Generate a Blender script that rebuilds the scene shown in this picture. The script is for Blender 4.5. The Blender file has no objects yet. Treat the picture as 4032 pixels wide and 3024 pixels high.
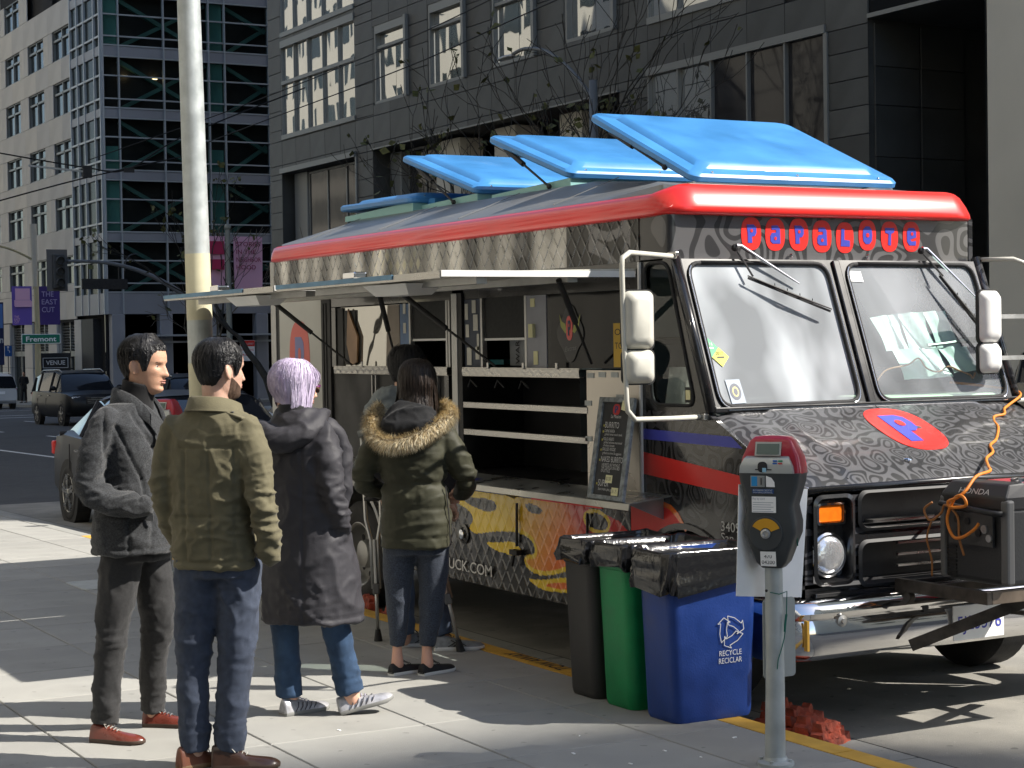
import bpy, bmesh, math, random
import numpy as np
from mathutils import Vector, Matrix, noise as mn
random.seed(7); np.random.seed(7)
SC = bpy.context.scene
COL = SC.collection
# ---------------------------------------------------------------- camera, sky, sun, exposure
cam_d = bpy.data.cameras.new('camera'); cam = bpy.data.objects.new('camera', cam_d); COL.objects.link(cam)
cam_d.sensor_width = 36; cam_d.lens = 64.286; cam_d.clip_start = 0.1; cam_d.clip_end = 1500
RGT = Vector((0.8737023, -0.48620454, -0.01579372)); UPV = Vector((0.02514767, 0.01271918, 0.99960283)); FWD = Vector((0.48581055, 0.87375247, -0.02333969))
cam.matrix_world = Matrix(((RGT.x, UPV.x, -FWD.x, 0), (RGT.y, UPV.y, -FWD.y, 0), (RGT.z, UPV.z, -FWD.z, 1.75), (0, 0, 0, 1)))
SC.camera = cam
SUN_D = Vector((0.78, -0.62, 0.92)).normalized()          # towards the sun
SUN_EL = math.asin(SUN_D.z)
world = bpy.data.worlds.new('World'); SC.world = world; world.use_nodes = True
wn = world.node_tree; bg = wn.nodes['Background']
sky = wn.nodes.new('ShaderNodeTexSky'); sky.sky_type = 'NISHITA'; sky.sun_disc = False
sky.sun_elevation = SUN_EL; sky.sun_rotation = math.atan2(SUN_D.x, SUN_D.y)
wn.links.new(sky.outputs[0], bg.inputs[0]); bg.inputs[1].default_value = 0.12
sun_d = bpy.data.lights.new('sun', 'SUN'); sun = bpy.data.objects.new('sun', sun_d); COL.objects.link(sun)
sun_d.energy = 5.0; sun_d.angle = math.radians(0.5); sun_d.color = (1.0, 0.94, 0.85)
sun.rotation_euler = SUN_D.to_track_quat('Z', 'Y').to_euler(); sun.location = (30, -20, 60)
SC.view_settings.view_transform = 'Standard'; SC.view_settings.look = 'None'
SC.view_settings.exposure = 0.95; SC.view_settings.gamma = 1; SC.view_settings.use_curve_mapping = False
# ---------------------------------------------------------------- helpers
ORG = {}
def tag(o, label=None, cat=None, group=None, kind=None):
    if label: o['label'] = label
    if cat: o['category'] = cat
    if group: o['group'] = group
    if kind: o['kind'] = kind
    return o
def thing(name, label, cat, loc=(0, 0, 0), group=None):
    o = bpy.data.objects.new(name, None); COL.objects.link(o); o.location = loc; o.empty_display_size = .1
    ORG[o.name] = Vector(loc); return tag(o, label, cat, group)
def V3(p): return Vector(p)
class MB:
    def __init__(s): s.v = []; s.f = []; s.m = []
    def add(s, vs, fs, mi=0):
        n = len(s.v); s.v.extend([tuple(p) for p in vs]); s.f.extend([tuple(i + n for i in f) for f in fs]); s.m.extend([mi] * len(fs)); return s
    def box(s, x0, x1, y0, y1, z0, z1, mi=0):
        return s.add([(x0, y0, z0), (x1, y0, z0), (x1, y1, z0), (x0, y1, z0), (x0, y0, z1), (x1, y0, z1), (x1, y1, z1), (x0, y1, z1)],
                     [(3, 2, 1, 0), (4, 5, 6, 7), (0, 1, 5, 4), (1, 2, 6, 5), (2, 3, 7, 6), (3, 0, 4, 7)], mi)
    def obox(s, c, ax, ay, az, mi=0):
        c, ax, ay, az = V3(c), V3(ax), V3(ay), V3(az)
        vs = [c + ax * i + ay * j + az * k for k in (-1, 1) for i, j in ((-1, -1), (1, -1), (1, 1), (-1, 1))]
        return s.add(vs, [(3, 2, 1, 0), (4, 5, 6, 7), (0, 1, 5, 4), (1, 2, 6, 5), (2, 3, 7, 6), (3, 0, 4, 7)], mi)
    def bar(s, p0, p1, w, h=None, up=(0, 0, 1), mi=0):
        p0, p1 = V3(p0), V3(p1); h = h or w; d = (p1 - p0); L = d.length; d.normalize()
        u = V3(up); a = d.cross(u)
        if a.length < 1e-4: a = d.cross(Vector((1, 0, 0)))
        a.normalize(); b = a.cross(d)
        return s.obox((p0 + p1) / 2, a * w / 2, d * L / 2, b * h / 2, mi)
    def quad(s, a, b, c, d, mi=0): return s.add([a, b, c, d], [(0, 1, 2, 3)], mi)
    def rings(s, rs, caps=True, mi=0, closed=True):
        n = len(rs[0]); base = len(s.v)
        for r in rs: s.v.extend([tuple(p) for p in r])
        cnt = 0; m = n if closed else n - 1
        for i in range(len(rs) - 1):
            for j in range(m):
                a = base + i * n + j; b = base + i * n + (j + 1) % n
                s.f.append((a, b, b + n, a + n)); cnt += 1
        if caps:
            s.f.append(tuple(base + j for j in range(n))[::-1]); s.f.append(tuple(base + (len(rs) - 1) * n + j for j in range(n))); cnt += 2
        s.m.extend([mi] * cnt); return s
    def cyl(s, p0, p1, r0, r1=None, n=16, mi=0, caps=True):
        p0, p1 = V3(p0), V3(p1); r1 = r0 if r1 is None else r1
        return s.tube([p0, p1], [r0, r1], n, mi, caps)
    def tube(s, pts, rad, n=8, mi=0, caps=True):
        pts = [V3(p) for p in pts]
        if not hasattr(rad, '__len__'): rad = [rad] * len(pts)
        rs = []; prev = None
        for i, p in enumerate(pts):
            d = (pts[min(i + 1, len(pts) - 1)] - pts[max(i - 1, 0)])
            d = d.normalized() if d.length > 1e-9 else Vector((0, 0, 1))
            if prev is None:
                a = d.cross(Vector((0, 0, 1)))
                if a.length < 1e-3: a = d.cross(Vector((0, 1, 0)))
            else:
                a = prev - d * prev.dot(d)
            a.normalize(); prev = a; b = d.cross(a); r = rad[i]
            rs.append([p + (a * math.cos(2 * math.pi * k / n) + b * math.sin(2 * math.pi * k / n)) * r for k in range(n)])
        return s.rings(rs, caps, mi)
    def prism(s, poly, f, t0, t1, mi=0):
        n = len(poly); vs = [f(a, b, t0) for a, b in poly] + [f(a, b, t1) for a, b in poly]
        fs = [tuple(range(n))[::-1], tuple(range(n, 2 * n))] + [(i, (i + 1) % n, n + (i + 1) % n, n + i) for i in range(n)]
        return s.add(vs, fs, mi)
    def lathe(s, prof, c, ax=(0, 0, 1), n=24, mi=0):
        ax = V3(ax).normalized(); a = ax.cross(Vector((0, 0, 1)))
        if a.length < 1e-3: a = Vector((1, 0, 0))
        a.normalize(); b = ax.cross(a); c = V3(c)
        return s.rings([[c + ax * h + (a * math.cos(2 * math.pi * k / n) + b * math.sin(2 * math.pi * k / n)) * max(r, 1e-4) for k in range(n)] for r, h in prof], True, mi)
    def grid(s, fn, nu, nv, mi=0):
        vs = [fn(i / nu, j / nv) for j in range(nv + 1) for i in range(nu + 1)]
        fs = [(j * (nu + 1) + i, j * (nu + 1) + i + 1, (j + 1) * (nu + 1) + i + 1, (j + 1) * (nu + 1) + i) for j in range(nv) for i in range(nu)]
        return s.add(vs, fs, mi)
    def ball(s, c, rx, ry=None, rz=None, n=16, m=10, mi=0, ax=None):
        ry = ry or rx; rz = rz or rx; c = V3(c); A = ax or (Vector((1, 0, 0)), Vector((0, 1, 0)), Vector((0, 0, 1)))
        rs = []
        for i in range(m + 1):
            t = math.pi * (i / m); q = max(math.sin(t), 1e-3)
            rs.append([c + A[0] * rx * q * math.cos(2 * math.pi * k / n) + A[1] * ry * q * math.sin(2 * math.pi * k / n) - A[2] * rz * math.cos(t) for k in range(n)])
        return s.rings(rs, True, mi)
    def build(s, name, mat, parent=None, smooth=False, bevel=0, org=None, seg=2, keepfix=False):
        me = bpy.data.meshes.new(name); o = bpy.data.objects.new(name, me)
        if parent is not None: og = ORG[parent.name]
        elif org is not None: og = Vector(org)
        else: og = Vector((0, 0, 0))
        vs = np.array(s.v, dtype=float).reshape(-1, 3) - np.array(og)
        me.from_pydata(vs.tolist(), [], s.f)
        for m_ in (mat if isinstance(mat, (list, tuple)) else [mat]): me.materials.append(m_)
        if any(s.m): me.polygons.foreach_set('material_index', s.m)
        me.update()
        if not keepfix:
            bm = bmesh.new(); bm.from_mesh(me); bmesh.ops.recalc_face_normals(bm, faces=bm.faces); bm.to_mesh(me); bm.free()
        if smooth:
            me.polygons.foreach_set('use_smooth', [True] * len(me.polygons))
            if smooth is not True: me.set_sharp_from_angle(angle=math.radians(smooth))
        COL.objects.link(o)
        if parent is not None: o.parent = parent; ORG[o.name] = og
        else: o.location = og; ORG[o.name] = og
        if bevel:
            b = o.modifiers.new('bevel', 'BEVEL'); b.width = bevel; b.segments = seg; b.limit_method = 'ANGLE'; b.angle_limit = math.radians(35)
        return o
def single(mb, name, mat, label, cat, group=None, org=(0, 0, 0), **k):
    o = mb.build(name, mat, None, org=org, **k); return tag(o, label, cat, group)
def struct(mb, name, mat, **k):
    o = mb.build(name, mat, None, **k); o['kind'] = 'structure'; return o
def copy_tree(o, dloc=(0, 0, 0), label=None, parent=None, rotz=None):
    c = o.copy(); COL.objects.link(c)
    ORG[c.name] = ORG[o.name] + Vector(dloc)
    if parent is not None: c.parent = parent
    else:
        c.location = Vector(o.location) + Vector(dloc)
        if rotz is not None: c.rotation_euler = (0, 0, rotz)
    if label: c['label'] = label
    for ch in list(o.children): copy_tree(ch, dloc, None, c)
    return c
_TX = {}
def text_geo(txt, size=1.0, bold=0.0, width=1.0, italic=0.0):
    k = (txt, bold)
    if k not in _TX:
        cu = bpy.data.curves.new('t', 'FONT'); cu.body = txt; cu.size = 1; cu.offset = bold; cu.resolution_u = 3; cu.align_x = 'LEFT'
        ob = bpy.data.objects.new('t', cu); me = bpy.data.meshes.new_from_object(ob)
        vs = np.array([v.co[:] for v in me.vertices]).reshape(-1, 3); fs = [tuple(p.vertices) for p in me.polygons]
        bpy.data.objects.remove(ob); bpy.data.curves.remove(cu); bpy.data.meshes.remove(me); _TX[k] = (vs, fs)
    vs, fs = _TX[k]; vs = vs.copy() * size; vs[:, 0] = vs[:, 0] * width + vs[:, 1] * italic
    return vs, fs
def put_text(mb, txt, org, u, v, size, bold=0.0, width=1.0, center=False, fit=None, mi=0, italic=0.0):
    vs, fs = text_geo(txt, size, bold, width, italic); u, v = V3(u), V3(v); org = V3(org)
    if fit: vs[:, 0] *= fit / max(vs[:, 0].max() - vs[:, 0].min(), 1e-6); 
    x0 = (vs[:, 0].max() + vs[:, 0].min()) / 2 if center else vs[:, 0].min()
    mb.add([org + u * (p[0] - x0) + v * p[1] for p in vs], fs, mi); return mb
def rrect(w, h, r, n=5, cx=0, cy=0):
    out = []
    for qx, qy, a0 in ((1, 1, 0), (-1, 1, 90), (-1, -1, 180), (1, -1, 270)):
        for i in range(n + 1):
            a = math.radians(a0 + 90 * i / n); out.append((cx + qx * (w / 2 - r) + r * math.cos(a), cy + qy * (h / 2 - r) + r * math.sin(a)))
    return out
# ---------------------------------------------------------------- materials
def mat(name, col=(.5, .5, .5), rough=.6, metal=0, var=0, vscale=5, bump=0, bscale=40, col2=None, spec=.5, coat=0, trans=0, ior=1.45, alpha=1, stretch=None, emit=0, detail=4, sheen=0, attr=None, rvar=0, coords='Object', sub=0):
    m = bpy.data.materials.new(name); m.use_nodes = True; nt = m.node_tree; b = nt.nodes['Principled BSDF']; L = nt.links.new
    b.inputs['Base Color'].default_value = (*col, 1); b.inputs['Roughness'].default_value = rough; b.inputs['Metallic'].default_value = metal
    b.inputs['Specular IOR Level'].default_value = spec; b.inputs['Coat Weight'].default_value = coat; b.inputs['Coat Roughness'].default_value = .05
    b.inputs['Transmission Weight'].default_value = trans; b.inputs['IOR'].default_value = ior; b.inputs['Alpha'].default_value = alpha
    b.inputs['Sheen Weight'].default_value = sheen
    if sub: b.inputs['Subsurface Weight'].default_value = sub; b.inputs['Subsurface Radius'].default_value = (.012, .005, .003); b.inputs['Subsurface Scale'].default_value = .6
    if emit: b.inputs['Emission Color'].default_value = (*col, 1); b.inputs['Emission Strength'].default_value = emit
    src = None
    if var or bump or rvar:
        tc = nt.nodes.new('ShaderNodeTexCoord'); mp = nt.nodes.new('ShaderNodeMapping'); L(tc.outputs[coords], mp.inputs[0])
        if stretch: mp.inputs['Scale'].default_value = stretch
    if attr:
        at = nt.nodes.new('ShaderNodeAttribute'); at.attribute_name = attr; src = at.outputs['Color']; L(src, b.inputs['Base Color'])
    if var:
        nz = nt.nodes.new('ShaderNodeTexNoise'); nz.inputs['Scale'].default_value = vscale; nz.inputs['Detail'].default_value = detail; L(mp.outputs[0], nz.inputs[0])
        mr = nt.nodes.new('ShaderNodeMapRange'); mr.inputs[1].default_value = .3; mr.inputs[2].default_value = .7; L(nz.outputs[0], mr.inputs[0])
        mx = nt.nodes.new('ShaderNodeMix'); mx.data_type = 'RGBA'; L(mr.outputs[0], mx.inputs[0])
        c2 = col2 or tuple(min(1, c * (1 + var)) for c in col); c1 = col if col2 else tuple(c * (1 - var) for c in col)
        if src is not None:
            mx.blend_type = 'MULTIPLY'; mx.inputs[0].default_value = 1
            mr2 = nt.nodes.new('ShaderNodeMapRange'); mr2.inputs[1].default_value = .3; mr2.inputs[2].default_value = .7; mr2.inputs[3].default_value = 1 - var; mr2.inputs[4].default_value = 1 + var
            nt.links.remove(mx.inputs[0].links[0]); L(nz.outputs[0], mr2.inputs[0]); L(src, mx.inputs[6]); L(mr2.outputs[0], mx.inputs[7])
        else:
            mx.inputs[6].default_value = (*c1, 1); mx.inputs[7].default_value = (*c2, 1)
        L(mx.outputs[2], b.inputs['Base Color'])
        if rvar:
            m3 = nt.nodes.new('ShaderNodeMapRange'); m3.inputs[3].default_value = max(.02, rough - rvar); m3.inputs[4].default_value = min(1, rough + rvar); L(mr.outputs[0], m3.inputs[0]); L(m3.outputs[0], b.inputs['Roughness'])
    if bump:
        n2 = nt.nodes.new('ShaderNodeTexNoise'); n2.inputs['Scale'].default_value = bscale; n2.inputs['Detail'].default_value = 5; L(mp.outputs[0], n2.inputs[0])
        bp = nt.nodes.new('ShaderNodeBump'); bp.inputs['Strength'].default_value = 1; bp.inputs['Distance'].default_value = bump; L(n2.outputs[0], bp.inputs['Height']); L(bp.outputs[0], b.inputs['Normal'])
    return m
def wrap_mat(name, period=.06, c0=(.012, .012, .013), c1=(.05, .05, .054), rough=.24, plane='yz', coat=.5, seed=1, warp=.5):
    """tribal maze print: many sine waves of one length in random directions, summed and cut off"""
    m = mat(name, c0, rough, coat=coat); nt = m.node_tree; L = nt.links.new; b = nt.nodes['Principled BSDF']; rnd = random.Random(seed)
    tc = nt.nodes.new('ShaderNodeTexCoord'); nz = nt.nodes.new('ShaderNodeTexNoise'); nz.inputs['Scale'].default_value = .45 / period; nz.inputs['Detail'].default_value = 0
    va = nt.nodes.new('ShaderNodeVectorMath'); va.operation = 'SCALE'; va.inputs[3].default_value = period * warp * 2; L(tc.outputs['Object'], nz.inputs[0]); L(nz.outputs['Color'], va.inputs[0])
    ad = nt.nodes.new('ShaderNodeVectorMath'); L(tc.outputs['Object'], ad.inputs[0]); L(va.outputs[0], ad.inputs[1]); acc = None; N = 9
    for i in range(N):
        t = math.pi * (i + rnd.uniform(-.3, .3)) / N; k = 2 * math.pi / (3.6 * period) * rnd.uniform(.85, 1.15); u, v = math.cos(t) * k, math.sin(t) * k; vec = {'yz': (0, u, v), 'xz': (u, 0, v), 'xy': (u, v, 0)}[plane]
        d = nt.nodes.new('ShaderNodeVectorMath'); d.operation = 'DOT_PRODUCT'; d.inputs[1].default_value = vec; L(ad.outputs[0], d.inputs[0])
        p = nt.nodes.new('ShaderNodeMath'); p.operation = 'ADD'; p.inputs[1].default_value = rnd.uniform(0, 6.28); L(d.outputs['Value'], p.inputs[0]); q = nt.nodes.new('ShaderNodeMath'); q.operation = 'SINE'; L(p.outputs[0], q.inputs[0])
        if acc is None: acc = q
        else: w_ = nt.nodes.new('ShaderNodeMath'); w_.operation = 'ADD'; L(acc.outputs[0], w_.inputs[0]); L(q.outputs[0], w_.inputs[1]); acc = w_
    sc_ = nt.nodes.new('ShaderNodeMath'); sc_.operation = 'MULTIPLY'; sc_.inputs[1].default_value = .36; L(acc.outputs[0], sc_.inputs[0]); pp = nt.nodes.new('ShaderNodeMath'); pp.operation = 'PINGPONG'; pp.inputs[1].default_value = .5; L(sc_.outputs[0], pp.inputs[0]); r = nt.nodes.new('ShaderNodeMapRange'); r.inputs[1].default_value = .235; r.inputs[2].default_value = .265; L(pp.outputs[0], r.inputs[0])
    mx = nt.nodes.new('ShaderNodeMix'); mx.data_type = 'RGBA'; mx.inputs[6].default_value = (*c0, 1); mx.inputs[7].default_value = (*c1, 1); L(r.outputs[0], mx.inputs[0]); L(mx.outputs[2], b.inputs['Base Color'])
    return m
M = {}
M['black'] = mat('black_paint', (.012, .012, .013), .25, coat=.5, rvar=.08, var=.2, vscale=3)
M['matte_black'] = mat('matte_black', (.018, .018, .019), .6, var=.3, vscale=12)
M['rubber'] = mat('rubber', (.018, .018, .019), .75, var=.25, vscale=20, bump=.002, bscale=90)
M['steel'] = mat('brushed_steel', (.42, .41, .39), .3, 1, var=.12, vscale=4, stretch=(1, 1, 12), rvar=.12, bump=.0006, bscale=12)
M['dullmetal'] = mat('dull_aluminium', (.42, .42, .41), .45, .9, var=.2, vscale=6, rvar=.12, bump=.001, bscale=8)
M['galv'] = mat('galvanised_steel', (.40, .43, .43), .5, .35, var=.16, vscale=9, bump=.0015, bscale=30, rvar=.1)
M['chrome'] = mat('chrome', (.75, .75, .76), .07, 1, bump=.0004, bscale=6)
M['red'] = mat('red_paint', (.66, .022, .018), .30, coat=.5, var=.08, vscale=2)
M['redflat'] = mat('red_vinyl', (.68, .03, .025), .3, var=.05, vscale=4)
M['bluevinyl'] = mat('blue_vinyl', (.06, .07, .42), .3, var=.05, vscale=4)
M['lid'] = mat('blue_fibreglass', (.050, .215, .50), .38, coat=.15, var=.12, vscale=3, rvar=.08)
M['roofgrey'] = mat('roof_skin', (.22, .22, .21), .38, .5, var=.15, vscale=3, rvar=.1, bump=.003, bscale=3)
M['white'] = mat('white_paint', (.72, .72, .70), .4, var=.06, vscale=6)
M['cream'] = mat('cream_paint', (.50, .49, .43), .42, var=.12, vscale=8)
M['paper'] = mat('paper', (.86, .86, .85), .7, var=.04, vscale=8)
M['yellowpaper'] = mat('yellow_paper', (.75, .72, .42), .7)
M['ink'] = mat('printed_ink', (.02, .02, .025), .6)
M['whiteink'] = mat('white_lettering', (.62, .62, .62), .5)
M['orange'] = mat('orange_lens', (.75, .16, .01), .15, coat=.7, var=.15, vscale=30)
M['lampglass'] = mat('lamp_glass', (.75, .76, .78), .08, .75, bump=.004, bscale=45, coat=.8)
M['glass'] = mat('window_glass', (.02, .024, .026), .03, 0, spec=.9, alpha=.35)
def glass_sheet(name, tint=(.85, .93, .9), ior=1.5, rough=0.0, painted_sky=0.0):
    m = bpy.data.materials.new(name); m.use_nodes = True; nt = m.node_tree; nt.nodes.clear(); L = nt.links.new
    o = nt.nodes.new('ShaderNodeOutputMaterial'); g = nt.nodes.new('ShaderNodeBsdfGlossy'); g.inputs['Roughness'].default_value = rough
    t = nt.nodes.new('ShaderNodeBsdfTransparent'); t.inputs[0].default_value = (*tint, 1); f = nt.nodes.new('ShaderNodeFresnel'); ge = nt.nodes.new('ShaderNodeNewGeometry'); mr_ = nt.nodes.new('ShaderNodeMapRange'); mr_.inputs[3].default_value = ior; mr_.inputs[4].default_value = 1 / ior; L(ge.outputs['Backfacing'], mr_.inputs[0]); L(mr_.outputs[0], f.inputs[0])
    mx = nt.nodes.new('ShaderNodeMixShader'); L(f.outputs[0], mx.inputs[0]); L(t.outputs[0], mx.inputs[1]); L(g.outputs[0], mx.inputs[2]); out = mx
    if painted_sky:  # mottled pale diffuse layer paints in the cloudy sky reflection
        d = nt.nodes.new('ShaderNodeBsdfDiffuse'); d.inputs[0].default_value = (.78, .83, .88, 1); m2 = nt.nodes.new('ShaderNodeMixShader')
        tc = nt.nodes.new('ShaderNodeTexCoord'); mp = nt.nodes.new('ShaderNodeMapping'); mp.inputs['Scale'].default_value = (1.5, 1, .7); mp.inputs['Rotation'].default_value = (0, .5, 0)
        nz = nt.nodes.new('ShaderNodeTexNoise'); nz.inputs['Scale'].default_value = 1.5; nz.inputs['Detail'].default_value = 2.5; nz.inputs['Distortion'].default_value = .4
        r = nt.nodes.new('ShaderNodeMapRange'); r.inputs[1].default_value = .38; r.inputs[2].default_value = .72; r.inputs[3].default_value = painted_sky * .35; r.inputs[4].default_value = painted_sky
        L(tc.outputs['Object'], mp.inputs[0]); L(mp.outputs[0], nz.inputs[0]); L(nz.outputs[0], r.inputs[0]); L(r.outputs[0], m2.inputs[0]); L(mx.outputs[0], m2.inputs[1]); L(d.outputs[0], m2.inputs[2]); out = m2
    L(out.outputs[0], o.inputs[0]); return m
M['windscreen'] = glass_sheet('sky_painted_windscreen_glass', (.72, .80, .78), 1.5, 0.02, .68)
M['windscreen2'] = glass_sheet('windscreen_glass', (.76, .92, .88), 1.5, 0.01, .34)
M['sheetglass'] = glass_sheet('side_window_glass', (.8, .86, .84), 1.5)
M['wrap'] = wrap_mat('maze_wrap', .055)
M['wraphood'] = wrap_mat('maze_wrap_bonnet', .040, (.022, .022, .023), (.082, .082, .087), .34, 'xy', .3, 4)
M['wrapbrow'] = wrap_mat('maze_wrap_large', .085, (.026, .025, .026), (.095, .093, .095), .36, 'xz', .3, 7, .8)
# ---------------------------------------------------------------- ground
XK = 4.86
def road_z(y): return -.13 if y < 14 else -.13 - .0145 * (y - 14)
def walk_z(y): return 0 if y < 14 else -.0145 * (y - 14)
def ground_mat(name, base, dark, light, crack=0):
    m = mat(name, base, .85); nt = m.node_tree; L = nt.links.new; b = nt.nodes['Principled BSDF']
    tc = nt.nodes.new('ShaderNodeTexCoord')
    def nz(sc, d=6):
        n = nt.nodes.new('ShaderNodeTexNoise'); n.inputs['Scale'].default_value = sc; n.inputs['Detail'].default_value = d; L(tc.outputs['Object'], n.inputs[0]); return n
    a = nz(.5, 4); c = nz(3, 8); g = nz(260, 2); sp = nz(34, 2)
    def mr(n, lo, hi, o0=0, o1=1):
        r = nt.nodes.new('ShaderNodeMapRange'); r.inputs[1].default_value = lo; r.inputs[2].default_value = hi; r.inputs[3].default_value = o0; r.inputs[4].default_value = o1; L(n.outputs[0], r.inputs[0]); return r
    def mix(f, x, y, mode='MIX'):
        k = nt.nodes.new('ShaderNodeMix'); k.data_type = 'RGBA'; k.blend_type = mode
        if hasattr(f, 'outputs'): L(f.outputs[0], k.inputs[0])
        else: k.inputs[0].default_value = f
        for i, q in ((6, x), (7, y)):
            if isinstance(q, tuple): k.inputs[i].default_value = (*q, 1)
            else: L(q, k.inputs[i])
        return k.outputs[2]
    r = mix(mr(a, .35, .65), dark, base); r = mix(mr(c, .45, .8, 0, .55), r, light); 
    r = mix(mr(g, .35, .65, 0, .35), r, dark); r = mix(mr(sp, .70, .74, 0, .6), r, light if crack else dark); st_ = nz(1.7, 3); r = mix(mr(st_, .56, .70, 0, .45), r, tuple(k * .72 for k in dark)); gu = nz(15, 0); r = mix(mr(gu, .785, .80, 0, .6), r, tuple(k * .5 for k in dark))
    L(r, b.inputs['Base Color'])
    bp = nt.nodes.new('ShaderNodeBump'); bp.inputs['Distance'].default_value = .003; L(g.outputs[0], bp.inputs['Height']); L(bp.outputs[0], b.inputs['Normal'])
    return m
M['asphalt'] = ground_mat('asphalt', (.058, .058, .058), (.045, .045, .046), (.085, .082, .078))
M['concrete'] = ground_mat('pavement_concrete', (.30, .30, .275), (.24, .24, .225), (.36, .355, .32))
M['gutter'] = ground_mat('parking_lane_concrete', (.26, .25, .22), (.18, .175, .16), (.40, .38, .33), 1)
M['yellow'] = mat('yellow_kerb_paint', (.58, .33, .045), .65, var=.12, vscale=9, bump=.002, bscale=60)
M['roadwhite'] = mat('road_marking_white', (.62, .62, .6), .7, var=.15, vscale=7)
g = MB()
ys = [-90, -40, 0, 14, 40, 80, 120, 300]
for a, b_ in zip(ys[:-1], ys[1:]):
    g.quad((XK + .15, a, road_z(a)), (700, a, road_z(a)), (700, b_, road_z(b_)), (XK + .15, b_, road_z(b_)))
    if b_ > 80: g.quad((-500, a, road_z(a)), (XK + .15, a, road_z(a)), (XK + .15, b_, road_z(b_)), (-500, b_, road_z(b_)))
struct(g, 'road', M['asphalt'])
g = MB(); g.box(-3.5, XK - .001, -90, 80, -1.6, -.03)   # bed under the slabs, far end slopes with the street
g2 = MB()
for a, b_ in ((-90, 14), (14, 80)):
    g2.quad((-3.5, a, walk_z(a) - .012), (XK, a, walk_z(a) - .012), (XK, b_, walk_z(b_) - .012), (-3.5, b_, walk_z(b_) - .012))
walk = struct(g2, 'sidewalk', mat('joint_grit', (.07, .07, .065), .9))
# slabs one by one
def slab_mesh(w, d, t=.05, r=.004):
    mb = MB(); mb.rings([[(-w/2, -d/2, -t), (w/2, -d/2, -t), (w/2, d/2, -t), (-w/2, d/2, -t)], [(-w/2, -d/2, -r), (w/2, -d/2, -r), (w/2, d/2, -r), (-w/2, d/2, -r)],
              [(-w/2 + r, -d/2 + r, 0), (w/2 - r, -d/2 + r, 0), (w/2 - r, d/2 - r, 0), (-w/2 + r, d/2 - r, 0)]])
    me = bpy.data.meshes.new('paving_slab'); me.from_pydata(mb.v, [], mb.f); return me
xj = [-3.5, -2.4, -1.64, -.88, -.12, .64, 1.4, 2.155, 2.93, 3.685, 4.43, XK]
SL = {}
smats = [ground_mat('slab_concrete_%d' % i, tuple(c * k for c in (.33, .325, .30)), tuple(c * k for c in (.27, .268, .25)), tuple(c * k for c in (.38, .375, .345))) for i, k in enumerate((.96, 1.0, 1.05))]
for i in range(len(xj) - 1):
    for j in range(-1, 24):
        y0 = 5.1 + .8 * j
        if xj[i + 1] < 0 : continue
        w = xj[i + 1] - xj[i] - .007; d = .8 - .007; k = (round(w, 3), random.randrange(3))
        if k not in SL: SL[k] = slab_mesh(w, d); SL[k].materials.append(smats[k[1]])
        o = bpy.data.objects.new('paving_slab', SL[k]); COL.objects.link(o); o.parent = walk
        yc = y0 + .4; tilt = -.0145 if yc > 14 else 0
        o.location = ((xj[i] + xj[i + 1]) / 2, yc, walk_z(yc) + random.uniform(-.0012, .0012)); o.rotation_euler = (tilt, 0, 0)
g = MB()
for a, b_ in ((-90, 4.3), (24.3, 80)): g.quad((-3.5, a, walk_z(a)), (XK, a, walk_z(a)), (XK, b_, walk_z(b_)), (-3.5, b_, walk_z(b_)))
g.quad((-3.5, 4.3, walk_z(4.3)), (-.12, 4.3, 0), (-.12, 24.3, walk_z(24.3)), (-3.5, 24.3, walk_z(24.3)))
o = g.build('plain_concrete', smats[1], walk)
# painted kerb, cast in lengths
kerb = tag(bpy.data.objects.new('kerb', None), kind='structure'); COL.objects.link(kerb); ORG['kerb'] = Vector((0, 0, 0))
edges = [-30, 2.0, 4.4, 6.03, 7.65, 9.25, 10.9, 12.5, 14.1, 15.7, 17.3]
def kerb_len(a, b_, m):
    mb = MB(); zt = (walk_z(a), walk_z(b_)); rs = []
    for y, z in ((a + .004, zt[0]), (b_ - .004, zt[1])):
        rs.append([(XK + .003, y, z - .2), (XK + .003, y, z), (XK + .125, y, z), (XK + .147, y, z - .008), (XK + .155, y, z - .03), (XK + .165, y, z - .2)])
    mb.rings(rs); return mb.build('kerb_stone', m, kerb, smooth=30)
for a, b_ in zip(edges[:-1], edges[1:]): kerb_len(a, b_, M['yellow'])
for a, b_ in ((17.3, 18.9), (18.9, 20.5), (20.5, 22.1), (22.1, 23.7), (23.7, 40), (40, 76)): kerb_len(a, b_, M['concrete'])
mb = MB(); put_text(mb, 'TOW AWAY', (XK + .12, 8.33, .0035), (0, 1, 0), (-1, 0, 0), .125, .008, fit=.62)
o = mb.build('stencil_lettering', M['ink'], kerb)
g = MB()
for a, b_ in ((-40, 2), (2, 6.2), (6.2, 9.3), (9.3, 12.4), (12.4, 14)): g.box(XK + .158, XK + .62, a + .006, b_ - .006, -.2, -.126)
for i, (a, b_) in enumerate(((14, 17), (17, 20), (20, 24))): 
    g.add([(XK + .158, a, road_z(a) + .004), (XK + .62, a, road_z(a) + .004), (XK + .62, b_ - .01, road_z(b_) + .004), (XK + .158, b_ - .01, road_z(b_) + .004)], [(0, 1, 2, 3)])
struct(g, 'gutter', M['concrete'])
g = MB(); 
for a, b_ in ((-40, 14), (14, 24)): g.quad((XK + .63, a, road_z(a) + .004), (8.0, a, road_z(a) + .004), (8.0, b_, road_z(b_) + .004), (XK + .63, b_, road_z(b_) + .004))
struct(g, 'parking_lane', M['gutter'])
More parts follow.
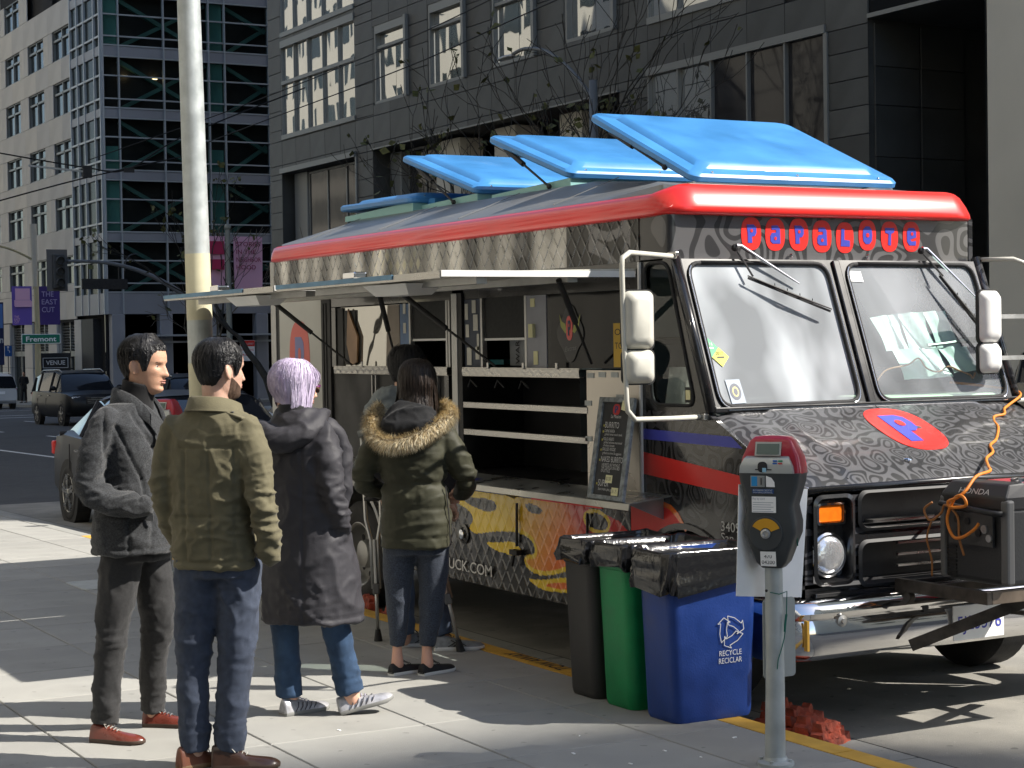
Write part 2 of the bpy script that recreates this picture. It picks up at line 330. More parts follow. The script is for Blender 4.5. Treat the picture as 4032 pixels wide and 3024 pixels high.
# ---------------------------------------------------------------- road markings
g = MB()
def rmark(x0, y0, x1, y1, w):
    d = Vector((x1 - x0, y1 - y0, 0)).normalized(); n_ = Vector((-d.y, d.x, 0)) * w / 2; n = 8
    for i in range(n):
        a = Vector((x0, y0, 0)).lerp((x1, y1, 0), i / n); b = Vector((x0, y0, 0)).lerp((x1, y1, 0), (i + 1) / n)
        g.quad(*[(p.x, p.y, road_z(p.y) + .005) for p in (a - n_, b - n_, b + n_, a + n_)])
rmark(9.75, 15, 9.95, 44, .12); rmark(9.95, 44, 10.1, 68, .12)
for a in range(20, 70, 7): rmark(13.2, a, 13.25, a + 2.2, .12)
for a in range(20, 76, 9): rmark(16.9, a, 16.95, a + 2.4, .12)
rmark(5.2, 73.5, 25.5, 73.5, .35); rmark(5.2, 77.5, 25.5, 77.5, .35); rmark(5.2, 88.5, 27, 88.5, .35); rmark(5.2, 92, 25.5, 92, .35); rmark(5.2, 98, 25, 98, .3)
struct(g, 'road_markings', M['roadwhite'])
# ---------------------------------------------------------------- far pavement
g = MB()
for a, b_ in ((-60, 14), (14, 74)): 
    g.add([(24, a, walk_z(a)), (60, a, walk_z(a)), (60, b_, walk_z(b_)), (24, b_, walk_z(b_)), (24, a, walk_z(a) - .2), (24, b_, walk_z(b_) - .2)], [(0, 1, 2, 3), (4, 0, 3, 5)])
g.quad((24, 74, walk_z(74)), (24, 74, -1.2), (60, 74, -1.2), (60, 74, walk_z(74)))
for a, b_ in ((90.5, 200),): g.add([(24.5, a, walk_z(a)), (90, a, walk_z(a)), (90, b_, walk_z(b_)), (24.5, b_, walk_z(b_)), (24.5, a, walk_z(a) - .2), (24.5, b_, walk_z(b_) - .2)], [(0, 1, 2, 3), (4, 0, 3, 5)])
g.quad((24.5, 90.5, walk_z(90.5)), (24.5, 90.5, -1.6), (90, 90.5, -1.6), (90, 90.5, walk_z(90.5)))
struct(g, 'far_pavement', M['concrete'])
# ---------------------------------------------------------------- facade tools
def darkglass(name, col, rough=.02, wob=.004, scale=.9, metal=0.0, spec=1.0):
    m = mat(name, col, rough, metal, spec=spec); nt = m.node_tree; L = nt.links.new; b = nt.nodes['Principled BSDF']; b.inputs['IOR'].default_value = 1.5 + .4 * spec
    tc = nt.nodes.new('ShaderNodeTexCoord'); mp = nt.nodes.new('ShaderNodeMapping'); mp.inputs['Scale'].default_value = (1, 1, .3); nz = nt.nodes.new('ShaderNodeTexNoise'); nz.inputs['Scale'].default_value = scale; nz.inputs['Detail'].default_value = 1
    bp = nt.nodes.new('ShaderNodeBump'); bp.inputs['Distance'].default_value = wob; bp.inputs['Strength'].default_value = 1
    L(tc.outputs['Object'], mp.inputs[0]); L(mp.outputs[0], nz.inputs[0]); L(nz.outputs[0], bp.inputs['Height']); L(bp.outputs[0], b.inputs['Normal']); return m
M['mirrorglass'] = darkglass('reflective_window_glass', (.50, .51, .49), .015, .010, .7, .85)
M['shopglass'] = darkglass('dark_shop_glass', (.02, .02, .022), .07, .01, .8, spec=.25)
M['greenglass'] = darkglass('green_tinted_glass', (.012, .02, .019), .2, .004, .6, spec=.05)
M['slate'] = mat('slate_cladding', (.052, .056, .054), .5, var=.22, vscale=.9, bump=.002, bscale=6)
M['slate2'] = mat('slate_cladding_light', (.066, .070, .067), .5, var=.22, vscale=1.1, bump=.002, bscale=6)
M['slate3'] = mat('slate_cladding_dark', (.042, .045, .044), .5, var=.2, vscale=1.1, bump=.002, bscale=6)
M['joint'] = mat('dark_joint', (.012, .012, .012), .9)
M['alu'] = mat('window_frame_aluminium', (.20, .21, .205), .45, .4)
M['spandrel'] = mat('blue_grey_spandrel_metal', (.27, .275, .295), .5, .2, var=.06, vscale=.6)
M['mullion'] = mat('pale_mullion_metal', (.40, .42, .43), .45, .3)
M['teal'] = mat('teal_blind', (.07, .20, .175), .7, var=.1, vscale=.8)
M['tealsteel'] = mat('teal_steel_brace', (.05, .13, .115), .5, var=.1, vscale=2)
M['lime'] = mat('limestone_panel', (.50, .48, .44), .75, var=.1, vscale=.4, bump=.002, bscale=12)
M['lime2'] = mat('limestone_panel_warm', (.55, .52, .46), .75, var=.1, vscale=.4, bump=.002, bscale=12)
M['darkwin'] = darkglass('dark_window_glass', (.02, .026, .027), .1, .004, .6, spec=.12)
M['beige'] = mat('beige_render', (.50, .48, .41), .8, var=.06, vscale=.5, bump=.002, bscale=20)
M['interior'] = mat('dark_interior', (.015, .014, .013), .9, var=.5, vscale=.7)
M['warm'] = mat('brown_interior_wall', (.06, .045, .03), .9, var=.4, vscale=.6)
def cut(rects, hole):
    out = []; hx0, hx1, hz0, hz1 = hole
    for x0, x1, z0, z1 in rects:
        if x1 <= hx0 or x0 >= hx1 or z1 <= hz0 or z0 >= hz1: out.append((x0, x1, z0, z1)); continue
        if z0 < hz0: out.append((x0, x1, z0, hz0))
        if z1 > hz1: out.append((x0, x1, hz1, z1))
        a, b_ = max(z0, hz0), min(z1, hz1)
        if x0 < hx0: out.append((x0, hx0, a, b_))
        if x1 > hx1: out.append((hx1, x1, a, b_))
    return [r for r in out if r[1] - r[0] > .04 and r[3] - r[2] > .04]
def wall_with_holes(mb, rects, holes, f, mi=0):
    for h in holes: rects = cut(rects, h)
    for x0, x1, z0, z1 in rects: mb.quad(f(x0, z0), f(x1, z0), f(x1, z1), f(x0, z1), mi)
# ---------------------------------------------------------------- dark stone building (street face x = 28)
XB = 28.0
db = thing('stone_building', 'dark slate-clad office building filling the background behind the food truck', 'building', (XB, 50, -.6))
y0, y1 = 33.12, 70.5
wins = [(61.92, 69.1, 14.13, 17.6, 'big'), (61.92, 69.1, 10.03, 13.78, 'big'), (57.42, 60.22, 10.37, 13.17, 'one'), (53.1, 55.85, 10.41, 13.2, 'one'), (48.49, 51.33, 10.47, 13.2, 'one'), (43.95, 46.79, 10.56, 13.3, 'one'), (34.7, 42.33, 10.42, 13.4, 'strip'),
        (57.42, 60.22, 14.6, 17.4, 'one'), (53.1, 55.85, 14.6, 17.4, 'one'), (48.49, 51.33, 14.6, 17.4, 'one')]
low = [(61.98, 69.2, -.4, 8.65), (43.85, 60.45, -.4, 8.74), (34.7, 42.36, 3.4, 9.0)]
core = MB(); f = lambda y, z: (XB + .07, y, z)
wall_with_holes(core, [(y0, y1, -1.2, 62)], [w[:4] for w in wins] + low, f)
core.quad((XB + .07, y1, -1.2), (75, y1, -1.2), (75, y1, 62), (XB + .07, y1, 62)); core.quad((XB + .07, 29.25, 62), (75, 29.25, 62), (75, y1, 62), (XB + .07, y1, 62))
core.quad((75, 29.25, -1), (75, y1, -1), (75, y1, 62), (75, 29.25, 62)); core.quad((XB + .07, 29.25, 9.5), (XB + .07, y0, 9.5), (XB + .07, y0, 62), (XB + .07, 29.25, 62))
core.build('wall', M['joint'], db)
PM = {}
def panel(parent, y, z, w, h, ms, t=.05, axis=0, pos=XB, name='stone_panel'):
    k = (round(w, 2), round(h, 2), ms, axis)
    if k not in PM:
        e = .009; b = .006; mb = MB(); W, H = w / 2 - e, h / 2 - e
        if axis == 0: mb.rings([[(t, -W, -H), (t, W, -H), (t, W, H), (t, -W, H)], [(b, -W, -H), (b, W, -H), (b, W, H), (b, -W, H)], [(0, -W + b, -H + b), (0, W - b, -H + b), (0, W - b, H - b), (0, -W + b, H - b)]])
        else: mb.rings([[(-W, t, -H), (W, t, -H), (W, t, H), (-W, t, H)], [(-W, b, -H), (W, b, -H), (W, b, H), (-W, b, H)], [(-W + b, 0, -H + b), (W - b, 0, -H + b), (W - b, 0, H - b), (-W + b, 0, H - b)]])
        me = bpy.data.meshes.new(name); me.from_pydata(mb.v, [], mb.f); me.materials.append(M[ms]); PM[k] = me
    o = bpy.data.objects.new(name, PM[k]); COL.objects.link(o); o.parent = parent
    og = ORG[parent.name]; p = Vector((pos, y, z)) if axis == 0 else Vector((y, pos, z)); o.location = p - og; return o
yl = [70.5, 69.15, 67.7, 66.25, 64.8, 63.35, 61.95, 60.35, 58.95, 57.4, 55.9, 54.5, 53.05, 51.4, 49.9, 48.45, 46.85, 45.4, 43.9, 42.36, 40.9, 39.38, 37.8, 36.24, 34.67, 33.12]
zl = [3.7, 5.0, 6.45, 7.12, 7.77, 8.43, 9.0, 9.97, 10.42, 11.2, 12.0, 12.75, 13.45, 14.15, 15.0, 15.9, 16.8]
n = 0
for i in range(len(yl) - 1):
    ym, w = (yl[i] + yl[i + 1]) / 2, yl[i] - yl[i + 1]
    for j in range(len(zl) - 1):
        top = .213 * (ym - 1.0) + 2.4
        if zl[j] > top: continue
        if zl[j] < 5.0 and ym > 43: continue
        rs = [(yl[i + 1], yl[i], zl[j], zl[j + 1])]
        for h in [w_[:4] for w_ in wins] + low: rs = cut(rs, h)
        for a, b_, c, d in rs:
            if n > 297: break
            panel(db, (a + b_) / 2, (c + d) / 2, b_ - a, d - c, random.choice(['slate', 'slate', 'slate2', 'slate3']), pos=XB - random.uniform(0, .006)); n += 1
# metal string course and window surrounds
for w0, w1, z0, z1, kind in wins:
    if kind == 'one':
        fr = MB(); d = .28
        for a, b_, c, e in ((w0, w0 + .1, z0, z1), (w1 - .1, w1, z0, z1), (w0 + .1, w1 - .1, z0, z0 + .1), (w0 + .1, w1 - .1, z1 - .28, z1)): fr.box(XB + .012, XB + d, a, b_, c, e)
        fr.box(XB - .12, XB + .01, w0 - .02, w0 + .14, z0, z1)
        zt = z0 + (z1 - z0) * .72; fr.box(XB + .05, XB + d, w0 + .1, w1 - .1, zt - .05, zt + .05)
        ym = (w0 + w1) / 2
        F = fr.build('window', M['alu'], db)
        for a, b_ in ((w0 + .1, ym), (ym, w1 - .1)):
            p = MB(); p.quad((XB + .2, a, z0 + .1), (XB + .2, b_ - .02, z0 + .1), (XB + .2 + random.uniform(-.006, .006), b_ - .02, zt - .05), (XB + .2, a, zt - .05)); p.build('pane', M['mirrorglass'], F)
        p = MB(); p.quad((XB + .2, w0 + .1, zt + .05), (XB + .2, w1 - .1, zt + .05), (XB + .205, w1 - .1, z1 - .28), (XB + .2, w0 + .1, z1 - .28)); p.build('pane', M['mirrorglass'], F)
    else:
        ms = [69.1, 67.78, 66.38, 64.9, 63.42, 61.92] if kind == 'big' else [42.33, 40.9, 39.38, 37.8, 36.24, 34.7]
        fr = MB(); fr.box(XB - .05, XB + .2, w0, w1, z0 - .02, z0 + .16); fr.box(XB - .05, XB + .2, w0, w1, z1 - .1, z1 + .18)
        zm = z0 + (z1 - z0) * .60
        if kind == 'big': fr.box(XB - .02, XB + .15, w0, w1, zm - .07, zm + .07)
        for y in ms: fr.box(XB + .0, XB + .12, y - .02, y + .02, z0 + .16, z1 - .1)
        F = fr.build('window', M['alu'], db)
        for a, b_ in zip(ms[1:], ms[:-1]):
            for c, e in (((z0 + .16, zm - .07), (zm + .07, z1 - .1)) if kind == 'big' else ((z0 + .16, z1 - .1),)):
                p = MB(); t1, t2 = random.uniform(-.008, .008), random.uniform(-.008, .008)
                p.quad((XB + .1 + t1, a + .02, c), (XB + .1 + t2, b_ - .02, c), (XB + .1 - t1, b_ - .02, e), (XB + .1 - t2, a + .02, e)); p.build('pane', M['mirrorglass'], F)
mb = MB(); mb.box(XB - .10, XB + .1, 43.8, 60.5, 8.74, 8.79); mb.box(XB - .10, XB + .1, 61.95, 69.25, 8.66, 8.86); mb.box(XB - .06, XB + .1, 34.65, 42.4, 9.0, 9.2); mb.box(XB - .05, XB + .2, 29.3, 33.1, 9.1, 9.2)
for yy in (61.9, 34.62): mb.box(XB - .05, XB + .15, yy - .05, yy + .05, -.5, 8.66 if yy > 50 else 9.0)
mb.build('metal_trim', M['alu'], db)
# ground floor bays: recesses, columns, shop glass
mb = MB()
for a, b_, z in ((61.98, 69.2, 8.65), (43.85, 60.45, 8.74)):
    mb.quad((XB, a, z), (XB, b_, z), (XB + 3.2, b_, z), (XB + 3.2, a, z)); mb.quad((XB + 3.2, a, -1.2), (XB + 3.2, b_, -1.2), (XB + 3.2, b_, z), (XB + 3.2, a, z))
    mb.quad((XB, b_, -1.2), (XB + 3.2, b_, -1.2), (XB + 3.2, b_, z), (XB, b_, z)); mb.quad((XB, a, -1.2), (XB + 3.2, a, -1.2), (XB + 3.2, a, z), (XB, a, z))
mb.build('recessed_bay', M['slate3'], db)
for a, b_, x, ms in ((59.4, 60.3, .6, 'alu'), (54.6, 56.4, .5, 'beige'), (50.8, 52.2, .5, 'beige'), (46.9, 48.2, .6, 'beige'), (67.6, 68.9, .4, 'alu')):
    p = MB(); p.box(XB + x, XB + x + .9, a, b_, -1.2, 8.64); p.build('column', M[ms], db, bevel=.03)
for a, b_ in ((52.4, 54.3), (48.4, 50.6), (44.3, 46.6)):
    p = MB(); p.box(XB + 2.4, XB + 2.6, a, b_, 3.5, 8.0); p.build('interior_panel', mat('terracotta_interior', (.30, .13, .10), .8, var=.3, vscale=1), db)
def glassbay(a, b_, z0, z1, x, k, m='shopglass', n=3):
    fr = MB(); 
    for i in range(n + 1): y = a + (b_ - a) * i / n; fr.box(x - .04, x + .06, y - .04, y + .04, z0, z1)
    fr.box(x - .04, x + .06, a, b_, z1 - .08, z1); fr.box(x - .05, x + .07, a, b_, z0 + (z1 - z0) * .55, z0 + (z1 - z0) * .55 + .07)
    F = fr.build('shop_window', M['alu'], db)
    for i in range(n):
        p = MB(); y = a + (b_ - a) * i / n; p.quad((x, y + .04, z0), (x, y + (b_ - a) / n - .04, z0), (x, y + (b_ - a) / n - .04, z1), (x, y + .04, z1)); p.build('pane', M[m], F)
glassbay(62.05, 67.5, -.8, 8.6, XB + .5, 0); glassbay(56.5, 59.3, -.8, 8.7, XB + .9, 0, n=2)
fr = MB(); ms = [42.33, 40.9, 39.38, 37.8, 36.24, 34.7]
for y in ms: fr.box(XB - .03, XB + .1, y - .03, y + .03, 3.4, 9.0)
F = fr.build('window', M['alu'], db)
for k, (a, b_) in enumerate(zip(ms[1:], ms[:-1])):
    p = MB(); p.quad((XB + .08, a + .03, 3.4), (XB + .08, b_ - .03, 3.4), (XB + .085, b_ - .03, 9.0), (XB + .075, a + .03, 9.0)); p.build('pane', M['mirrorglass'] if k < 2 else M['shopglass'], F)
# vehicle entrance: deep dark opening
mb = MB(); ya, yb, zt = 29.3, 33.1, 9.1
mb.quad((XB, yb, -1), (XB + 14, yb, -1), (XB + 14, yb, zt), (XB, yb, zt)); mb.quad((XB, ya, zt), (XB, yb, zt), (XB + 14, yb, zt - .2), (XB + 14, ya, zt - .2))
mb.quad((XB + 14, ya, -1), (XB + 14, yb, -1), (XB + 14, yb, zt), (XB + 14, ya, zt)); mb.quad((XB, ya + .02, -1), (XB + 14, ya + .02, -1), (XB + 14, ya + .02, zt), (XB, ya + .02, zt))
mb.build('entrance_recess', M['slate3'], db)
for j, (a, b_) in enumerate(zip([-.6, .7, 2.0, 3.3, 4.6, 5.9, 7.1, 8.0], [.7, 2.0, 3.3, 4.6, 5.9, 7.1, 8.0, 9.0])):
    for x in (28.8, 30.2): panel(db, x, (a + b_) / 2, 1.35, b_ - a, 'slate3', axis=1, pos=33.04)
# ---------------------------------------------------------------- beige neighbour (right edge)
nb = thing('beige_building', 'plain beige rendered wall at the right edge beyond the dark entrance', 'building', (28, 15, 0))
mb = MB(); mb.box(28.0, 55, 1.2, 29.26, -1, 38); mb.build('wall', M['beige'], nb)
mb = MB(); mb.box(27.75, 27.98, 26.55, 27.15, 5.05, 5.28); mb.box(27.6, 27.99, 26.6, 27.1, 4.98, 5.04); mb.build('wall_light', M['dullmetal'], nb, bevel=.01)
for k, (a, z) in enumerate([(a, z) for a in (4, 9, 14, 19) for z in (12, 17, 22, 27)]):
    p = MB(); p.box(27.9, 27.99, a, a + 2.6, z, z + 2.6); p.build('window', M['darkwin'], nb)
# ---------------------------------------------------------------- left corner building (stone face x = 28, glass face y = 93.83)
YB = 93.83
lb = thing('office_building', 'pale stone office building with a green glass corner beyond the crossing', 'building', (28, YB, -1.3))
mb = MB(); mb.box(28.35, 70, YB + .6, 190, -1.6, 34); mb.build('core', M['interior'], lb)
zf = [3.5, 7.36, 10.57, 13.81, 17.01, 20.2, 23.4]                      # top of each spandrel below
ZS = [(3.5, 4.60), (7.36, 7.76), (10.57, 11.0), (13.81, 14.24), (17.01, 17.5), (20.2, 20.7), (23.4, 23.9)]
# glass face
XE = 37.3
cols = [28.05, 28.9, 31.35, 33.85, 34.75, 37.27]
for z0, z1 in ZS:
    for a, b_ in zip(cols[:-1], cols[1:]):
        p = MB(); p.box(a + .01, b_ - .01, YB - .06, YB + .25, z0, z1); p.build('spandrel', M['spandrel'], lb)
fr = MB()
for x in cols: fr.box(x - .035, x + .035, YB - .12, YB + .1, 3.5, 24)
for (z0, z1), (z2, z3) in zip(ZS[:-1], ZS[1:]):
    for z in (z1 + .05, z1 + .52, z2 - 1.05, z2 - .05): fr.box(28.05, XE, YB - .09, YB + .06, z - .035, z + .035)
fr.build('mullions', M['mullion'], lb)
k = 0
for s, ((z0, z1), (z2, z3)) in enumerate(zip(ZS[:-1], ZS[1:])):
    for c, (a, b_) in enumerate(zip(cols[:-1], cols[1:])):
        for q, (c0, c1) in enumerate(((z1, z1 + .52), (z1 + .52, z2 - 1.05), (z2 - 1.05, z2))):
            p = MB(); p.quad((a, YB + .02, c0), (b_, YB + .02, c0), (b_, YB + .02, c1), (a, YB + .02, c1)); p.build('pane', M['sheetglass'], lb)
    if s > 0:
        p = MB()
        for a in (28.1, 33.9):
            zt = z2 - .1; zb = z1 if s != 3 else z1
            if s in (3,) and a < 30: continue
            p.box(a + .02, a + .78, YB + .2, YB + .5, z1 if s != 2 else z1, zt if s != 2 else z1 + 1.3)
        if p.v: p.build('blind', M['teal'], lb)
    # cross bracing behind the glass
    for a, b_ in ((29.0, 33.8), (34.9, 37.25)):
        p = MB(); e = 5.6 if a > 30 else 4.8
        p.bar((a, YB + .45, z2 - .2), (a + e if a < 30 else 37.25, YB + .45, z1 + (.0 if a < 30 else 1.3)), .2, .3, (0, 1, 0)); p.bar((a, YB + .5, z1), (33.8 if a < 30 else 37.25, YB + .5, z2 - (.2 if a < 30 else 1.2)), .2, .3, (0, 1, 0)); p.build('cross_brace', M['tealsteel'], lb)
# floor plates with ceiling strips seen through glass
mb = MB()
for z0, z1 in ZS: mb.box(28.3, 45, YB + .25, YB + .59, z0, z1)
mb.build('floor_edge', M['matte_black'], lb)
p = MB()
for x, z in ((29.2, 16.0), (30.8, 15.95)): p.box(x, x + .34, YB + .4, YB + .5, z, z + .07)
p.build('ceiling_lamp', mat('warm_lamp', (1, .75, .4), .5, emit=2.5), lb)
# right part hidden behind the tree: plain end wall
mb = MB(); mb.box(XE + .02, 60, YB + .0, YB + .5, -1.5, 34); mb.box(28.05, 60, YB + .01, YB + .5, 24, 34); mb.build('end_wall', M['slate3'], lb)
# chamfered glazing on the side of the corner, x = 28 face, y 93.9..99.4
strip = [93.9, 94.95, 96.8, 98.1, 99.45]
for z0, z1 in ZS:
    p = MB(); p.box(27.94, 28.3, 93.9, 99.45, z0, z1); p.build('spandrel', M['spandrel'], lb)
fr = MB()
for y in strip: fr.box(27.9, 28.1, y - .06, y + .06, 3.5, 24)
for (z0, z1), (z2, z3) in zip(ZS[:-1], ZS[1:]):
    for z in (z1 + .5, z2 - 1.05): fr.box(27.92, 28.08, 93.9, 99.45, z - .05, z + .05)
fr.build('mullions', M['mullion'], lb)
for (z0, z1), (z2, z3) in zip(ZS[:-1], ZS[1:]):
    for a, b_ in zip(strip[:-1], strip[1:]):
        p = MB(); p.quad((28.03, a, z1), (28.03, b_, z1), (28.03, b_, z2), (28.03, a, z2)); p.build('pane', M['greenglass'], lb)
# stone face with windows
zw = [(5.3, 6.9), (8.38, 10.2), (11.55, 13.3), (14.75, 16.65), (17.9, 19.6), (21.1, 22.8), (24.3, 26.0)]
yw = [(99.75, 103.3), (105.2, 108.7), (110.6, 114.15), (116.2, 119.7), (121.8, 125.3), (127.4, 130.9), (133, 136.5), (138.6, 142.1)]
yw2 = [(a, b_) for a, b_ in yw]
holes = [(a, b_, c, d) for a, b_ in yw for c, d in zw] + [(a, b_, -1.5, 3.2) for a, b_ in yw]
mb = MB(); wall_with_holes(mb, [(99.45, 150, -1.8, 34)], holes, lambda y, z: (28.06, y, z)); mb.build('wall', M['joint'], lb)
yl2 = [99.45, 101.5, 104.25, 107, 109.65, 112.4, 115.2, 118, 120.8, 123.6, 126.4, 129.2, 132, 134.8, 137.6, 140.4, 143.2]
zl2 = [3.35, 4.9, 5.3, 6.9, 8.38, 10.2, 11.55, 13.3, 14.75, 16.65, 17.9, 19.6, 21.1, 22.8, 24.3]
n = 0
for i in range(len(yl2) - 1):
    for j in range(len(zl2) - 1):
        if zl2[j] > .195 * yl2[i] + .5: continue
        rs = [(yl2[i], yl2[i + 1], zl2[j], zl2[j + 1])]
        for h in holes: rs = cut(rs, h)
        for a, b_, c, d in rs:
            if n < 285: panel(lb, (a + b_) / 2, (c + d) / 2, b_ - a, d - c, random.choice(['lime', 'lime', 'lime2']), pos=28.0, name='limestone_panel'); n += 1
for i, (a, b_) in enumerate(yw):                                   # stone piers at street level
    nxt = yw[i + 1][0] if i + 1 < len(yw) else 144
    for c, d in ((-1.6, .6), (.6, 2.0), (2.0, 3.3)): p = MB(); p.box(27.93, 28.4, b_ + .05, nxt - .05, c + .01, d - .01); p.build('pier_block', M['lime'], lb)
p = MB(); p.box(27.93, 28.4, 98.4, 99.7, -1.6, 3.3); p.build('pier_block', M['lime'], lb)
def win3(a, b_, c, d):
    fr = MB(); 
    for y in (a, (a + b_) / 2, b_): fr.box(28.08, 28.22, y - .07, y + .07, c, d)
    for z in (c, c + (d - c) * .68, d): fr.box(28.08, 28.21, a, b_, z - .06, z + .06)
    F = fr.build('window', M['alu'], lb); m = (a + b_) / 2; zz = c + (d - c) * .68
    for u0, u1 in ((a, m), (m, b_)):
        for v0, v1 in ((c, zz), (zz, d)):
            p = MB(); p.quad((28.2, u0 + .07, v0 + .06), (28.2, u1 - .07, v0 + .06), (28.2, u1 - .07, v1 - .06), (28.2, u0 + .07, v1 - .06)); p.build('pane', M['darkwin'], F)
    if random.random() < .5:
        p = MB(); p.box(28.205, 28.23, a + .1, m - .1, c + .1, d - .1); p.build('blind', M['teal'] if random.random() < .4 else M['lime'], F)
for a, b_ in yw[:6]:
    for c, d in zw[:6]:
        if d < .2 * b_ + 1: win3(a, b_, c, d)
for a, b_ in yw:                                                   # shop fronts with louvres above
    p = MB(); p.box(28.3, 28.34, a, b_, -1.4, 1.3); S = p.build('shop_front', M['darkwin'], lb)
    fr = MB()
    for y in (a, (a + b_) / 2, b_): fr.box(28.2, 28.34, y - .08, y + .08, -1.5, 3.2)
    fr.box(28.2, 28.35, a, b_, 1.3, 1.6); fr.build('frame', M['alu'], S)
    for q in range(9): p = MB(); z = 1.7 + q * .16; p.obox((28.28, (a + b_) / 2, z), (.05, 0, -.04), (0, (b_ - a) / 2, 0), (.008, 0, .01)); p.build('louvre', M['alu'], lb)
# canopy, corner column and dark lobby under the glass
mb = MB(); mb.box(28.1, 40, YB + .6, YB + .7, -1.4, 3.5); mb.build('lobby_glass', M['shopglass'], lb)
for x in (28.6, 31.2, 33.8, 36.6): p = MB(); p.box(x - .35, x + .35, YB - .1, YB + .5, -1.4, 3.49); p.build('column', M['spandrel'], lb, bevel=.04)
for z, d in ((2.3, .8), (1.95, .15)): p = MB(); p.box(29.2, 37.2, YB - d, YB + .1, z, z + .1); p.build('canopy', M['mullion'], lb)
p = MB(); p.box(27.9, 28.4, 96.0, 98.2, -1.4, 3.3); p.build('dark_doorway', M['matte_black'], lb)
p = MB(); put_text(p, 'VENUE', (30.7, YB + .55, -.1), (1, 0, 0), (0, 0, 1), .55, .01); p.build('window_lettering', mat('dim_lettering', (.09, .08, .06), .6), lb)
# hanging shop sign
sg = thing('hanging_sign', 'black VENUE sign projecting from the stone corner', 'sign', (27.9, 99.9, .9))
p = MB(); p.box(26.0, 27.75, 99.9, 100.05, .45, 1.5); p.build('sign_board', M['matte_black'], sg, bevel=.02)
p = MB(); p.box(27.74, 27.95, 99.95, 100.0, 1.2, 1.26); p.box(27.74, 27.95, 99.95, 100.0, .6, .66); p.build('bracket', M['matte_black'], sg)
p = MB(); put_text(p, 'VENUE', (26.9, 99.885, .86), (1, 0, 0), (0, 0, 1), .34, .015, center=True)
for a, b_, c, d in ((26.2, 27.6, .68, .71), (26.2, 27.6, 1.22, 1.25), (26.2, 26.23, .71, 1.22), (27.57, 27.6, .71, 1.22)): p.box(a, b_, 99.88, 99.898, c, d)
p.build('lettering', M['whiteink'], sg)
# buildings the camera only sees in reflections (other side of the street)
M['sunstone'] = mat('pale_sunlit_stone', (.42, .40, .35), .8, var=.06, vscale=.3)
def plain_block(name, label, x0, x1, ya, yb, h, face, ms, win='darkwin', pitch=3.4, fl_=3.6):
    t = thing(name, label, 'building', ((x0 + x1) / 2, (ya + yb) / 2, 0)); mb = MB(); mb.box(x0, x1, ya, yb, -2, h); mb.build('wall', M[ms], t)
    w = MB(); e = .02
    if face == 'x1':
        y = ya + 1
        while y + 1.9 < yb:
            z = 4.5
            while z + 2.2 < h: w.box(x1 - .05, x1 + e, y, y + 1.9, z, z + 2.1); z += fl_
            y += pitch
    else:
        x = x0 + 1
        while x + 1.9 < x1:
            z = 4.5
            while z + 2.2 < h: w.box(x, x + 1.9, yb - .05, yb + e, z, z + 2.1); z += fl_
            x += pitch
    o = w.build('windows', M[win], t); o['kind'] = 'stuff'; return t
plain_block('office_block', 'pale stone office block on the near side beyond the crossing', -30, -3.5, 92, 190, 60, 'x1', 'sunstone')
plain_block('office_block', 'pale stone office block beside the pavement behind the queue', -30, -3.5, -45, 74, 30, 'x1', 'sunstone')
plain_block('tower_block', 'tall beige tower down the street behind the camera', 28, 51.7, -75, -30.1, 55.3, 'y1', 'beige')
# ---------------------------------------------------------------- the food truck
TX0, TX1, TYF, TYR = 5.35, 7.46, 7.93, 13.5
truck = thing('food_truck', 'black red and silver step-van food truck with open serving hatches and raised blue roof lids', 'food truck', (6.4, 10.5, -.13))
XS = TX0
S = lambda y, z, o=0: (XS - o, y, z)
def in_poly(P_, poly):
    x, y = P_[..., 0], P_[..., 1]; c = np.zeros(x.shape, bool); n = len(poly); j = n - 1
    for i in range(n):
        xi, yi = poly[i]; xj_, yj = poly[j]
        c ^= ((yi > y) != (yj > y)) & (x < (xj_ - xi) * (y - yi) / ((yj - yi) or 1e-9) + xi); j = i
    return c
def dist_poly(P_, poly, closed=True):
    d = np.full(P_.shape[:-1], 9.0); n = len(poly)
    for i in range(n if closed else n - 1):
        a, b_ = np.array(poly[i]), np.array(poly[(i + 1) % n]); ab = b_ - a; t = np.clip(((P_ - a) @ ab) / (ab @ ab + 1e-12), 0, 1)
        d = np.minimum(d, np.linalg.norm(P_ - (a + t[..., None] * ab), axis=-1))
    return d
def smooth_poly(p, it=2):
    for _ in range(it):
        q = []
        for i in range(len(p)):
            a, b_ = p[i], p[(i + 1) % len(p)]; q += [(a[0] * .75 + b_[0] * .25, a[1] * .75 + b_[1] * .25), (a[0] * .25 + b_[0] * .75, a[1] * .25 + b_[1] * .75)]
        p = q
    return p
def color_attr(o, cols, name='print'):
    at = o.data.color_attributes.new(name, 'FLOAT_COLOR', 'POINT'); a = np.ones((len(cols), 4)); a[:, :3] = cols; at.data.foreach_set('color', a.ravel())
def quilt(y, z, W=.104, H=.142, A=.013):
    p, q = y / W + z / H, y / W - z / H; fp, fq = p % 1, q % 1; d = min(fp, 1 - fp, fq, 1 - fq); i, j = math.floor(p), math.floor(q); h1 = math.sin(i * 12.9898 + j * 78.233) * 43758.5453 % 1 - .5; h2 = math.sin(i * 39.346 + j * 11.135) * 24634.6345 % 1 - .5
    k = min(1, d / .13); return A * .30 * (1 - k) ** 1.3 + .0045 * k * (h1 * (fp - .5) + h2 * (fq - .5)) + .0022 * (fp - .5) * k
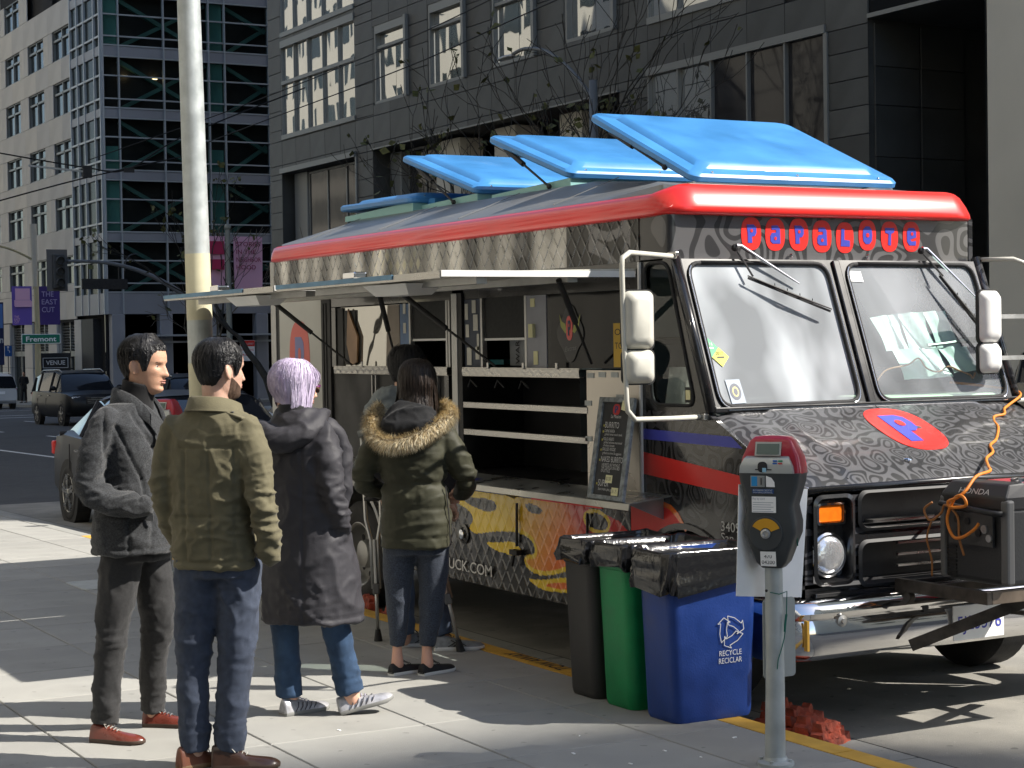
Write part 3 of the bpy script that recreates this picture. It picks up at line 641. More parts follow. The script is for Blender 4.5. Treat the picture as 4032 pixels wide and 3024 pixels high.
def quilt_grid(name, y0, y1, z0, z1, m, colf=None, step=.0065, skip=None):
    nu, nv = int((y1 - y0) / step), int((z1 - z0) / step); mb = MB()
    mb.grid(lambda s, t: S(y0 + (y1 - y0) * s, z0 + (z1 - z0) * t, quilt(y0 + (y1 - y0) * s, z0 + (z1 - z0) * t) + .004 + .003 * mn.noise((y0 + (y1 - y0) * s, (z0 + (z1 - z0) * t) * 2, 0))), nu, nv)
    if skip:
        keep = [i for i, f_ in enumerate(mb.f) if not skip(*(np.mean([mb.v[k][1:] for k in f_], axis=0)))]; mb.f = [mb.f[i] for i in keep]; mb.m = [mb.m[i] for i in keep]
    o = mb.build(name, m, truck, smooth=True, keepfix=True)
    if colf is not None: color_attr(o, colf(np.array(mb.v)[:, 1:]))
    return o
def attrmat(name, rough=.25, metal=0, coat=.4, var=.0, spec=.5):
    return mat(name, (.5, .5, .5), rough, metal, coat=coat, attr='print', var=var, vscale=3, spec=spec, bump=.0008, bscale=7)
def swirl(P_, sc=3.0, fr=6.5):
    out = np.zeros(len(P_))
    for i, (y, z) in enumerate(P_):
        v = Vector((y, z, 0)) * sc; w = mn.noise_vector(v * .5) * .55
        d, _ = mn.voronoi(v + w, distance_metric='DISTANCE', exponent=2.5); out[i] = ((d[0] * fr * .42 + mn.noise(v * 1.3) * .5) % 1.0) > .55
    return out
# upper quilted band: bare metal to the rear, wrapped in black swirls towards the cab
def band_cols(P_):
    sw = swirl(P_, 2.6); t = np.clip((10.6 - P_[:, 0]) / 1.6, 0, 1); t = np.where(np.abs(P_[:, 0] - 9.2) < .25, t * .45, t)
    silver = np.array([[.03 + .50 * min(1, max(0, .45 + 1.7 * mn.noise((y * 4.5, z * .8, 3)))) ** 1.4 * k_ for k_ in (1, .98, .93)] for y, z in P_]); blk = np.array([.02, .02, .02]); gr = np.array([.10, .10, .105])  # vertical light and dark streaks are reflections painted into the silver
    w = blk[None] * (1 - sw[:, None]) + gr[None] * sw[:, None]; return silver * (1 - t[:, None]) + w * t[:, None]
quilt_grid('quilted_band', 8.20, 13.42, 2.165, 2.405, attrmat('quilted_metal_upper', .12, .9, .3), band_cols)
MP = [(10.46, 0.81), (10.129, 0.817), (9.806, 0.801), (9.497, 0.793), (9.09, 0.789), (8.803, 0.80), (8.3, 0.81), (8.3, 0.489), (8.863, 0.40), (8.979, 0.433), (9.152, 0.388), (9.313, 0.367), (9.444, 0.386), (9.509, 0.429), (9.482, 0.477), (9.375, 0.483), (9.365, 0.533), (9.437, 0.584), (9.605, 0.603), (9.866, 0.585), (10.139, 0.541), (10.211, 0.587), (10.135, 0.654), (10.226, 0.699), (10.377, 0.724)]
MP2 = [(8.3, .83), (8.3, .45), (8.867, 0.455), (8.979, 0.433), (9.152, 0.388), (9.313, 0.367), (9.444, 0.386), (9.509, 0.429), (9.482, 0.477), (9.375, 0.483), (9.365, 0.533), (9.437, 0.584), (9.605, 0.603), (9.866, 0.585), (10.139, 0.541), (10.211, 0.587), (10.135, 0.654), (10.226, 0.699), (10.377, 0.724), (10.46, .83)]
B1 = [(10.355, 0.791), (10.205, 0.77), (9.984, 0.781), (9.842, 0.769), (9.835, 0.711), (9.969, 0.696), (10.133, 0.715), (10.262, 0.74)]
B2 = [(10.358, 0.707), (10.226, 0.699), (10.135, 0.654), (10.155, 0.6), (10.268, 0.591), (10.342, 0.638)]
B4 = [(8.788, 0.764), (8.685, 0.79), (8.598, 0.775), (8.541, 0.745), (8.557, 0.705), (8.629, 0.688), (8.731, 0.699), (8.782, 0.726)]
B5 = [(9.498, 0.785), (9.333, 0.784), (9.253, 0.753), (9.335, 0.723), (9.449, 0.739)]
LF = [(9.994, 0.51), (9.797, 0.519), (9.641, 0.545), (9.557, 0.516), (9.508, 0.47), (9.609, 0.457), (9.782, 0.461), (9.905, 0.475)]
T2 = [(9.47, 0.342), (9.346, 0.339), (9.201, 0.358), (9.043, 0.387), (8.869, 0.394), (8.3, 0.38), (8.3, 0.24), (8.669, 0.293), (8.872, 0.303), (9.045, 0.299), (9.251, 0.284), (9.38, 0.303)]
T3 = [(9.299, 0.311), (9.122, 0.351), (8.87, 0.366), (8.3, 0.355), (8.3, 0.30), (8.668, 0.32), (8.871, 0.327), (9.045, 0.315)]
def flame_cols(P_):
    n = len(P_); sw = swirl(P_, 3.4); C = np.tile(np.array([.016, .016, .017]), (n, 1)); C[sw > 0] = (.075, .075, .08)
    yel, org, red = np.array([.88, .60, .01]), np.array([.86, .17, .008]), np.array([.62, .015, .012])
    mp, b1, b2, b4, b5, lf, t2, t3 = [smooth_poly(q) for q in (MP2, B1, B2, B4, B5, LF, T2, T3)]
    ins = in_poly(P_, mp); t = P_[:, 0]
    u = np.clip((9.75 - t + (.62 - P_[:, 1]) * .6) / .75, 0, 1)[:, None]; g_ = yel * (1 - u) + org * u; u2 = np.clip((8.95 - t + (P_[:, 1] - .65) * .8) / .18, 0, 1)[:, None]; g_ = g_ * (1 - u2) + red * u2
    C[ins] = g_[ins]; rim = ins & (dist_poly(P_, [q for q in mp if q[1] < .70 and q[0] > 8.34], False) < .026) & (P_[:, 0] < 9.7); C[rim] = yel
    for q in (b1, b2, b5): C[in_poly(P_, q)] = (.03, .03, .032)
    C[in_poly(P_, b4)] = (.014, .014, .014); e = (~in_poly(P_, b4)) & (dist_poly(P_, b4) < .022); C[e] = yel
    C[in_poly(P_, lf)] = yel; C[in_poly(P_, t2)] = yel; C[in_poly(P_, t3)] = org
    return C
quilt_grid('quilted_skirt', 8.32, 10.95, .235, .815, attrmat('flame_print', .27, 0, .5, spec=.6), flame_cols, step=.0062)
quilt_grid('quilted_skirt', 10.95, 13.45, .235, .815, M['wrap'], None, .009, skip=lambda y, z: (y - 11.95) ** 2 + (z - .245) ** 2 < .50 ** 2)
mb = MB(); put_text(mb, 'PAPALOTETRUCK.COM', S(9.885, .30, .018), (0, -1, 0), (0, 0, 1), .098, .004, fit=1.35)
xs = [v_[1] for v_ in mb.v]; sh = 9.885 - min(xs); mb.v = [(a, b_ + sh, c) for a, b_, c in mb.v]; mb.build('web_address', M['whiteink'], truck)
mb = MB(); mb.lathe([(.062, 0), (.062, .012), (.045, .015), (.04, .008), (.025, .01), (.025, .03), (.0, .032)], S(10.25, .535, .006), (-1, 0, 0)); mb.build('filler_cap', M['black'], truck, smooth=30)
mb = MB(); mb.lathe([(.03, 0), (.03, .03), (.0, .032)], S(10.25, .535, .008), (-1, 0, 0)); mb.build('filler_lock', M['chrome'], truck, smooth=30)
for yy in (9.55, 8.74):
    mb = MB(); mb.bar(S(yy, .78, .02), S(yy + .01, .52, .02), .012); mb.box(XS - .05, XS - .01, yy - .04, yy + .05, .47, .5); mb.bar(S(yy + .0, .5, .04), S(yy + .03, .4, .045), .014); mb.build('hatch_latch', M['matte_black'], truck)
# plain side walls around the openings
wl = MB()
wall_with_holes(wl, [(8.20, 13.5, .80, 2.17)], [(10.39, 12.25, 1.585, 2.015), (8.22, 10.24, 1.578, 2.02), (8.75, 10.46, .935, 1.545), (10.52, 12.33, .935, 1.54), (10.24, 10.39, .9, 2.1), (12.34, 13.5, .8, 2.17)], lambda y, z: S(y, z))
wl.build('side_wall', M['black'], truck)
p = MB(); p.box(XS - .002, XS + .03, 12.50, 13.33, 1.0, 2.165); p.build('rear_panel', mat('satin_grey_metal', (.42, .42, .39), .45, .35, var=.08, vscale=2), truck)
p = MB(); p.box(XS - .004, XS + .03, 13.40, 13.5, .25, 2.4); p.build('corner_post', M['dullmetal'], truck)
p = MB(); p.box(XS + .004, XS + .03, 13.33, 13.40, .25, 2.165); p.build('dark_seam', M['matte_black'], truck)
p = MB(); p.box(XS - .006, XS + .03, 12.335, 12.50, .9, 2.10); p.box(XS - .012, XS, 12.40, 12.42, .95, 2.05); p.box(XS - .012, XS, 12.45, 12.46, .95, 2.05); p.build('door_frame', M['matte_black'], truck)
p = MB(); p.box(XS + .0, XS + .03, 12.45, 13.5, .24, 1.0) ; p.build('rear_lower_panel', M['wrap'], truck)
def superell(cx, cy, rx, ry, n=36, e=2.6):
    out = []
    for i in range(n):
        a = 2 * math.pi * i / n; c, s = math.cos(a), math.sin(a); out.append((cx + rx * math.copysign(abs(c) ** (2 / e), c), cy + ry * math.copysign(abs(s) ** (2 / e), s)))
    return out
pk = mat('faded_red_vinyl', (.55, .10, .08), .4, .1); bk = mat('faded_blue_vinyl', (.15, .16, .34), .4, .1)
def P_emblem(parent, f, w, h, mred, mblue, nm='badge'):
    """f(u, v, t): u, v in -1..1 of the oval; t = height off the surface in mm"""
    p = MB(); p.prism(superell(0, 0, 1, 1), lambda a, b_, t: f(a, b_, t), .5, 2.2); o = p.build(nm, mred, parent)
    q = MB(); q.prism([(-.42, .62), (.18, .62), (.40, .50), (.46, .25), (.42, -.02), (.22, -.16), (.02, -.16), (.02, -.62), (-.42, -.62)], lambda a, b_, t: f(a, b_, t), 2.4, 3.6); q.build('letter', mblue, o)
    r = MB(); r.prism(superell(.02, .22, .14, .14, 16), lambda a, b_, t: f(a, b_, t), 3.8, 4.6); r.build('letter_counter', mred, o); return o
P_emblem(truck, lambda a, b_, t: S(12.93 - a * .20, 1.61 + b_ * .32, .002 + t / 1000), 0, 0, pk, bk, 'side_badge')
p = MB(); put_text(p, 'PAPALOTE', S(13.26, 1.175, .006), (0, -1, 0), (0, 0, 1), .10, .006, fit=.70); p.build('side_lettering', M['whiteink'], truck)
# doors under the first hatch
p = MB(); p.box(XS + .012, XS + .04, 10.52, 12.33, .935, 1.54); dr = p.build('lower_door', mat('scuffed_black', (.010, .010, .010), .5, 0, var=.4, vscale=3, rvar=.15), truck)
p = MB()
for y in (11.62, 11.56, 11.05): p.box(XS - .008, XS + .012, y - .008, y + .008, .94, 1.53)
p.box(XS - .01, XS + .01, 10.60, 10.75, .95, 1.53); p.build('edge_strip', M['dullmetal'], dr)
p = MB(); p.box(XS - .05, XS + .01, 10.80, 11.05, 1.33, 1.52); p.box(XS - .055, XS - .049, 10.98, 11.03, 1.47, 1.49, 0); p.build('paper_dispenser', M['white'], truck, bevel=.008)
# lower bay with steel rails
p = MB(); p.quad(S(8.75, .935, -.55), S(10.46, .935, -.55), S(10.46, 1.545, -.55), S(8.75, 1.545, -.55)); p.quad(S(8.75, .935), S(10.46, .935), S(10.46, .935, -.55), S(8.75, .935, -.55)); p.quad(S(8.75, 1.545), S(10.46, 1.545), S(10.46, 1.545, -.55), S(8.75, 1.545, -.55))
p.quad(S(8.75, .935), S(8.75, .935, -.55), S(8.75, 1.545, -.55), S(8.75, 1.545)); p.quad(S(10.46, .935), S(10.46, .935, -.55), S(10.46, 1.545, -.55), S(10.46, 1.545)); p.build('lower_bay', mat('black_bay', (.02, .02, .022), .35, var=.5, vscale=2, rvar=.1), truck)  # bay lined near-black with a mottled tone
for z in (1.355, 1.185): p = MB(); p.box(XS - .012, XS + .01, 8.74, 10.40, z - .017, z + .017); p.box(XS - .012, XS + .04, 8.74, 10.40, z + .0172, z + .0185); p.build('steel_rail', M['steel'], truck, bevel=.003)
for yy in (10.1, 9.75, 9.45): p = MB(); p.tube([S(yy + .06, 1.47, .015), S(yy, 1.515, .03), S(yy - .06, 1.47, .015)], .006, 6); p.build('hanger', M['matte_black'], truck)
# post between the openings
p = MB(); p.box(XS - .02, XS + .05, 10.30, 10.375, .93, 2.06); p.build('post', M['dullmetal'], truck, bevel=.005)
p = MB(); p.box(XS - .014, XS + .05, 10.24, 10.296, .93, 2.06); p.build('post', M['matte_black'], truck)
# quilted counter strips
for a, b_ in ((10.42, 12.22), (8.79, 10.21)):
    nu = int((b_ - a) / .008); p = MB(); p.grid(lambda s, t: S(a + (b_ - a) * s, 1.543 + .042 * t, .03 + .0035 * abs(math.sin(math.pi * ((a + (b_ - a) * s) / .10 + (1 if int((a + (b_ - a) * s) / .05) % 2 else -1) * t)))), nu, 4)
    p.box(XS - .03, XS + .12, a, b_, 1.5855, 1.592); p.box(XS - .028, XS, a, b_, 1.537, 1.5425); p.build('counter_edge', M['steel'], truck, smooth=40)
# stainless panel beside the menu
p = MB(); p.box(XS - .008, XS + .01, 8.215, 8.748, .93, 1.582); sp_ = p.build('stainless_panel', mat('warm_stainless', (.58, .54, .48), .33, .7, var=.1, vscale=3, rvar=.1), truck)
p = MB()
for y, z in ((8.70, 1.555), (8.58, 1.56), (8.45, 1.56), (8.30, 1.56), (8.40, 1.44), (8.73, 1.40), (8.73, 1.2)): p.box(XS - .012, XS - .0085, y - .035, y + .035, z - .016, z + .012)
p.build('tape_patch', M['galv'], sp_)
# folding shelf
p = MB(); prof = [(0, .932), (.25, .905), (.262, .900), (.268, .868), (.262, .866), (.256, .895), (.245, .898), (0, .925)]
p.rings([[S(y, z, o) for o, z in prof] for y in (7.93, 9.3, 9.31, 10.6, 10.61, 12.2)]); shf = p.build('serving_shelf', mat('worn_stainless', (.50, .50, .47), .38, .8, var=.3, vscale=5, rvar=.2, bump=.002, bscale=9), truck)
p = MB(); p.box(XS - .262, XS - .250, 8.2, 8.95, .858, .8655); p.build('shelf_lip', M['redflat'], shf)
p = MB(); p.quad(S(9.75, .9205, .14), S(9.95, .9205, .14), S(9.95, .912, .225), S(9.75, .912, .225)); p.build('blue_sticker', M['bluevinyl'], shf)
for yy in (8.0, 9.6, 11.2): p = MB(); p.add([S(yy, .93), S(yy + .01, .93), S(yy + .01, .80), S(yy, .80), S(yy, .90, .24), S(yy + .01, .90, .24)], [(0, 1, 2, 3), (0, 4, 5, 1), (0, 3, 4), (1, 5, 2), (3, 2, 5, 4)]); p.build('shelf_bracket', M['dullmetal'], truck)
# hatch 1 and 2: windows, blinds, dark kitchen
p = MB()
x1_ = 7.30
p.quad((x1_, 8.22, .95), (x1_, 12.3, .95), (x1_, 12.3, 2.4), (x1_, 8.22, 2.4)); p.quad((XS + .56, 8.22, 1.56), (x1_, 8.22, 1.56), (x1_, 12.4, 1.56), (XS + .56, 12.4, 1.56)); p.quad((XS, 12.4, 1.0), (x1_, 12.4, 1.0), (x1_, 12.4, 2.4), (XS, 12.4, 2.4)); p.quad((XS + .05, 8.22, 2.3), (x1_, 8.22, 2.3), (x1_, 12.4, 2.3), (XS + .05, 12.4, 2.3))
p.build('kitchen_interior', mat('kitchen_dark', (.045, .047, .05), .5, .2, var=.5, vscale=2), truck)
p = MB(); p.box(XS + .4, XS + .6, 10.45, 11.0, 1.60, 1.63); p.box(XS + .35, XS + .5, 9.46, 9.8, 1.59, 1.62); p.build('teal_tray', mat('teal_plastic', (.03, .25, .30), .4), truck)
gm = darkglass('hatch_window_glass', (.50, .49, .45), .03, .02, 2.2, .75)
for a, b_ in ((11.07, 12.2),):
    p = MB(); p.quad(S(a, 1.592, -.02), S(b_, 1.592, -.02), S(b_, 2.012, -.02), S(a, 2.012, -.02)); p.build('sliding_window', gm, truck)
p = MB(); p.box(XS + .01, XS + .02, 11.92, 12.10, 1.60, 1.99); p.box(XS + .01, XS + .019, 12.14, 12.25, 1.592, 2.01); p.build('window_stile', M['matte_black'], truck)
tan = mat('painted_tan_reflection', (.36, .20, .09), .4, var=.2, vscale=4)
p = MB(); p.prism([(12.02, 2.0), (11.86, 1.80), (11.88, 1.62), (11.98, 1.595), (12.05, 1.75)], lambda a, b_, t: S(a, b_, -.008 + t), 0, .012); p.build('tan_reflection', tan, truck)  # tan shape on the pane, a reflection painted in
p = MB(); p.prism([(11.36, 2.01), (11.18, 2.01), (11.17, 1.595), (11.40, 1.595)], lambda a, b_, t: S(a, b_, -.012 + t), 0, .012); p.build('taupe_panel', mat('taupe_board', (.25, .21, .17), .6, var=.1, vscale=6), truck)
p = MB(); p.box(XS + .0, XS + .012, 11.03, 11.165, 1.593, 2.012); bp_ = p.build('blue_panel', mat('worn_blue_paint', (.10, .17, .30), .5, var=.25, vscale=6), truck)
p = MB()
for z in (1.98, 1.85, 1.62): p.box(XS - .004, XS - .0005, 11.07, 11.11, z - .035, z + .035)
p.build('velcro_patch', M['cream'], bp_)
def blind(a, b_, zb):
    p = MB(); p.box(XS + .02, XS + .025, a, b_, zb + .006, 2.02); o = p.build('roller_blind', mat('blind_fabric', (.035, .036, .035), .85, var=.15, vscale=40), truck); p = MB(); p.box(XS + .012, XS + .026, a, b_, zb - .008, zb + .006); p.build('hem_bar', M['white'], o)
blind(10.49, 11.0, 1.77); blind(9.465, 9.985, 1.765)
p = MB()
for y in (11.015, 10.475, 10.44, 10.0, 9.445): p.box(XS - .002, XS + .03, y - .012, y + .012, 1.592, 2.02)
p.build('window_frame', M['dullmetal'], truck)
p = MB(); p.box(XS + .004, XS + .016, 10.015, 10.235, 1.593, 2.018); nv = p.build('navy_panel', mat('navy_board', (.035, .045, .07), .6, var=.2, vscale=7), truck)
p = MB()
for y, z, w, h in ((10.20, 1.94, .02, .05), (10.19, 1.82, .022, .04), (10.17, 1.66, .03, .055), (10.10, 1.97, .025, .04), (10.08, 1.87, .03, .05), (10.06, 1.68, .025, .04), (10.05, 1.75, .014, .05)): p.box(XS + .0, XS + .0035, y - w, y + w, z - h, z + h)
p.build('velcro_patch', M['cream'], nv)
p = MB(); p.box(XS + .16, XS + .165, 9.70, 9.93, 1.60, 1.80); po = p.build('poster', mat('grey_poster', (.28, .30, .32), .7), truck)
p = MB(); put_text(p, 'WARS', (XS + .155, 9.80, 1.61), (0, 0, 1), (0, 1, 0), .07, .006, fit=.17); p.build('poster_lettering', M['ink'], po)
p = MB(); p.box(XS + .17, XS + .18, 9.48, 9.69, 1.60, 1.80); p.build('red_poster', mat('dark_red_poster', (.14, .01, .012), .5), truck)
p = MB(); p.box(XS + .0, XS + .014, 9.20, 9.435, 1.59, 2.018); gp = p.build('grey_panel', mat('blue_grey_panel', (.25, .26, .30), .45, var=.15, vscale=5), truck)
p = MB(); p.box(XS - .02, XS - .0005, 9.33, 9.38, 1.77, 1.85); p.box(XS - .004, XS - .0005, 9.33, 9.38, 1.95, 2.0); p.box(XS - .004, XS - .0005, 9.30, 9.35, 1.61, 1.69); p.build('catch', M['yellowpaper'], gp)
p = MB(); p.quad(S(8.225, 1.592, -.004), S(9.195, 1.592, -.004), S(9.195, 2.018, -.004), S(8.225, 2.018, -.004)); cg = p.build('cab_side_window', darkglass('cab_side_glass', (.012, .013, .014), .06, .012, 2.5, spec=.1), truck)
p = MB(); p.prism([(8.93 + .13 * math.cos(a) * (1 + .12 * math.cos(4 * a)), 1.79 + .15 * math.sin(a) * (1 + .10 * math.cos(4 * a))) for a in [i * math.pi / 24 for i in range(48)]], lambda a, b_, t: S(a, b_, t), .0005, .002); em = p.build('window_emblem', mat('smoked_vinyl', (.055, .055, .055), .5), truck)
yw_ = mat('dull_yellow_vinyl', (.34, .36, .08), .5)
for s in (-1, 1): p = MB(); p.prism([(8.93 + s * a, b_) for a, b_ in ((.03, 1.80), (.05, 1.79), (.10, 1.83), (.115, 1.90), (.09, 1.86), (.05, 1.845))], lambda a, b_, t: S(a, b_, t), .0025, .0035); p.build('wing_motif', yw_, em)
P_emblem(truck, lambda a, b_, t: S(8.935 - a * .035, 1.82 + b_ * .07, .002 + t / 1000), 0, 0, M['redflat'], mat('navy_vinyl', (.03, .03, .08), .5), 'window_badge')
p = MB(); put_text(p, 'Extras', S(8.99, 1.685, .0028), (0, -1, .1), (0, 0, 1), .04, .001, fit=.13, italic=.3); p.build('chalk_script', mat('chalk_grey', (.22, .22, .22), .8), em)
p = MB(); p.box(XS - .002, XS + .003, 8.235, 8.47, 1.60, 1.84); ys_ = p.build('yellow_poster', mat('yellow_poster', (.60, .38, .05), .6), truck)
p = MB(); put_text(p, 'OPEN', S(8.455, 1.775, .003), (0, -1, 0), (0, 0, 1), .05, .001, fit=.2); put_text(p, 'TODAY', S(8.455, 1.70, .003), (0, -1, 0), (0, 0, 1), .05, .001, fit=.2); p.build('poster_lettering', M['ink'], ys_)
# clamps on the counter edge
for y in (11.72, 11.15, 9.86, 9.42, 9.03): p = MB(); p.box(XS - .04, XS - .03, y - .012, y + .012, 1.585, 1.625); p.build('catch', M['steel'], truck, bevel=.004)
# ---------------- awnings
def awning(ya, yb, x_out, label):
    p = MB(); zo, zi = 2.078, 2.10; th = .028
    p.rings([[(x_out, y, zo), (x_out, y, zo + th), (XS - .01, y, zi + th), (XS - .01, y, zi)] for y in (ya, yb)]); aw = p.build('awning', M['cream'], truck)
    p = MB(); p.box(x_out - .006, x_out - .0005, ya, yb, zo - .004, zo + th + .004); p.build('edge_trim', M['steel'], aw)
    p = MB(); p.box(x_out - .012, x_out - .007, ya + .25 * (yb - ya), yb, zo + .008, zo + th + .006); p.build('blue_trim', mat('weathered_blue_trim', (.10, .22, .34), .5, var=.2, vscale=5), aw)
    p = MB(); p.box(x_out, XS - .02, ya - .008, ya - .001, zo + .004, zo + th + .008); p.build('end_trim', M['white'], aw)
    for k in (.22, .68):
        x = x_out + k * (XS - x_out); p = MB(); p.box(x - .03, x + .03, ya + .05, yb - .05, zo - .035 + .02 * k, zo + .002 + .02 * k); p.build('rib', M['dullmetal'], aw)
    ym = ya + .30 * (yb - ya); p = MB(); p.add([(x_out + .12, ym, 2.072), (x_out + .36, ym, 2.072), (x_out + .36, ym + .55, 2.072), (x_out + .12, ym + .55, 2.072), (x_out + .17, ym + .06, 2.012), (x_out + .31, ym + .06, 2.012), (x_out + .31, ym + .49, 2.012), (x_out + .17, ym + .49, 2.012)], [(0, 1, 2, 3), (4, 5, 6, 7), (0, 1, 5, 4), (1, 2, 6, 5), (2, 3, 7, 6), (3, 0, 4, 7)]); p.build('awning_lamp', M['white'], aw)
    p = MB(); p.box(x_out + .015, x_out + .10, ya + .50 * (yb - ya), ya + .50 * (yb - ya) + .16, zo + th, zo + th + .045); p.build('chrome_fitting', M['chrome'], aw, bevel=.012)
    for ys0, s in ((ya + .12, 1), (yb - .12, -1)):
        top = Vector((XS - .42, ys0, 2.07)); bot = Vector((XS - .04, ys0 + .55 * s, 1.60)) if (ys0 > 8.6) else Vector((XS - .04, ys0 + .30, 1.62)); m = top.lerp(bot, .5)
        p = MB(); p.tube([top, m], .017, 8); p.tube([m, bot], .008, 8); p.build('gas_strut', M['matte_black'], aw, smooth=30)
    return aw
awning(8.22, 10.42, 4.17, ''); awning(10.47, 12.55, 4.17, '')
# ---------------- cab side
arc = lambda cy, cz, r, a0, a1, n: [(cy + r * math.cos(math.radians(a0 + (a1 - a0) * i / n)), cz + r * math.sin(math.radians(a0 + (a1 - a0) * i / n))) for i in range(n + 1)]
wc = (7.80, .262)
poly = [(8.32, .235), (8.32, .815), (8.20, .815), (8.20, 1.372), (7.60, 1.372), (6.90, 1.035), (6.86, 1.0), (6.86, .45), (7.0, .40), (wc[0] - .49, .30)] + arc(*wc, .50, 176, 4, 22)[::1]
mb = MB(); mb.prism(poly, lambda a, b_, t: S(a, b_, t), -.03, 0.0); mb.build('cab_side', M['wrap'], truck)
mb = MB(); mb.prism(arc(*wc, .535, 2, 178, 22) + arc(*wc, .505, 178, 2, 22), lambda a, b_, t: S(a, b_, t), -.2, .012); mb.build('wheel_arch', M['black'], truck)
for pts, m in (([(8.2, 1.273), (8.2, 1.218), (7.30, 1.205), (7.393, 1.26)], 'bluevinyl'), ([(8.2, 1.15), (8.2, 1.032), (6.9, .94), (7.0, 1.04)], 'redflat')):
    p = MB(); p.prism(pts, lambda a, b_, t: S(a, b_, t), .0008, .0022); p.build('vinyl_stripe', M[m], truck)
blob = smooth_poly([(8.32, .86), (8.2, .885), (7.98, .892), (7.88, .86), (7.78, .765), (7.9, .77), (8.1, .70), (8.32, .55), (8.5, .5), (8.5, .86)], 2)
blob = [(min(a, 8.318), b_) for a, b_ in blob if a < 8.45]
p = MB(); p.prism([(8.318, .865), (8.2, .885), (8.0, .892), (7.93, .88), (7.86, .84), (7.79, .765), (7.88, .775), (8.0, .745), (8.1, .70), (8.2, .61), (8.27, .5), (8.318, .40)], lambda a, b_, t: S(a, b_, t), .0008, .002); bl = p.build('flame_vinyl', M['redflat'], truck)
p = MB(); p.prism([(8.2, .887), (8.0, .895), (7.93, .883), (7.86, .843), (7.785, .763), (7.80, .752), (7.88, .82), (7.95, .86), (8.01, .87), (8.2, .865)], lambda a, b_, t: S(a, b_, t), .0022, .003); p.build('flame_edge', M['orange'], bl)
p = MB(); put_text(p, '3409 24th St', S(7.485, .785, .002), (0, -1, 0), (0, 0, 1), .07, .0, fit=.42); put_text(p, 'San Francisco', S(7.487, .733, .002), (0, -1, 0), (0, 0, 1), .062, .0, fit=.44); p.build('address_lettering', M['whiteink'], truck)
# door with rounded window
def ring_fill(mb, outer, inner, f, mi=0):
    """outer quad (4 pts) to inner rounded loop (4*(k) pts, starting at the same corner order)"""
    n = len(inner); k = n // 4; base = len(mb.v); mb.v.extend([f(*p) for p in inner]); mb.v.extend([f(*p) for p in outer])
    for c in range(4):
        o = base + n + c
        for i in range(k - 1): a = base + c * k + i; mb.f.append((a, a + 1, o)); mb.m.append(mi)
        a = base + c * k + k - 1; b_ = base + ((c + 1) * k) % n; mb.f.append((a, b_, base + n + (c + 1) % 4, o)); mb.m.append(mi)
def rounded_quad(q, r, k=6):
    out = []
    for i in range(4):
        p = Vector((*q[i], 0)); a = (Vector((*q[i - 1], 0)) - p).normalized(); b_ = (Vector((*q[(i + 1) % 4], 0)) - p).normalized(); A, B = p + a * r, p + b_ * r
        for j in range(k): t = j / (k - 1); v = A * (1 - t) ** 2 + p * 2 * t * (1 - t) + B * t * t; out.append((v.x, v.y))
    return out
ow = [(8.2, 2.17), (8.2, 1.372), (7.602, 1.372), (7.905, 2.17)]; iw = rounded_quad([(8.155, 2.15), (8.09, 1.405), (7.70, 1.405), (7.935, 2.15)], .07)
p = MB(); ring_fill(p, ow, iw, lambda a, b_: S(a, b_, 0)); ring_fill(p, ow, iw, lambda a, b_: S(a, b_, -.03)); door = p.build('cab_door', M['black'], truck)
p = MB(); lp = [S(a, b_, .002) for a, b_ in iw]; p.tube(lp + [lp[0]], .010, 6); p.build('window_gasket', M['rubber'], door, smooth=True)
p = MB(); p.add([S(a, b_, -.012) for a, b_ in iw], [tuple(range(len(iw)))]); p.build('door_glass', M['sheetglass'], door); p = MB(); p.add([(XS + .09, 8.12, 1.36), (XS + .12, 7.70, 1.36), (XS + .16, 7.76, 1.60), (XS + .13, 8.12, 1.60)], [(0, 1, 2, 3)]); p.build('reflective_shade', mat('silver_shade', (.75, .77, .76), .25, .6, bump=.01, bscale=9), door)
p = MB(); p.box(XS + .006, XS + .010, 7.74, 7.80, 1.42, 1.50); st = p.build('door_sticker', M['matte_black'], door); p = MB(); p.box(XS + .003, XS + .0058, 7.75, 7.79, 1.435, 1.485); p.build('sticker_print', M['yellowpaper'], st)
p = MB(); p.box(XS - .016, XS - .002, 8.185, 8.20, .93, 2.16); p.build('door_track', M['white'], truck)
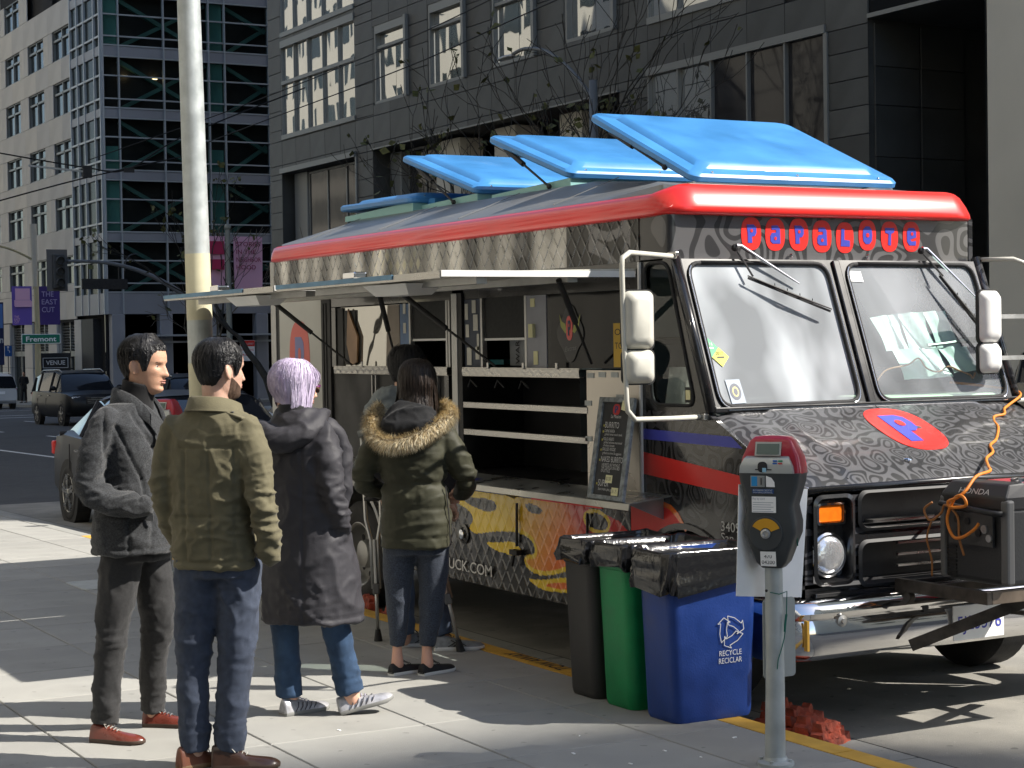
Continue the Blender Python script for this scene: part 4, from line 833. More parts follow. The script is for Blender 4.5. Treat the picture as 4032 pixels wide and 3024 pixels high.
# ---------------- front
FW = lambda x, t, o=0: (x, 7.575 + .30 * t - o * .93, 1.385 + .78 * t - o * .36)          # t 0..1 up the windscreen plane
zt = lambda z: (z - 1.385) / .78
wf = MB()
panes = [([(5.42, 2.147), (5.425, 1.402), (6.335, 1.405), (6.335, 2.147)]), ([(6.465, 2.147), (6.465, 1.405), (7.385, 1.402), (7.385, 2.147)])]
outs = [[(5.352, 2.165), (5.352, 1.385), (6.40, 1.385), (6.40, 2.165)], [(6.40, 2.165), (6.40, 1.385), (7.458, 1.385), (7.458, 2.165)]]
f = lambda x, z: FW(x, zt(z)); inners = [rounded_quad(q, .085, 7) for q in panes]
for o_, i_ in zip(outs, inners): ring_fill(wf, o_, i_, f)
wf.build('windscreen_surround', M['black'], truck)
for k, i_ in enumerate(inners):
    lp = [FW(x, zt(z), .006) for x, z in i_]; p = MB(); p.tube(lp + [lp[0]], .012, 6); gs = p.build('windscreen_gasket', M['rubber'], truck, smooth=True)
    c = (sum(x for x, z in i_) / len(i_), sum(z for x, z in i_) / len(i_)); l2 = [FW(c[0] + (x - c[0]) * 1.012, zt(c[1] + (z - c[1]) * 1.014), .014) for x, z in i_]; p = MB(); p.tube(l2 + [l2[0]], .0045, 6); p.build('bright_trim', M['chrome'], gs, smooth=True)
    p = MB(); p.add([FW(x, zt(z), -.008) for x, z in i_], [tuple(range(len(i_)))]); p.build('windscreen', M['windscreen'] if k == 0 else M['windscreen2'], truck)
p = MB(); p.bar(FW(6.4, 0, .01), FW(6.4, 1, .01), .045, .02, (0, 1, 0)); p.build('centre_post', M['black'], truck, bevel=.006)
for x in (5.365, 7.445): p = MB(); p.tube([FW(x, -.02, -.01), FW(x, 1.02, -.01)], .028, 10); p.build('windscreen_pillar', M['wrap'] if x > 6 else M['black'], truck, smooth=True)
# street side + rear walls
p = MB(); p.box(TX1 - .03, TX1, 7.93, TYR, .24, 2.41); p.box(XS + .03, TX1 - .03, TYR - .03, TYR, .24, 2.41); p.add([(TX1 - .001, 7.93, .6), (TX1 - .001, 7.93, 2.2), (TX1 - .001, 7.6, 1.372), (TX1 - .001, 6.9, 1.035), (TX1 - .001, 6.86, .45), (TX1 - .001, 7.3, .45), (TX1 - .001, 7.35, .6)], [tuple(range(7))]); p.build('street_side_wall', M['wrap'], truck)
p = MB(); p.box(XS + .45, TX1 - .45, 8.4, TYR - .2, .10, .24); p.build('chassis', M['matte_black'], truck)
p = MB(); p.box(XS + .25, TX1 - .25, 7.7, 7.9, .16, .30); p.build('axle_beam', M['matte_black'], truck)
# brow with lettering
p = MB(); rc = .05; pl_ = [(XS + .0, 8.20), (XS, TYF + rc)] + [(XS + rc - rc * math.cos(a), TYF + rc - rc * math.sin(a)) for a in [math.pi / 2 * i / 5 for i in range(1, 6)]] + [(TX1 - rc + rc * math.sin(a), TYF + rc - rc * math.cos(a)) for a in [math.pi / 2 * i / 5 for i in range(6)]] + [(TX1, 8.2)]
p.rings([[(x, y, 2.16) for x, y in pl_], [(x, y, 2.425) for x, y in pl_]], True, closed=True); p.build('brow_panel', M['wrapbrow'], truck, smooth=30)
p = MB(); p.box(XS + .02, TX1 - .02, 7.90, 7.935, 2.148, 2.162); p.build('drip_rail', M['chrome'], truck)
GL = {'P': ([(.05, 1), (.70, 1), (.98, .86), (1, .55), (.85, .38), (.55, .34), (.58, 0), (.16, 0), (.14, .5)], (.52, .66, .13)),
      'a': ([(.12, .98), (.72, 1), (.96, .82), (1, .0), (.25, 0), (.02, .12), (.0, .42), (.15, .58), (.58, .60), (.58, .76), (.14, .76)], (.50, .28, .13)),
      'L': ([(.12, 1), (.45, 1), (.42, .38), (1, .34), (1, 0), (.05, .02)], None),
      'O': ([(.3, 1), (.7, 1), (.95, .82), (1, .5), (.95, .18), (.7, 0), (.3, 0), (.05, .18), (0, .5), (.05, .82)], (.5, .5, .17)),
      'T': ([(0, 1), (1, 1), (.98, .76), (.66, .66), (.62, .0), (.32, .02), (.38, .66), (.03, .72)], None),
      'e': ([(.2, 1), (.8, 1), (1, .78), (1, .46), (.34, .34), (.5, .22), (.98, .26), (.96, .0), (.25, 0), (0, .22), (0, .78)], (.55, .66, .14))}
xs_ = [5.888, 6.04, 6.185, 6.335, 6.48, 6.63, 6.77, 6.91]; xs_ = [5.885 + i * (7.0 - 5.885) / 7 for i in range(8)]
zs_ = [2.305, 2.303, 2.304, 2.297, 2.292, 2.308, 2.302, 2.304]
for i, ch in enumerate('PaPaLOTe'):
    x, z = xs_[i], zs_[i]; w, h = (.066, .088) if i in (0, 1, 2, 3) else (.062, .085)
    fq = lambda a, b_, t, x=x, z=z: (x + a, TYF - .0005 - t, z + b_)
    p = MB(); p.prism(superell(0, 0, w, h, 28, 2.5), fq, 0, .002); d = p.build('letter_disc', M['redflat'], truck)
    pts, hole = GL[ch]; s = .062; H = .098; q = MB(); q.prism([((a - .5) * s * 1.08, (b_ - .5) * H) for a, b_ in pts], fq, .0025, .004); q.build('letter', M['bluevinyl'], d)
    if hole: r = MB(); r.prism(superell((hole[0] - .5) * s * 1.08, (hole[1] - .5) * H, hole[2] * s, hole[2] * s * 1.1, 14), fq, .0045, .0055); r.build('letter_counter', M['redflat'], d)
for x in (6.14, 6.67): p = MB(); p.ball((x, 7.915, 2.19), .012, n=10, m=6); p.bar((x, 7.915, 2.17), (x - .01, 7.91, 2.155), .008); p.build('washer_jet', M['chrome'], truck, smooth=True)
# wipers
for a, b_, c, d in (((5.765, 7.86, 2.235), (6.10, 7.80, 2.035), (5.765, 7.80, 2.075), (6.24, 7.70, 1.895)), ((7.05, 7.86, 2.232), (7.30, 7.73, 1.95), (7.07, 7.78, 2.09), (7.33, 7.62, 1.69))):
    a, b_, c, d = map(Vector, (a, b_, c, d)); p = MB(); p.tube([a + Vector((-.03, 0, .0)), a, a.lerp(b_, .5), b_], [.014, .011, .008, .005], 8); wp = p.build('wiper', M['chrome'], truck, smooth=30)
    p = MB(); p.ball(a + Vector((-.03, .01, -.01)), .02, n=10, m=6); p.tube([a + Vector((-.02, 0, -.03)), c.lerp(b_, .1)], .006, 6); p.build('wiper_pivot', M['matte_black'], wp)
    p = MB(); p.tube([c, c.lerp(d, .5) + Vector((0, -.012, -.006)), d], [.004, .007, .004], 6); p.bar(c + Vector((0, 0, -.012)), d + Vector((0, .01, -.012)), .005, .012)
    for t in (.3, .45, .6, .75): q = c.lerp(d, t); p.bar(q + Vector((0, -.012, .012)), q + Vector((.012, .0, -.012)), .004)
    p.build('wiper_blade', M['matte_black'], wp)
# cowl, bonnet, fenders
hd = MB()
def hood_z(y, x): 
    s = (y - 6.86) / (7.575 - 6.86); e = abs(x - 6.405) / 1.05
    return 1.045 + .335 * s + .012 * math.sin(math.pi * s) - .035 * max(0, e - .86) / .14 * (1) - .02 * (1 - min(1, s * 8)) ** 2 + (.012 if e < .68 else 0)
hd.grid(lambda s, t: (5.355 + 2.10 * s, 6.86 + .715 * t, hood_z(6.86 + .715 * t, 5.355 + 2.10 * s)), 60, 20); hd.build('bonnet', M['wraphood'], truck, smooth=50, keepfix=True)
p = MB(); p.tube([(5.355, 6.862, 1.02), (6.4, 6.85, 1.03), (7.455, 6.862, 1.02)], .018, 10); p.build('bonnet_lip', M['black'], truck, smooth=True)
p = MB()
for sgn in (-1, 1): p.tube([(6.4 + sgn * .715, 7.55, hood_z(7.55, 6.4 + sgn * .72) + .001), (6.4 + sgn * .72, 6.9, hood_z(6.9, 6.4 + sgn * .72) + .001)], .0045, 6)
p.tube([(6.395, 7.54, hood_z(7.54, 6.4) + .0), (6.395, 6.9, hood_z(6.9, 6.4))], .004, 6)
p.build('bonnet_seam', M['matte_black'], truck)
p = MB(); p.box(5.37, 7.44, 7.55, 7.585, 1.372, 1.40); p.build('cowl', M['black'], truck, bevel=.006)
p = MB(); p.box(5.45, 7.35, 7.545, 7.551, 1.381, 1.387); p.build('cowl_bead', M['chrome'], truck)
HN = Vector((0, -.42, .907)); HT = Vector((0, .907, .42))
P_emblem(truck, lambda a, b_, t: tuple(Vector((6.38 + a * .185, 7.285 + b_ * .215, 0)) + Vector((0, 0, hood_z(7.285 + b_ * .215, 6.38) + .001 + t * .0012))), 0, 0, M['redflat'], M['bluevinyl'], 'bonnet_badge')
p = MB(); p.ball((6.13, 6.99, hood_z(6.99, 6.13) + .004), .022, .022, .014, n=12, m=8); p.ball((5.4, 6.86, 1.03), .01); p.build('bonnet_catch', M['chrome'], truck, smooth=True)
# front face with lamp recess, grille
fy = 6.86
p = MB()
wall = [(5.355, 7.455, .44, 1.03)]
hl = [(5.43, 5.66, .575, .99), (7.15, 7.38, .575, .99), (5.715, 7.095, .825, .995), (5.715, 7.095, .555, .755)]
wall_with_holes(p, wall, hl, lambda x, z: (x, fy, z)); p.build('front_panel', M['wrap'], truck)
for x0, x1 in ((5.43, 5.66), (7.15, 7.38)):
    cx = (x0 + x1) / 2; p = MB(); o_ = rrect(x1 - x0 + .02, .435, .05, 5, cx, .782); i_ = rrect(x1 - x0 - .045, .37, .035, 5, cx, .782)
    p.rings([[(x, fy - .02, z) for x, z in o_], [(x, fy - .026, z) for x, z in rrect(x1 - x0 - .015, .40, .045, 5, cx, .782)], [(x, fy + .04, z) for x, z in i_]], False); p.add([(x, fy + .04, z) for x, z in i_], [tuple(range(len(i_)))])
    bz = p.build('lamp_bezel', M['black'], truck, smooth=30)
    p = MB(); p.rings([[(x, fy + .038, z) for x, z in rrect(.172, .105, .018, 4, cx - .005, .905)], [(x, fy - .005, z) for x, z in rrect(.172, .105, .018, 4, cx - .005, .905)], [(x, fy - .006, z) for x, z in rrect(.150, .084, .012, 4, cx - .005, .905)], [(x, fy + .01, z) for x, z in rrect(.148, .082, .012, 4, cx - .005, .905)]], False); p.build('indicator_rim', M['chrome'], bz, smooth=30)
    p = MB(); p.rings([[(x, fy + .012, z) for x, z in rrect(.148, .082, .012, 4, cx - .005, .905)], [(x, fy + .002, z) for x, z in rrect(.135, .070, .01, 4, cx - .005, .905)]]); p.build('indicator_lens', M['orange'], bz)
    p = MB(); p.lathe([(.106, -.035), (.108, -.012), (.098, -.004), (.094, -.02)], (cx - .01, fy, .708), (0, -1, 0), 32); p.build('headlamp_rim', M['chrome'], bz, smooth=30)
    p = MB(); p.lathe([(.095, -.016), (.085, -.002), (.06, .009), (.03, .013), (.0, .0145)], (cx - .01, fy, .708), (0, -1, 0), 32); h_ = p.build('headlamp', M['lampglass'], bz, smooth=True)
for z0, z1 in ((.825, .995), (.555, .755)):
    p = MB(); o_ = rrect(1.42, z1 - z0 + .03, .05, 5, 6.405, (z0 + z1) / 2); i_ = rrect(1.34, z1 - z0 - .03, .03, 5, 6.405, (z0 + z1) / 2)
    p.rings([[(x, fy - .012, z) for x, z in o_], [(x, fy - .022, z) for x, z in rrect(1.39, z1 - z0, .045, 5, 6.405, (z0 + z1) / 2)], [(x, fy + .12, z) for x, z in i_]], False); p.add([(x, fy + .12, z) for x, z in i_], [tuple(range(len(i_)))]); gr_ = p.build('grille_opening', M['matte_black'], truck, smooth=30)
    p = MB(); zc = (z0 + z1) / 2
    if z0 > .8: p.box(5.80, 7.02, fy + .0, fy + .06, z0 + .022, z0 + .034); p.box(5.77, 7.04, fy - .016, fy - .01, z0 - .004, z0 + .004)
    else: p.box(5.97, 6.9, fy + .02, fy + .04, .73, .742); p.box(5.97, 6.9, fy + .02, fy + .04, .675, .687); p.box(5.97, 6.9, fy + .02, fy + .04, .62, .63)
    p.build('grille_bar', M['steel'], gr_)
p = MB(); p.box(5.42, 7.40, fy - .03, fy + .01, .505, .535); p.build('valance', M['black'], truck, bevel=.006); p = MB(); p.box(5.8, 7.3, fy - .036, fy - .031, .53, .534); p.build('valance_trim', M['chrome'], truck)
# bumper
p = MB(); prof = [(.0, .515), (.05, .525), (.10, .515), (.135, .49), (.145, .465), (.13, .445), (.118, .43), (.13, .40), (.135, .34), (.122, .275), (.08, .238), (.02, .245)]
path = [(5.17, 7.15, -1, .15), (5.185, 6.95, -.95, .5), (5.21, 6.88, -.75, .8), (5.25, 6.845, -.35, .95), (5.35, 6.83, -.05, 1), (6.4, 6.825, 0, 1), (7.45, 6.83, .05, 1), (7.55, 6.845, .35, .95), (7.60, 6.88, .75, .8), (7.62, 6.95, .95, .5), (7.64, 7.15, 1, .15)]
p.rings([[(x + nx * o * .35, y - ny * o, z) for o, z in prof] for x, y, nx, ny in path]); p.build('bumper', M['chrome'], truck, smooth=40)
for x in (5.47, 7.34): p = MB(); p.lathe([(.028, -.01), (.028, .004), (.014, .008), (.012, .016), (.0, .017)], (x, 6.70, .42), (0, -1, 0), 14); p.build('bumper_bolt', M['dullmetal'], truck, smooth=40)
p = MB(); p.lathe([(.02, -.006), (.018, .0), (0, .001)], (5.975, 6.691, .44), (0, -1, 0), 12); p.build('bumper_hole', M['matte_black'], truck)
p = MB(); p.box(6.13, 6.46, 6.672, 6.68, .265, .435); npl = p.build('number_plate', M['paper'], truck, bevel=.004)
p = MB(); put_text(p, '5J23576', (6.155, 6.670, .315), (1, 0, 0), (0, 0, 1), .098, .0015, fit=.285); p.build('plate_number', M['bluevinyl'], npl)
# bumper yellow marker
p = MB(); p.box(5.245, 5.258, 6.675, 6.70, .30, .44); p.build('yellow_marker', M['yellow'], truck)
# wheels
def wheel(x, y, z, r, rim, w, side, parent, deep=.03, nm='wheel', rimmat='dullmetal', slots=0, org=None):
    p = MB(); s = side
    p.lathe([(rim * .97, 0), (rim, .004), (rim + (r - rim) * .35, .012), (r - .03, .005), (r, -.02), (r, -w + .02), (r - .03, -w), (rim, -w), (rim, -w + .02)], (x, y, z), (s, 0, 0), 40); p.f = p.f[:-2]; p.m = p.m[:-2]; W = p.build(nm, M['rubber'], parent, smooth=50)
    p = MB(); p.lathe([(rim, 0), (rim * .96, .006), (rim * .90, -.004), (rim * .84, -deep), (rim * .45, -deep * .8), (rim * .40, -deep * .2), (rim * .28, .0 if deep < .05 else -deep * .1), (0, .004 if deep < .05 else -deep * .08)], (x, y, z), (s, 0, 0), 40); p.f = p.f[:-2]; p.m = p.m[:-2]; R_ = p.build('rim', M[rimmat], W, smooth=40)
    if slots:
        p = MB()
        for i in range(slots): a = 2 * math.pi * i / slots; p.cyl((x + s * (.002 - deep * .85), y + rim * .64 * math.cos(a), z + rim * .64 * math.sin(a)), (x + s * (.006 - deep * .85), y + rim * .64 * math.cos(a), z + rim * .64 * math.sin(a)), rim * .10, n=10)
        p.build('rim_hole', M['matte_black'], R_)
    return W
wheel(5.375, 11.95, .245, .378, .235, .24, -1, truck, .10, slots=8); wheel(5.40, 7.80, .245, .375, .215, .22, -1, truck, .05, slots=8); wheel(7.43, 7.80, .245, .375, .215, .22, 1, truck, .05); wheel(7.43, 11.95, .245, .378, .235, .24, 1, truck, .10)
p = MB(); p.prism(arc(11.95, .245, .53, -2, 182, 26) + arc(11.95, .245, .495, 182, -2, 26), lambda a, b_, t: S(a, b_, t), -.25, .022); p.build('wheel_arch', M['dullmetal'], truck)
p = MB(); p.box(XS + .28, XS + .3, 11.3, 12.6, .2, .9); p.box(XS + .2, XS + .22, 7.2, 8.35, .2, .9); p.build('wheel_well', M['matte_black'], truck)
# ---------------- roof: red cornice, grey skin, lids
cor = MB(); plan = []
r_ = .16
def corner(cx, cy, a0, n=8): return [(cx + r_ * math.cos(math.radians(a0 + 90 * i / n)), cy + r_ * math.sin(math.radians(a0 + 90 * i / n)), math.radians(a0 + 90 * i / n)) for i in range(n + 1)]
plan += corner(TX1 - r_, TYR - r_, 0) + corner(TX0 + r_, TYR - r_, 90) + [(TX0, y, math.pi) for y in (12.5, 11.5, 10.5, 9.5, 8.6)] + corner(TX0 + r_, TYF + r_, 180) + [(x, TYF, -math.pi / 2) for x in (5.9, 6.4, 6.9)] + corner(TX1 - r_, TYF + r_, 270) + [(TX1, y, 0) for y in (9, 10.5, 12)]
rs = []
for x, y, a in plan:
    fr_ = max(0, -math.sin(a)) if y < 9 else 0; k = 1; h = 1 + .42 * fr_; z0 = 2.398
    ff = min(1, fr_ * 1.6); prof = [(a_ * (1 - ff) + c_ * ff, b_ * (1 - ff) + d_ / 1.42 * ff) for (a_, b_), (c_, d_) in zip([(.0, -.006), (.030, -.004), (.042, .006), (.043, .03), (.036, .065), (.020, .105), (-.010, .118), (-.04, .122)], [(.0, 0), (.045, .002), (.058, .018), (.052, .045), (.032, .09), (.002, .140), (-.022, .160), (-.05, .168)])]
    rs.append([(x + math.cos(a) * o * k, y + math.sin(a) * o * k, z0 + q * h) for o, q in prof])
rs.append(rs[0]); cor.rings(rs, False, closed=False); cor.build('red_cornice', M['red'], truck, smooth=True)
edge = [r[-1] for r in rs[:-1]]
p = MB(); cx_, cy_ = 6.405, 10.8
def inset(q, d, zz): 
    x, y, z = q; return (min(max(x, TX0 + d + .04), TX1 - d - .04), min(max(y, TYF + d * 1.6 + .1), TYR - d * 1.1 - .04), zz)
rings_ = [edge, [inset(q, .02, 2.535 if q[1] > 8.3 else 2.565) for q in edge], [inset(q, .50, 2.715 if q[1] > 8.9 else 2.66) for q in edge]]
p.rings(rings_, False); p.add(rings_[2], [tuple(range(len(edge)))]); p.build('roof_skin', M['roofgrey'], truck, smooth=30)
p = MB()
for y in (12.9, 11.6, 10.4, 9.2): p.bar((TX0 + .06, y, 2.542), (TX0 + .50, y - .02, 2.712), .010, .004)
p.build('roof_seam', M['roofgrey'], truck)
p = MB(); p.box(TX0 + .4, TX1 - .4, 8.30, 8.48, 2.55, 2.60); p.build('roof_kerb', M['white'], truck)
def lid(yh, zh, L_, up, x0=5.93, x1=7.38, strut=True):
    """shallow blue moulded tray, hinged along x at (yh, zh), tilting up to the rear"""
    a = math.asin(up / L_); U = Vector((0, math.cos(a), math.sin(a))); N = Vector((0, -math.sin(a), math.cos(a))); Xv = Vector((1, 0, 0)); W = x1 - x0
    def F(u, v, h): return tuple(Vector((x0, yh, zh)) + Xv * u + U * v + N * h)
    def loop(mx, h, r): return [F(W / 2 + q, L_ / 2 + w_, h) for q, w_ in rrect(W - 2 * mx, L_ - 2 * mx, r, 5)]
    p = MB(); p.rings([loop(.012, -.01, .05), loop(.0, .0, .06), loop(.0, .026, .06), loop(.014, .040, .06), loop(.10, .046, .06), loop(.125, .072, .07), loop(.15, .078, .07)]); o = p.build('roof_lid', M['lid'], truck, smooth=35)
    p = MB(); p.rings([[(x0 + .03, yh + .02, zh - .05 - .02), (x1 - .03, yh + .02, zh - .07), (x1 - .03, yh + .02, zh + .0), (x0 + .03, yh + .02, zh)], [(x0 + .03, yh + L_ * .95, zh - .09 + .02), (x1 - .03, yh + L_ * .95, zh - .07), (x1 - .03, yh + L_ * .95, zh - .03), (x0 + .03, yh + L_ * .95, zh - .03)]]); p.build('lid_curb', M['white'] if yh < 9 else mat('pale_teal_curb', (.25, .48, .47), .5), truck)
    if strut:
        A = Vector(F(.03, L_ * .80, -.01)); B = Vector((x0 + .02, yh + L_ * .42, zh + .0)) if False else Vector((x0 + .0, A.y - .62, 2.735)); m = A.lerp(B, .42)
        p = MB(); p.tube([A, m], .018, 8); p.tube([m, B], .008, 8); p.ball(B, .018, n=8, m=6); p.build('lid_strut', M['matte_black'], o, smooth=30)
    for v in (.1, .5, .9): 
        p = MB(); p.ball(F(W * v, .03, .045), .008, n=6, m=4); p.build('rivet', M['chrome'], o)
lid(8.50, 2.635, 1.20, .475, 5.90, 7.41); lid(9.88, 2.775, 1.12, .34, 5.92, 7.32); lid(11.13, 2.775, 1.22, .335, 5.92, 7.32); lid(12.0, 2.78, 1.3, .02, 5.85, 7.2, False)
p = MB(); p.box(6.0, 6.5, 11.9, 12.3, 2.72, 2.80); p.build('roof_vent', M['lid'], truck)
# mirrors
def mirror(sx, x, arm):
    p = MB(); p.tube(arm, .0135, 8); A = p.build('mirror_arm', M['cream'], truck, smooth=True)
    for (cz, h) in ((1.845, .285), (1.615, .165)):
        w = .165; c = Vector((x + sx * .0, 7.56, cz)); u = Vector((1, 0.12 * sx, 0)).normalized(); d = Vector((-.12 * sx, 1, 0)).normalized(); zv = Vector((0, 0, 1))
        def lo(q, m, k): return [c + u * a + zv * b_ + d * k for a, b_ in rrect(w - 2 * m, h - 2 * m, q, 5)]
        p = MB(); p.rings([lo(.02, .045, -.055), lo(.03, .02, -.042), lo(.035, .0, -.012), lo(.035, .0, .0)]); h_ = p.build('mirror_housing', M['cream'] if sx < 0 else M['white'], A, smooth=50)
        p = MB(); p.rings([lo(.035, -.007, -.008), lo(.035, -.007, .012), lo(.03, .008, .014)]); p.build('mirror_rim', M['rubber'], A, smooth=40)
        p = MB(); zz = cz; p.box(min(arm[3][0], x) , max(arm[3][0], x), 7.55, 7.575, zz - .012, zz + .012); p.build('mirror_clamp', M['dullmetal'], A)
mirror(-1, 4.915, [(5.345, 7.86, 2.175), (5.20, 7.80, 2.178), (4.90, 7.60, 2.178), (4.832, 7.56, 2.15), (4.828, 7.56, 2.10), (4.835, 7.56, 1.75), (4.845, 7.56, 1.45), (4.85, 7.56, 1.40), (4.90, 7.57, 1.355), (5.15, 7.62, 1.35), (5.35, 7.62, 1.352)])
mirror(1, 7.22, [(7.46, 7.86, 2.175), (7.60, 7.75, 2.175), (7.66, 7.72, 2.15), (7.70, 7.70, 2.10), (7.71, 7.70, 1.8), (7.71, 7.70, 1.45), (7.70, 7.70, 1.40), (7.6, 7.68, 1.37), (7.46, 7.66, 1.365)])
p = MB(); p.box(XS - .02, XS + .0, 7.83, 7.91, 2.175, 2.20); p.box(XS - .03, XS, 7.58, 7.68, 1.335, 1.37); p.build('mirror_bracket', M['steel'], truck, bevel=.004)
# cab interior
p = MB(); p.quad((XS + .04, 8.9, 1.0), (TX1 - .04, 8.9, 1.0), (TX1 - .04, 8.9, 2.3), (XS + .04, 8.9, 2.3)); p.quad((XS + .04, 7.6, 1.33), (TX1 - .04, 7.6, 1.33), (TX1 - .04, 8.0, 1.33), (XS + .04, 8.0, 1.33)); p.quad((XS + .04, 7.7, .9), (TX1 - .04, 7.7, .9), (TX1 - .04, 8.9, .9), (XS + .04, 8.9, .9)); p.quad((TX1 - .035, 7.6, .9), (TX1 - .035, 8.9, .9), (TX1 - .035, 8.9, 2.3), (TX1 - .035, 7.6, 1.4)); p.build('cab_interior', mat('cab_grey', (.10, .12, .12), .7, var=.3, vscale=2), truck)
p = MB(); p.box(6.5, 7.4, 7.62, 8.0, 1.335, 1.42); p.build('dashboard', mat('pale_dashboard', (.62, .68, .52), .6, var=.15, vscale=5), truck, bevel=.02)
p = MB(); c = Vector((5.85, 7.95, 1.42)); ax = Vector((0, .5, .87)); a_ = Vector((1, 0, 0)); b2 = ax.cross(a_); p.tube([c + (a_ * math.cos(t) + b2 * math.sin(t)) * .20 for t in [2 * math.pi * i / 24 for i in range(25)]], .012, 8); p.tube([c - a_ * .2, c + a_ * .2], .01, 6); p.tube([c, c - ax * .2], .02, 8); p.build('steering_wheel', M['matte_black'], truck, smooth=True)
for x in (5.85, 6.95): p = MB(); p.box(x - .22, x + .22, 8.35, 8.75, 1.1, 1.25); p.obox((x, 8.72, 1.5), (.21, 0, 0), (0, .05, 0), (0, .04, .26)); p.build('seat', M['matte_black'], truck, bevel=.04)
for i in range(5): p = MB(); p.box(6.05, 6.33, 8.86, 8.89, 1.42 + i * .035, 1.44 + i * .035); p.build('vent_louvre', M['dullmetal'], truck)
p = MB(); p.box(5.6, 6.3, 8.86, 8.89, 1.68, 1.70); p.box(6.28, 6.32, 8.84, 8.89, 1.70, 2.05); p.build('bulkhead_trim', M['dullmetal'], truck)
# stickers on the glass
def stick(c, pts, m, nm, off=.004): q = MB(); q.add([FW(c[0] + a, zt(c[1] + b_), -.006 + off) for a, b_ in pts], [tuple(range(len(pts)))]); return q.build(nm, m, truck)
sg_, sy_ = mat('green_sticker', (.02, .30, .12), .5), mat('yellow_sticker', (.62, .60, .02), .5)
dm = lambda r: [(0, r), (r * 1.05, 0), (0, -r), (-r * 1.05, 0)]
stick((5.443, 1.70), dm(.050), sg_, 'diamond_sticker'); stick((5.497, 1.652), dm(.050), sy_, 'diamond_sticker')
for c, t in (((5.443, 1.70), '2016'), ((5.497, 1.652), '2017')):
    q = MB(); vs, fs = text_geo(t, .024); q.add([FW(c[0] - .027 + a[0], zt(c[1] + .012 + a[1]), .0) for a in vs], fs); q.add([FW(c[0] + a, zt(c[1] - .004 + b_), .0) for a, b_ in ((-.022, 0), (.022, 0), (.022, .008), (-.022, .008))], [(0, 1, 2, 3)]); q.build('sticker_print', M['ink'] if t == '2017' else M['whiteink'], truck)
stick((5.535, 1.475), [(-.045, .06), (.045, .062), (.055, -.06), (-.035, -.062)], mat('blue_grey_sticker', (.26, .31, .38), .5), 'square_sticker')
stick((5.538, 1.475), [(.034 * math.cos(a), .042 * math.sin(a)) for a in [i * math.pi / 12 for i in range(24)]], mat('dark_seal', (.05, .06, .09), .5), 'round_seal', .006)
stick((5.538, 1.475), [(.020 * math.cos(a), .026 * math.sin(a)) for a in [i * math.pi / 12 for i in range(24)]], mat('gold_seal', (.50, .44, .16), .5), 'gold_ring', .0065)
stick((5.538, 1.475), [(.013 * math.cos(a), .018 * math.sin(a)) for a in [i * math.pi / 12 for i in range(24)]], mat('dark_seal2', (.05, .06, .09), .5), 'seal_centre', .007)
stick((6.522, 2.074), [(-.05, .032), (.045, .028), (.048, -.03), (-.046, -.026)], M['paper'], 'permit')
p = MB(); p.tube([FW(5.77, .84, -.03), FW(5.385, .40, -.03)], .003, 6); p.build('cord_on_glass', M['matte_black'], truck)
# sunshade folded behind the right screen (separate thing on the dashboard)
ssm = mat('silvery_white_sunshade', (.70, .76, .74), .38, .1, var=.06, vscale=6)
ss = thing('sunshade', 'folded silvery white sunshade leaning behind the right half of the windscreen', 'sunshade', (7.05, 7.95, 1.43))
def spanel(q0, q1, q2, q3): 
    p = MB(); a, b_, c, d = map(Vector, (q0, q1, q2, q3)); n_ = (b_ - a).cross(d - a).normalized() * .006
    p.grid(lambda s, t: tuple(a.lerp(b_, s).lerp(d.lerp(c, s), t) + n_ * (1 + 1.5 * math.sin(9 * s + 4 * t))), 8, 8); p.build('sunshade_panel', ssm, ss, smooth=True)
spanel((6.78, 7.90, 1.66), (6.97, 7.93, 1.66), (6.94, 7.99, 1.87), (6.72, 7.96, 1.85)); spanel((6.975, 7.93, 1.66), (7.15, 7.90, 1.665), (7.10, 7.96, 1.88), (6.945, 7.99, 1.87)); spanel((7.155, 7.90, 1.665), (7.36, 7.92, 1.665), (7.28, 7.98, 1.885), (7.105, 7.96, 1.88))
spanel((6.84, 7.82, 1.50), (7.18, 7.80, 1.51), (7.11, 7.86, 1.675), (6.80, 7.87, 1.67)); spanel((7.185, 7.80, 1.53), (7.42, 7.82, 1.545), (7.34, 7.87, 1.68), (7.125, 7.86, 1.675))
p = MB(); p.tube([(7.05, 7.86, 1.69), (7.18, 7.85, 1.70), (7.33, 7.86, 1.715)], .011, 8); p.build('elastic_strap', M['dullmetal'], ss)
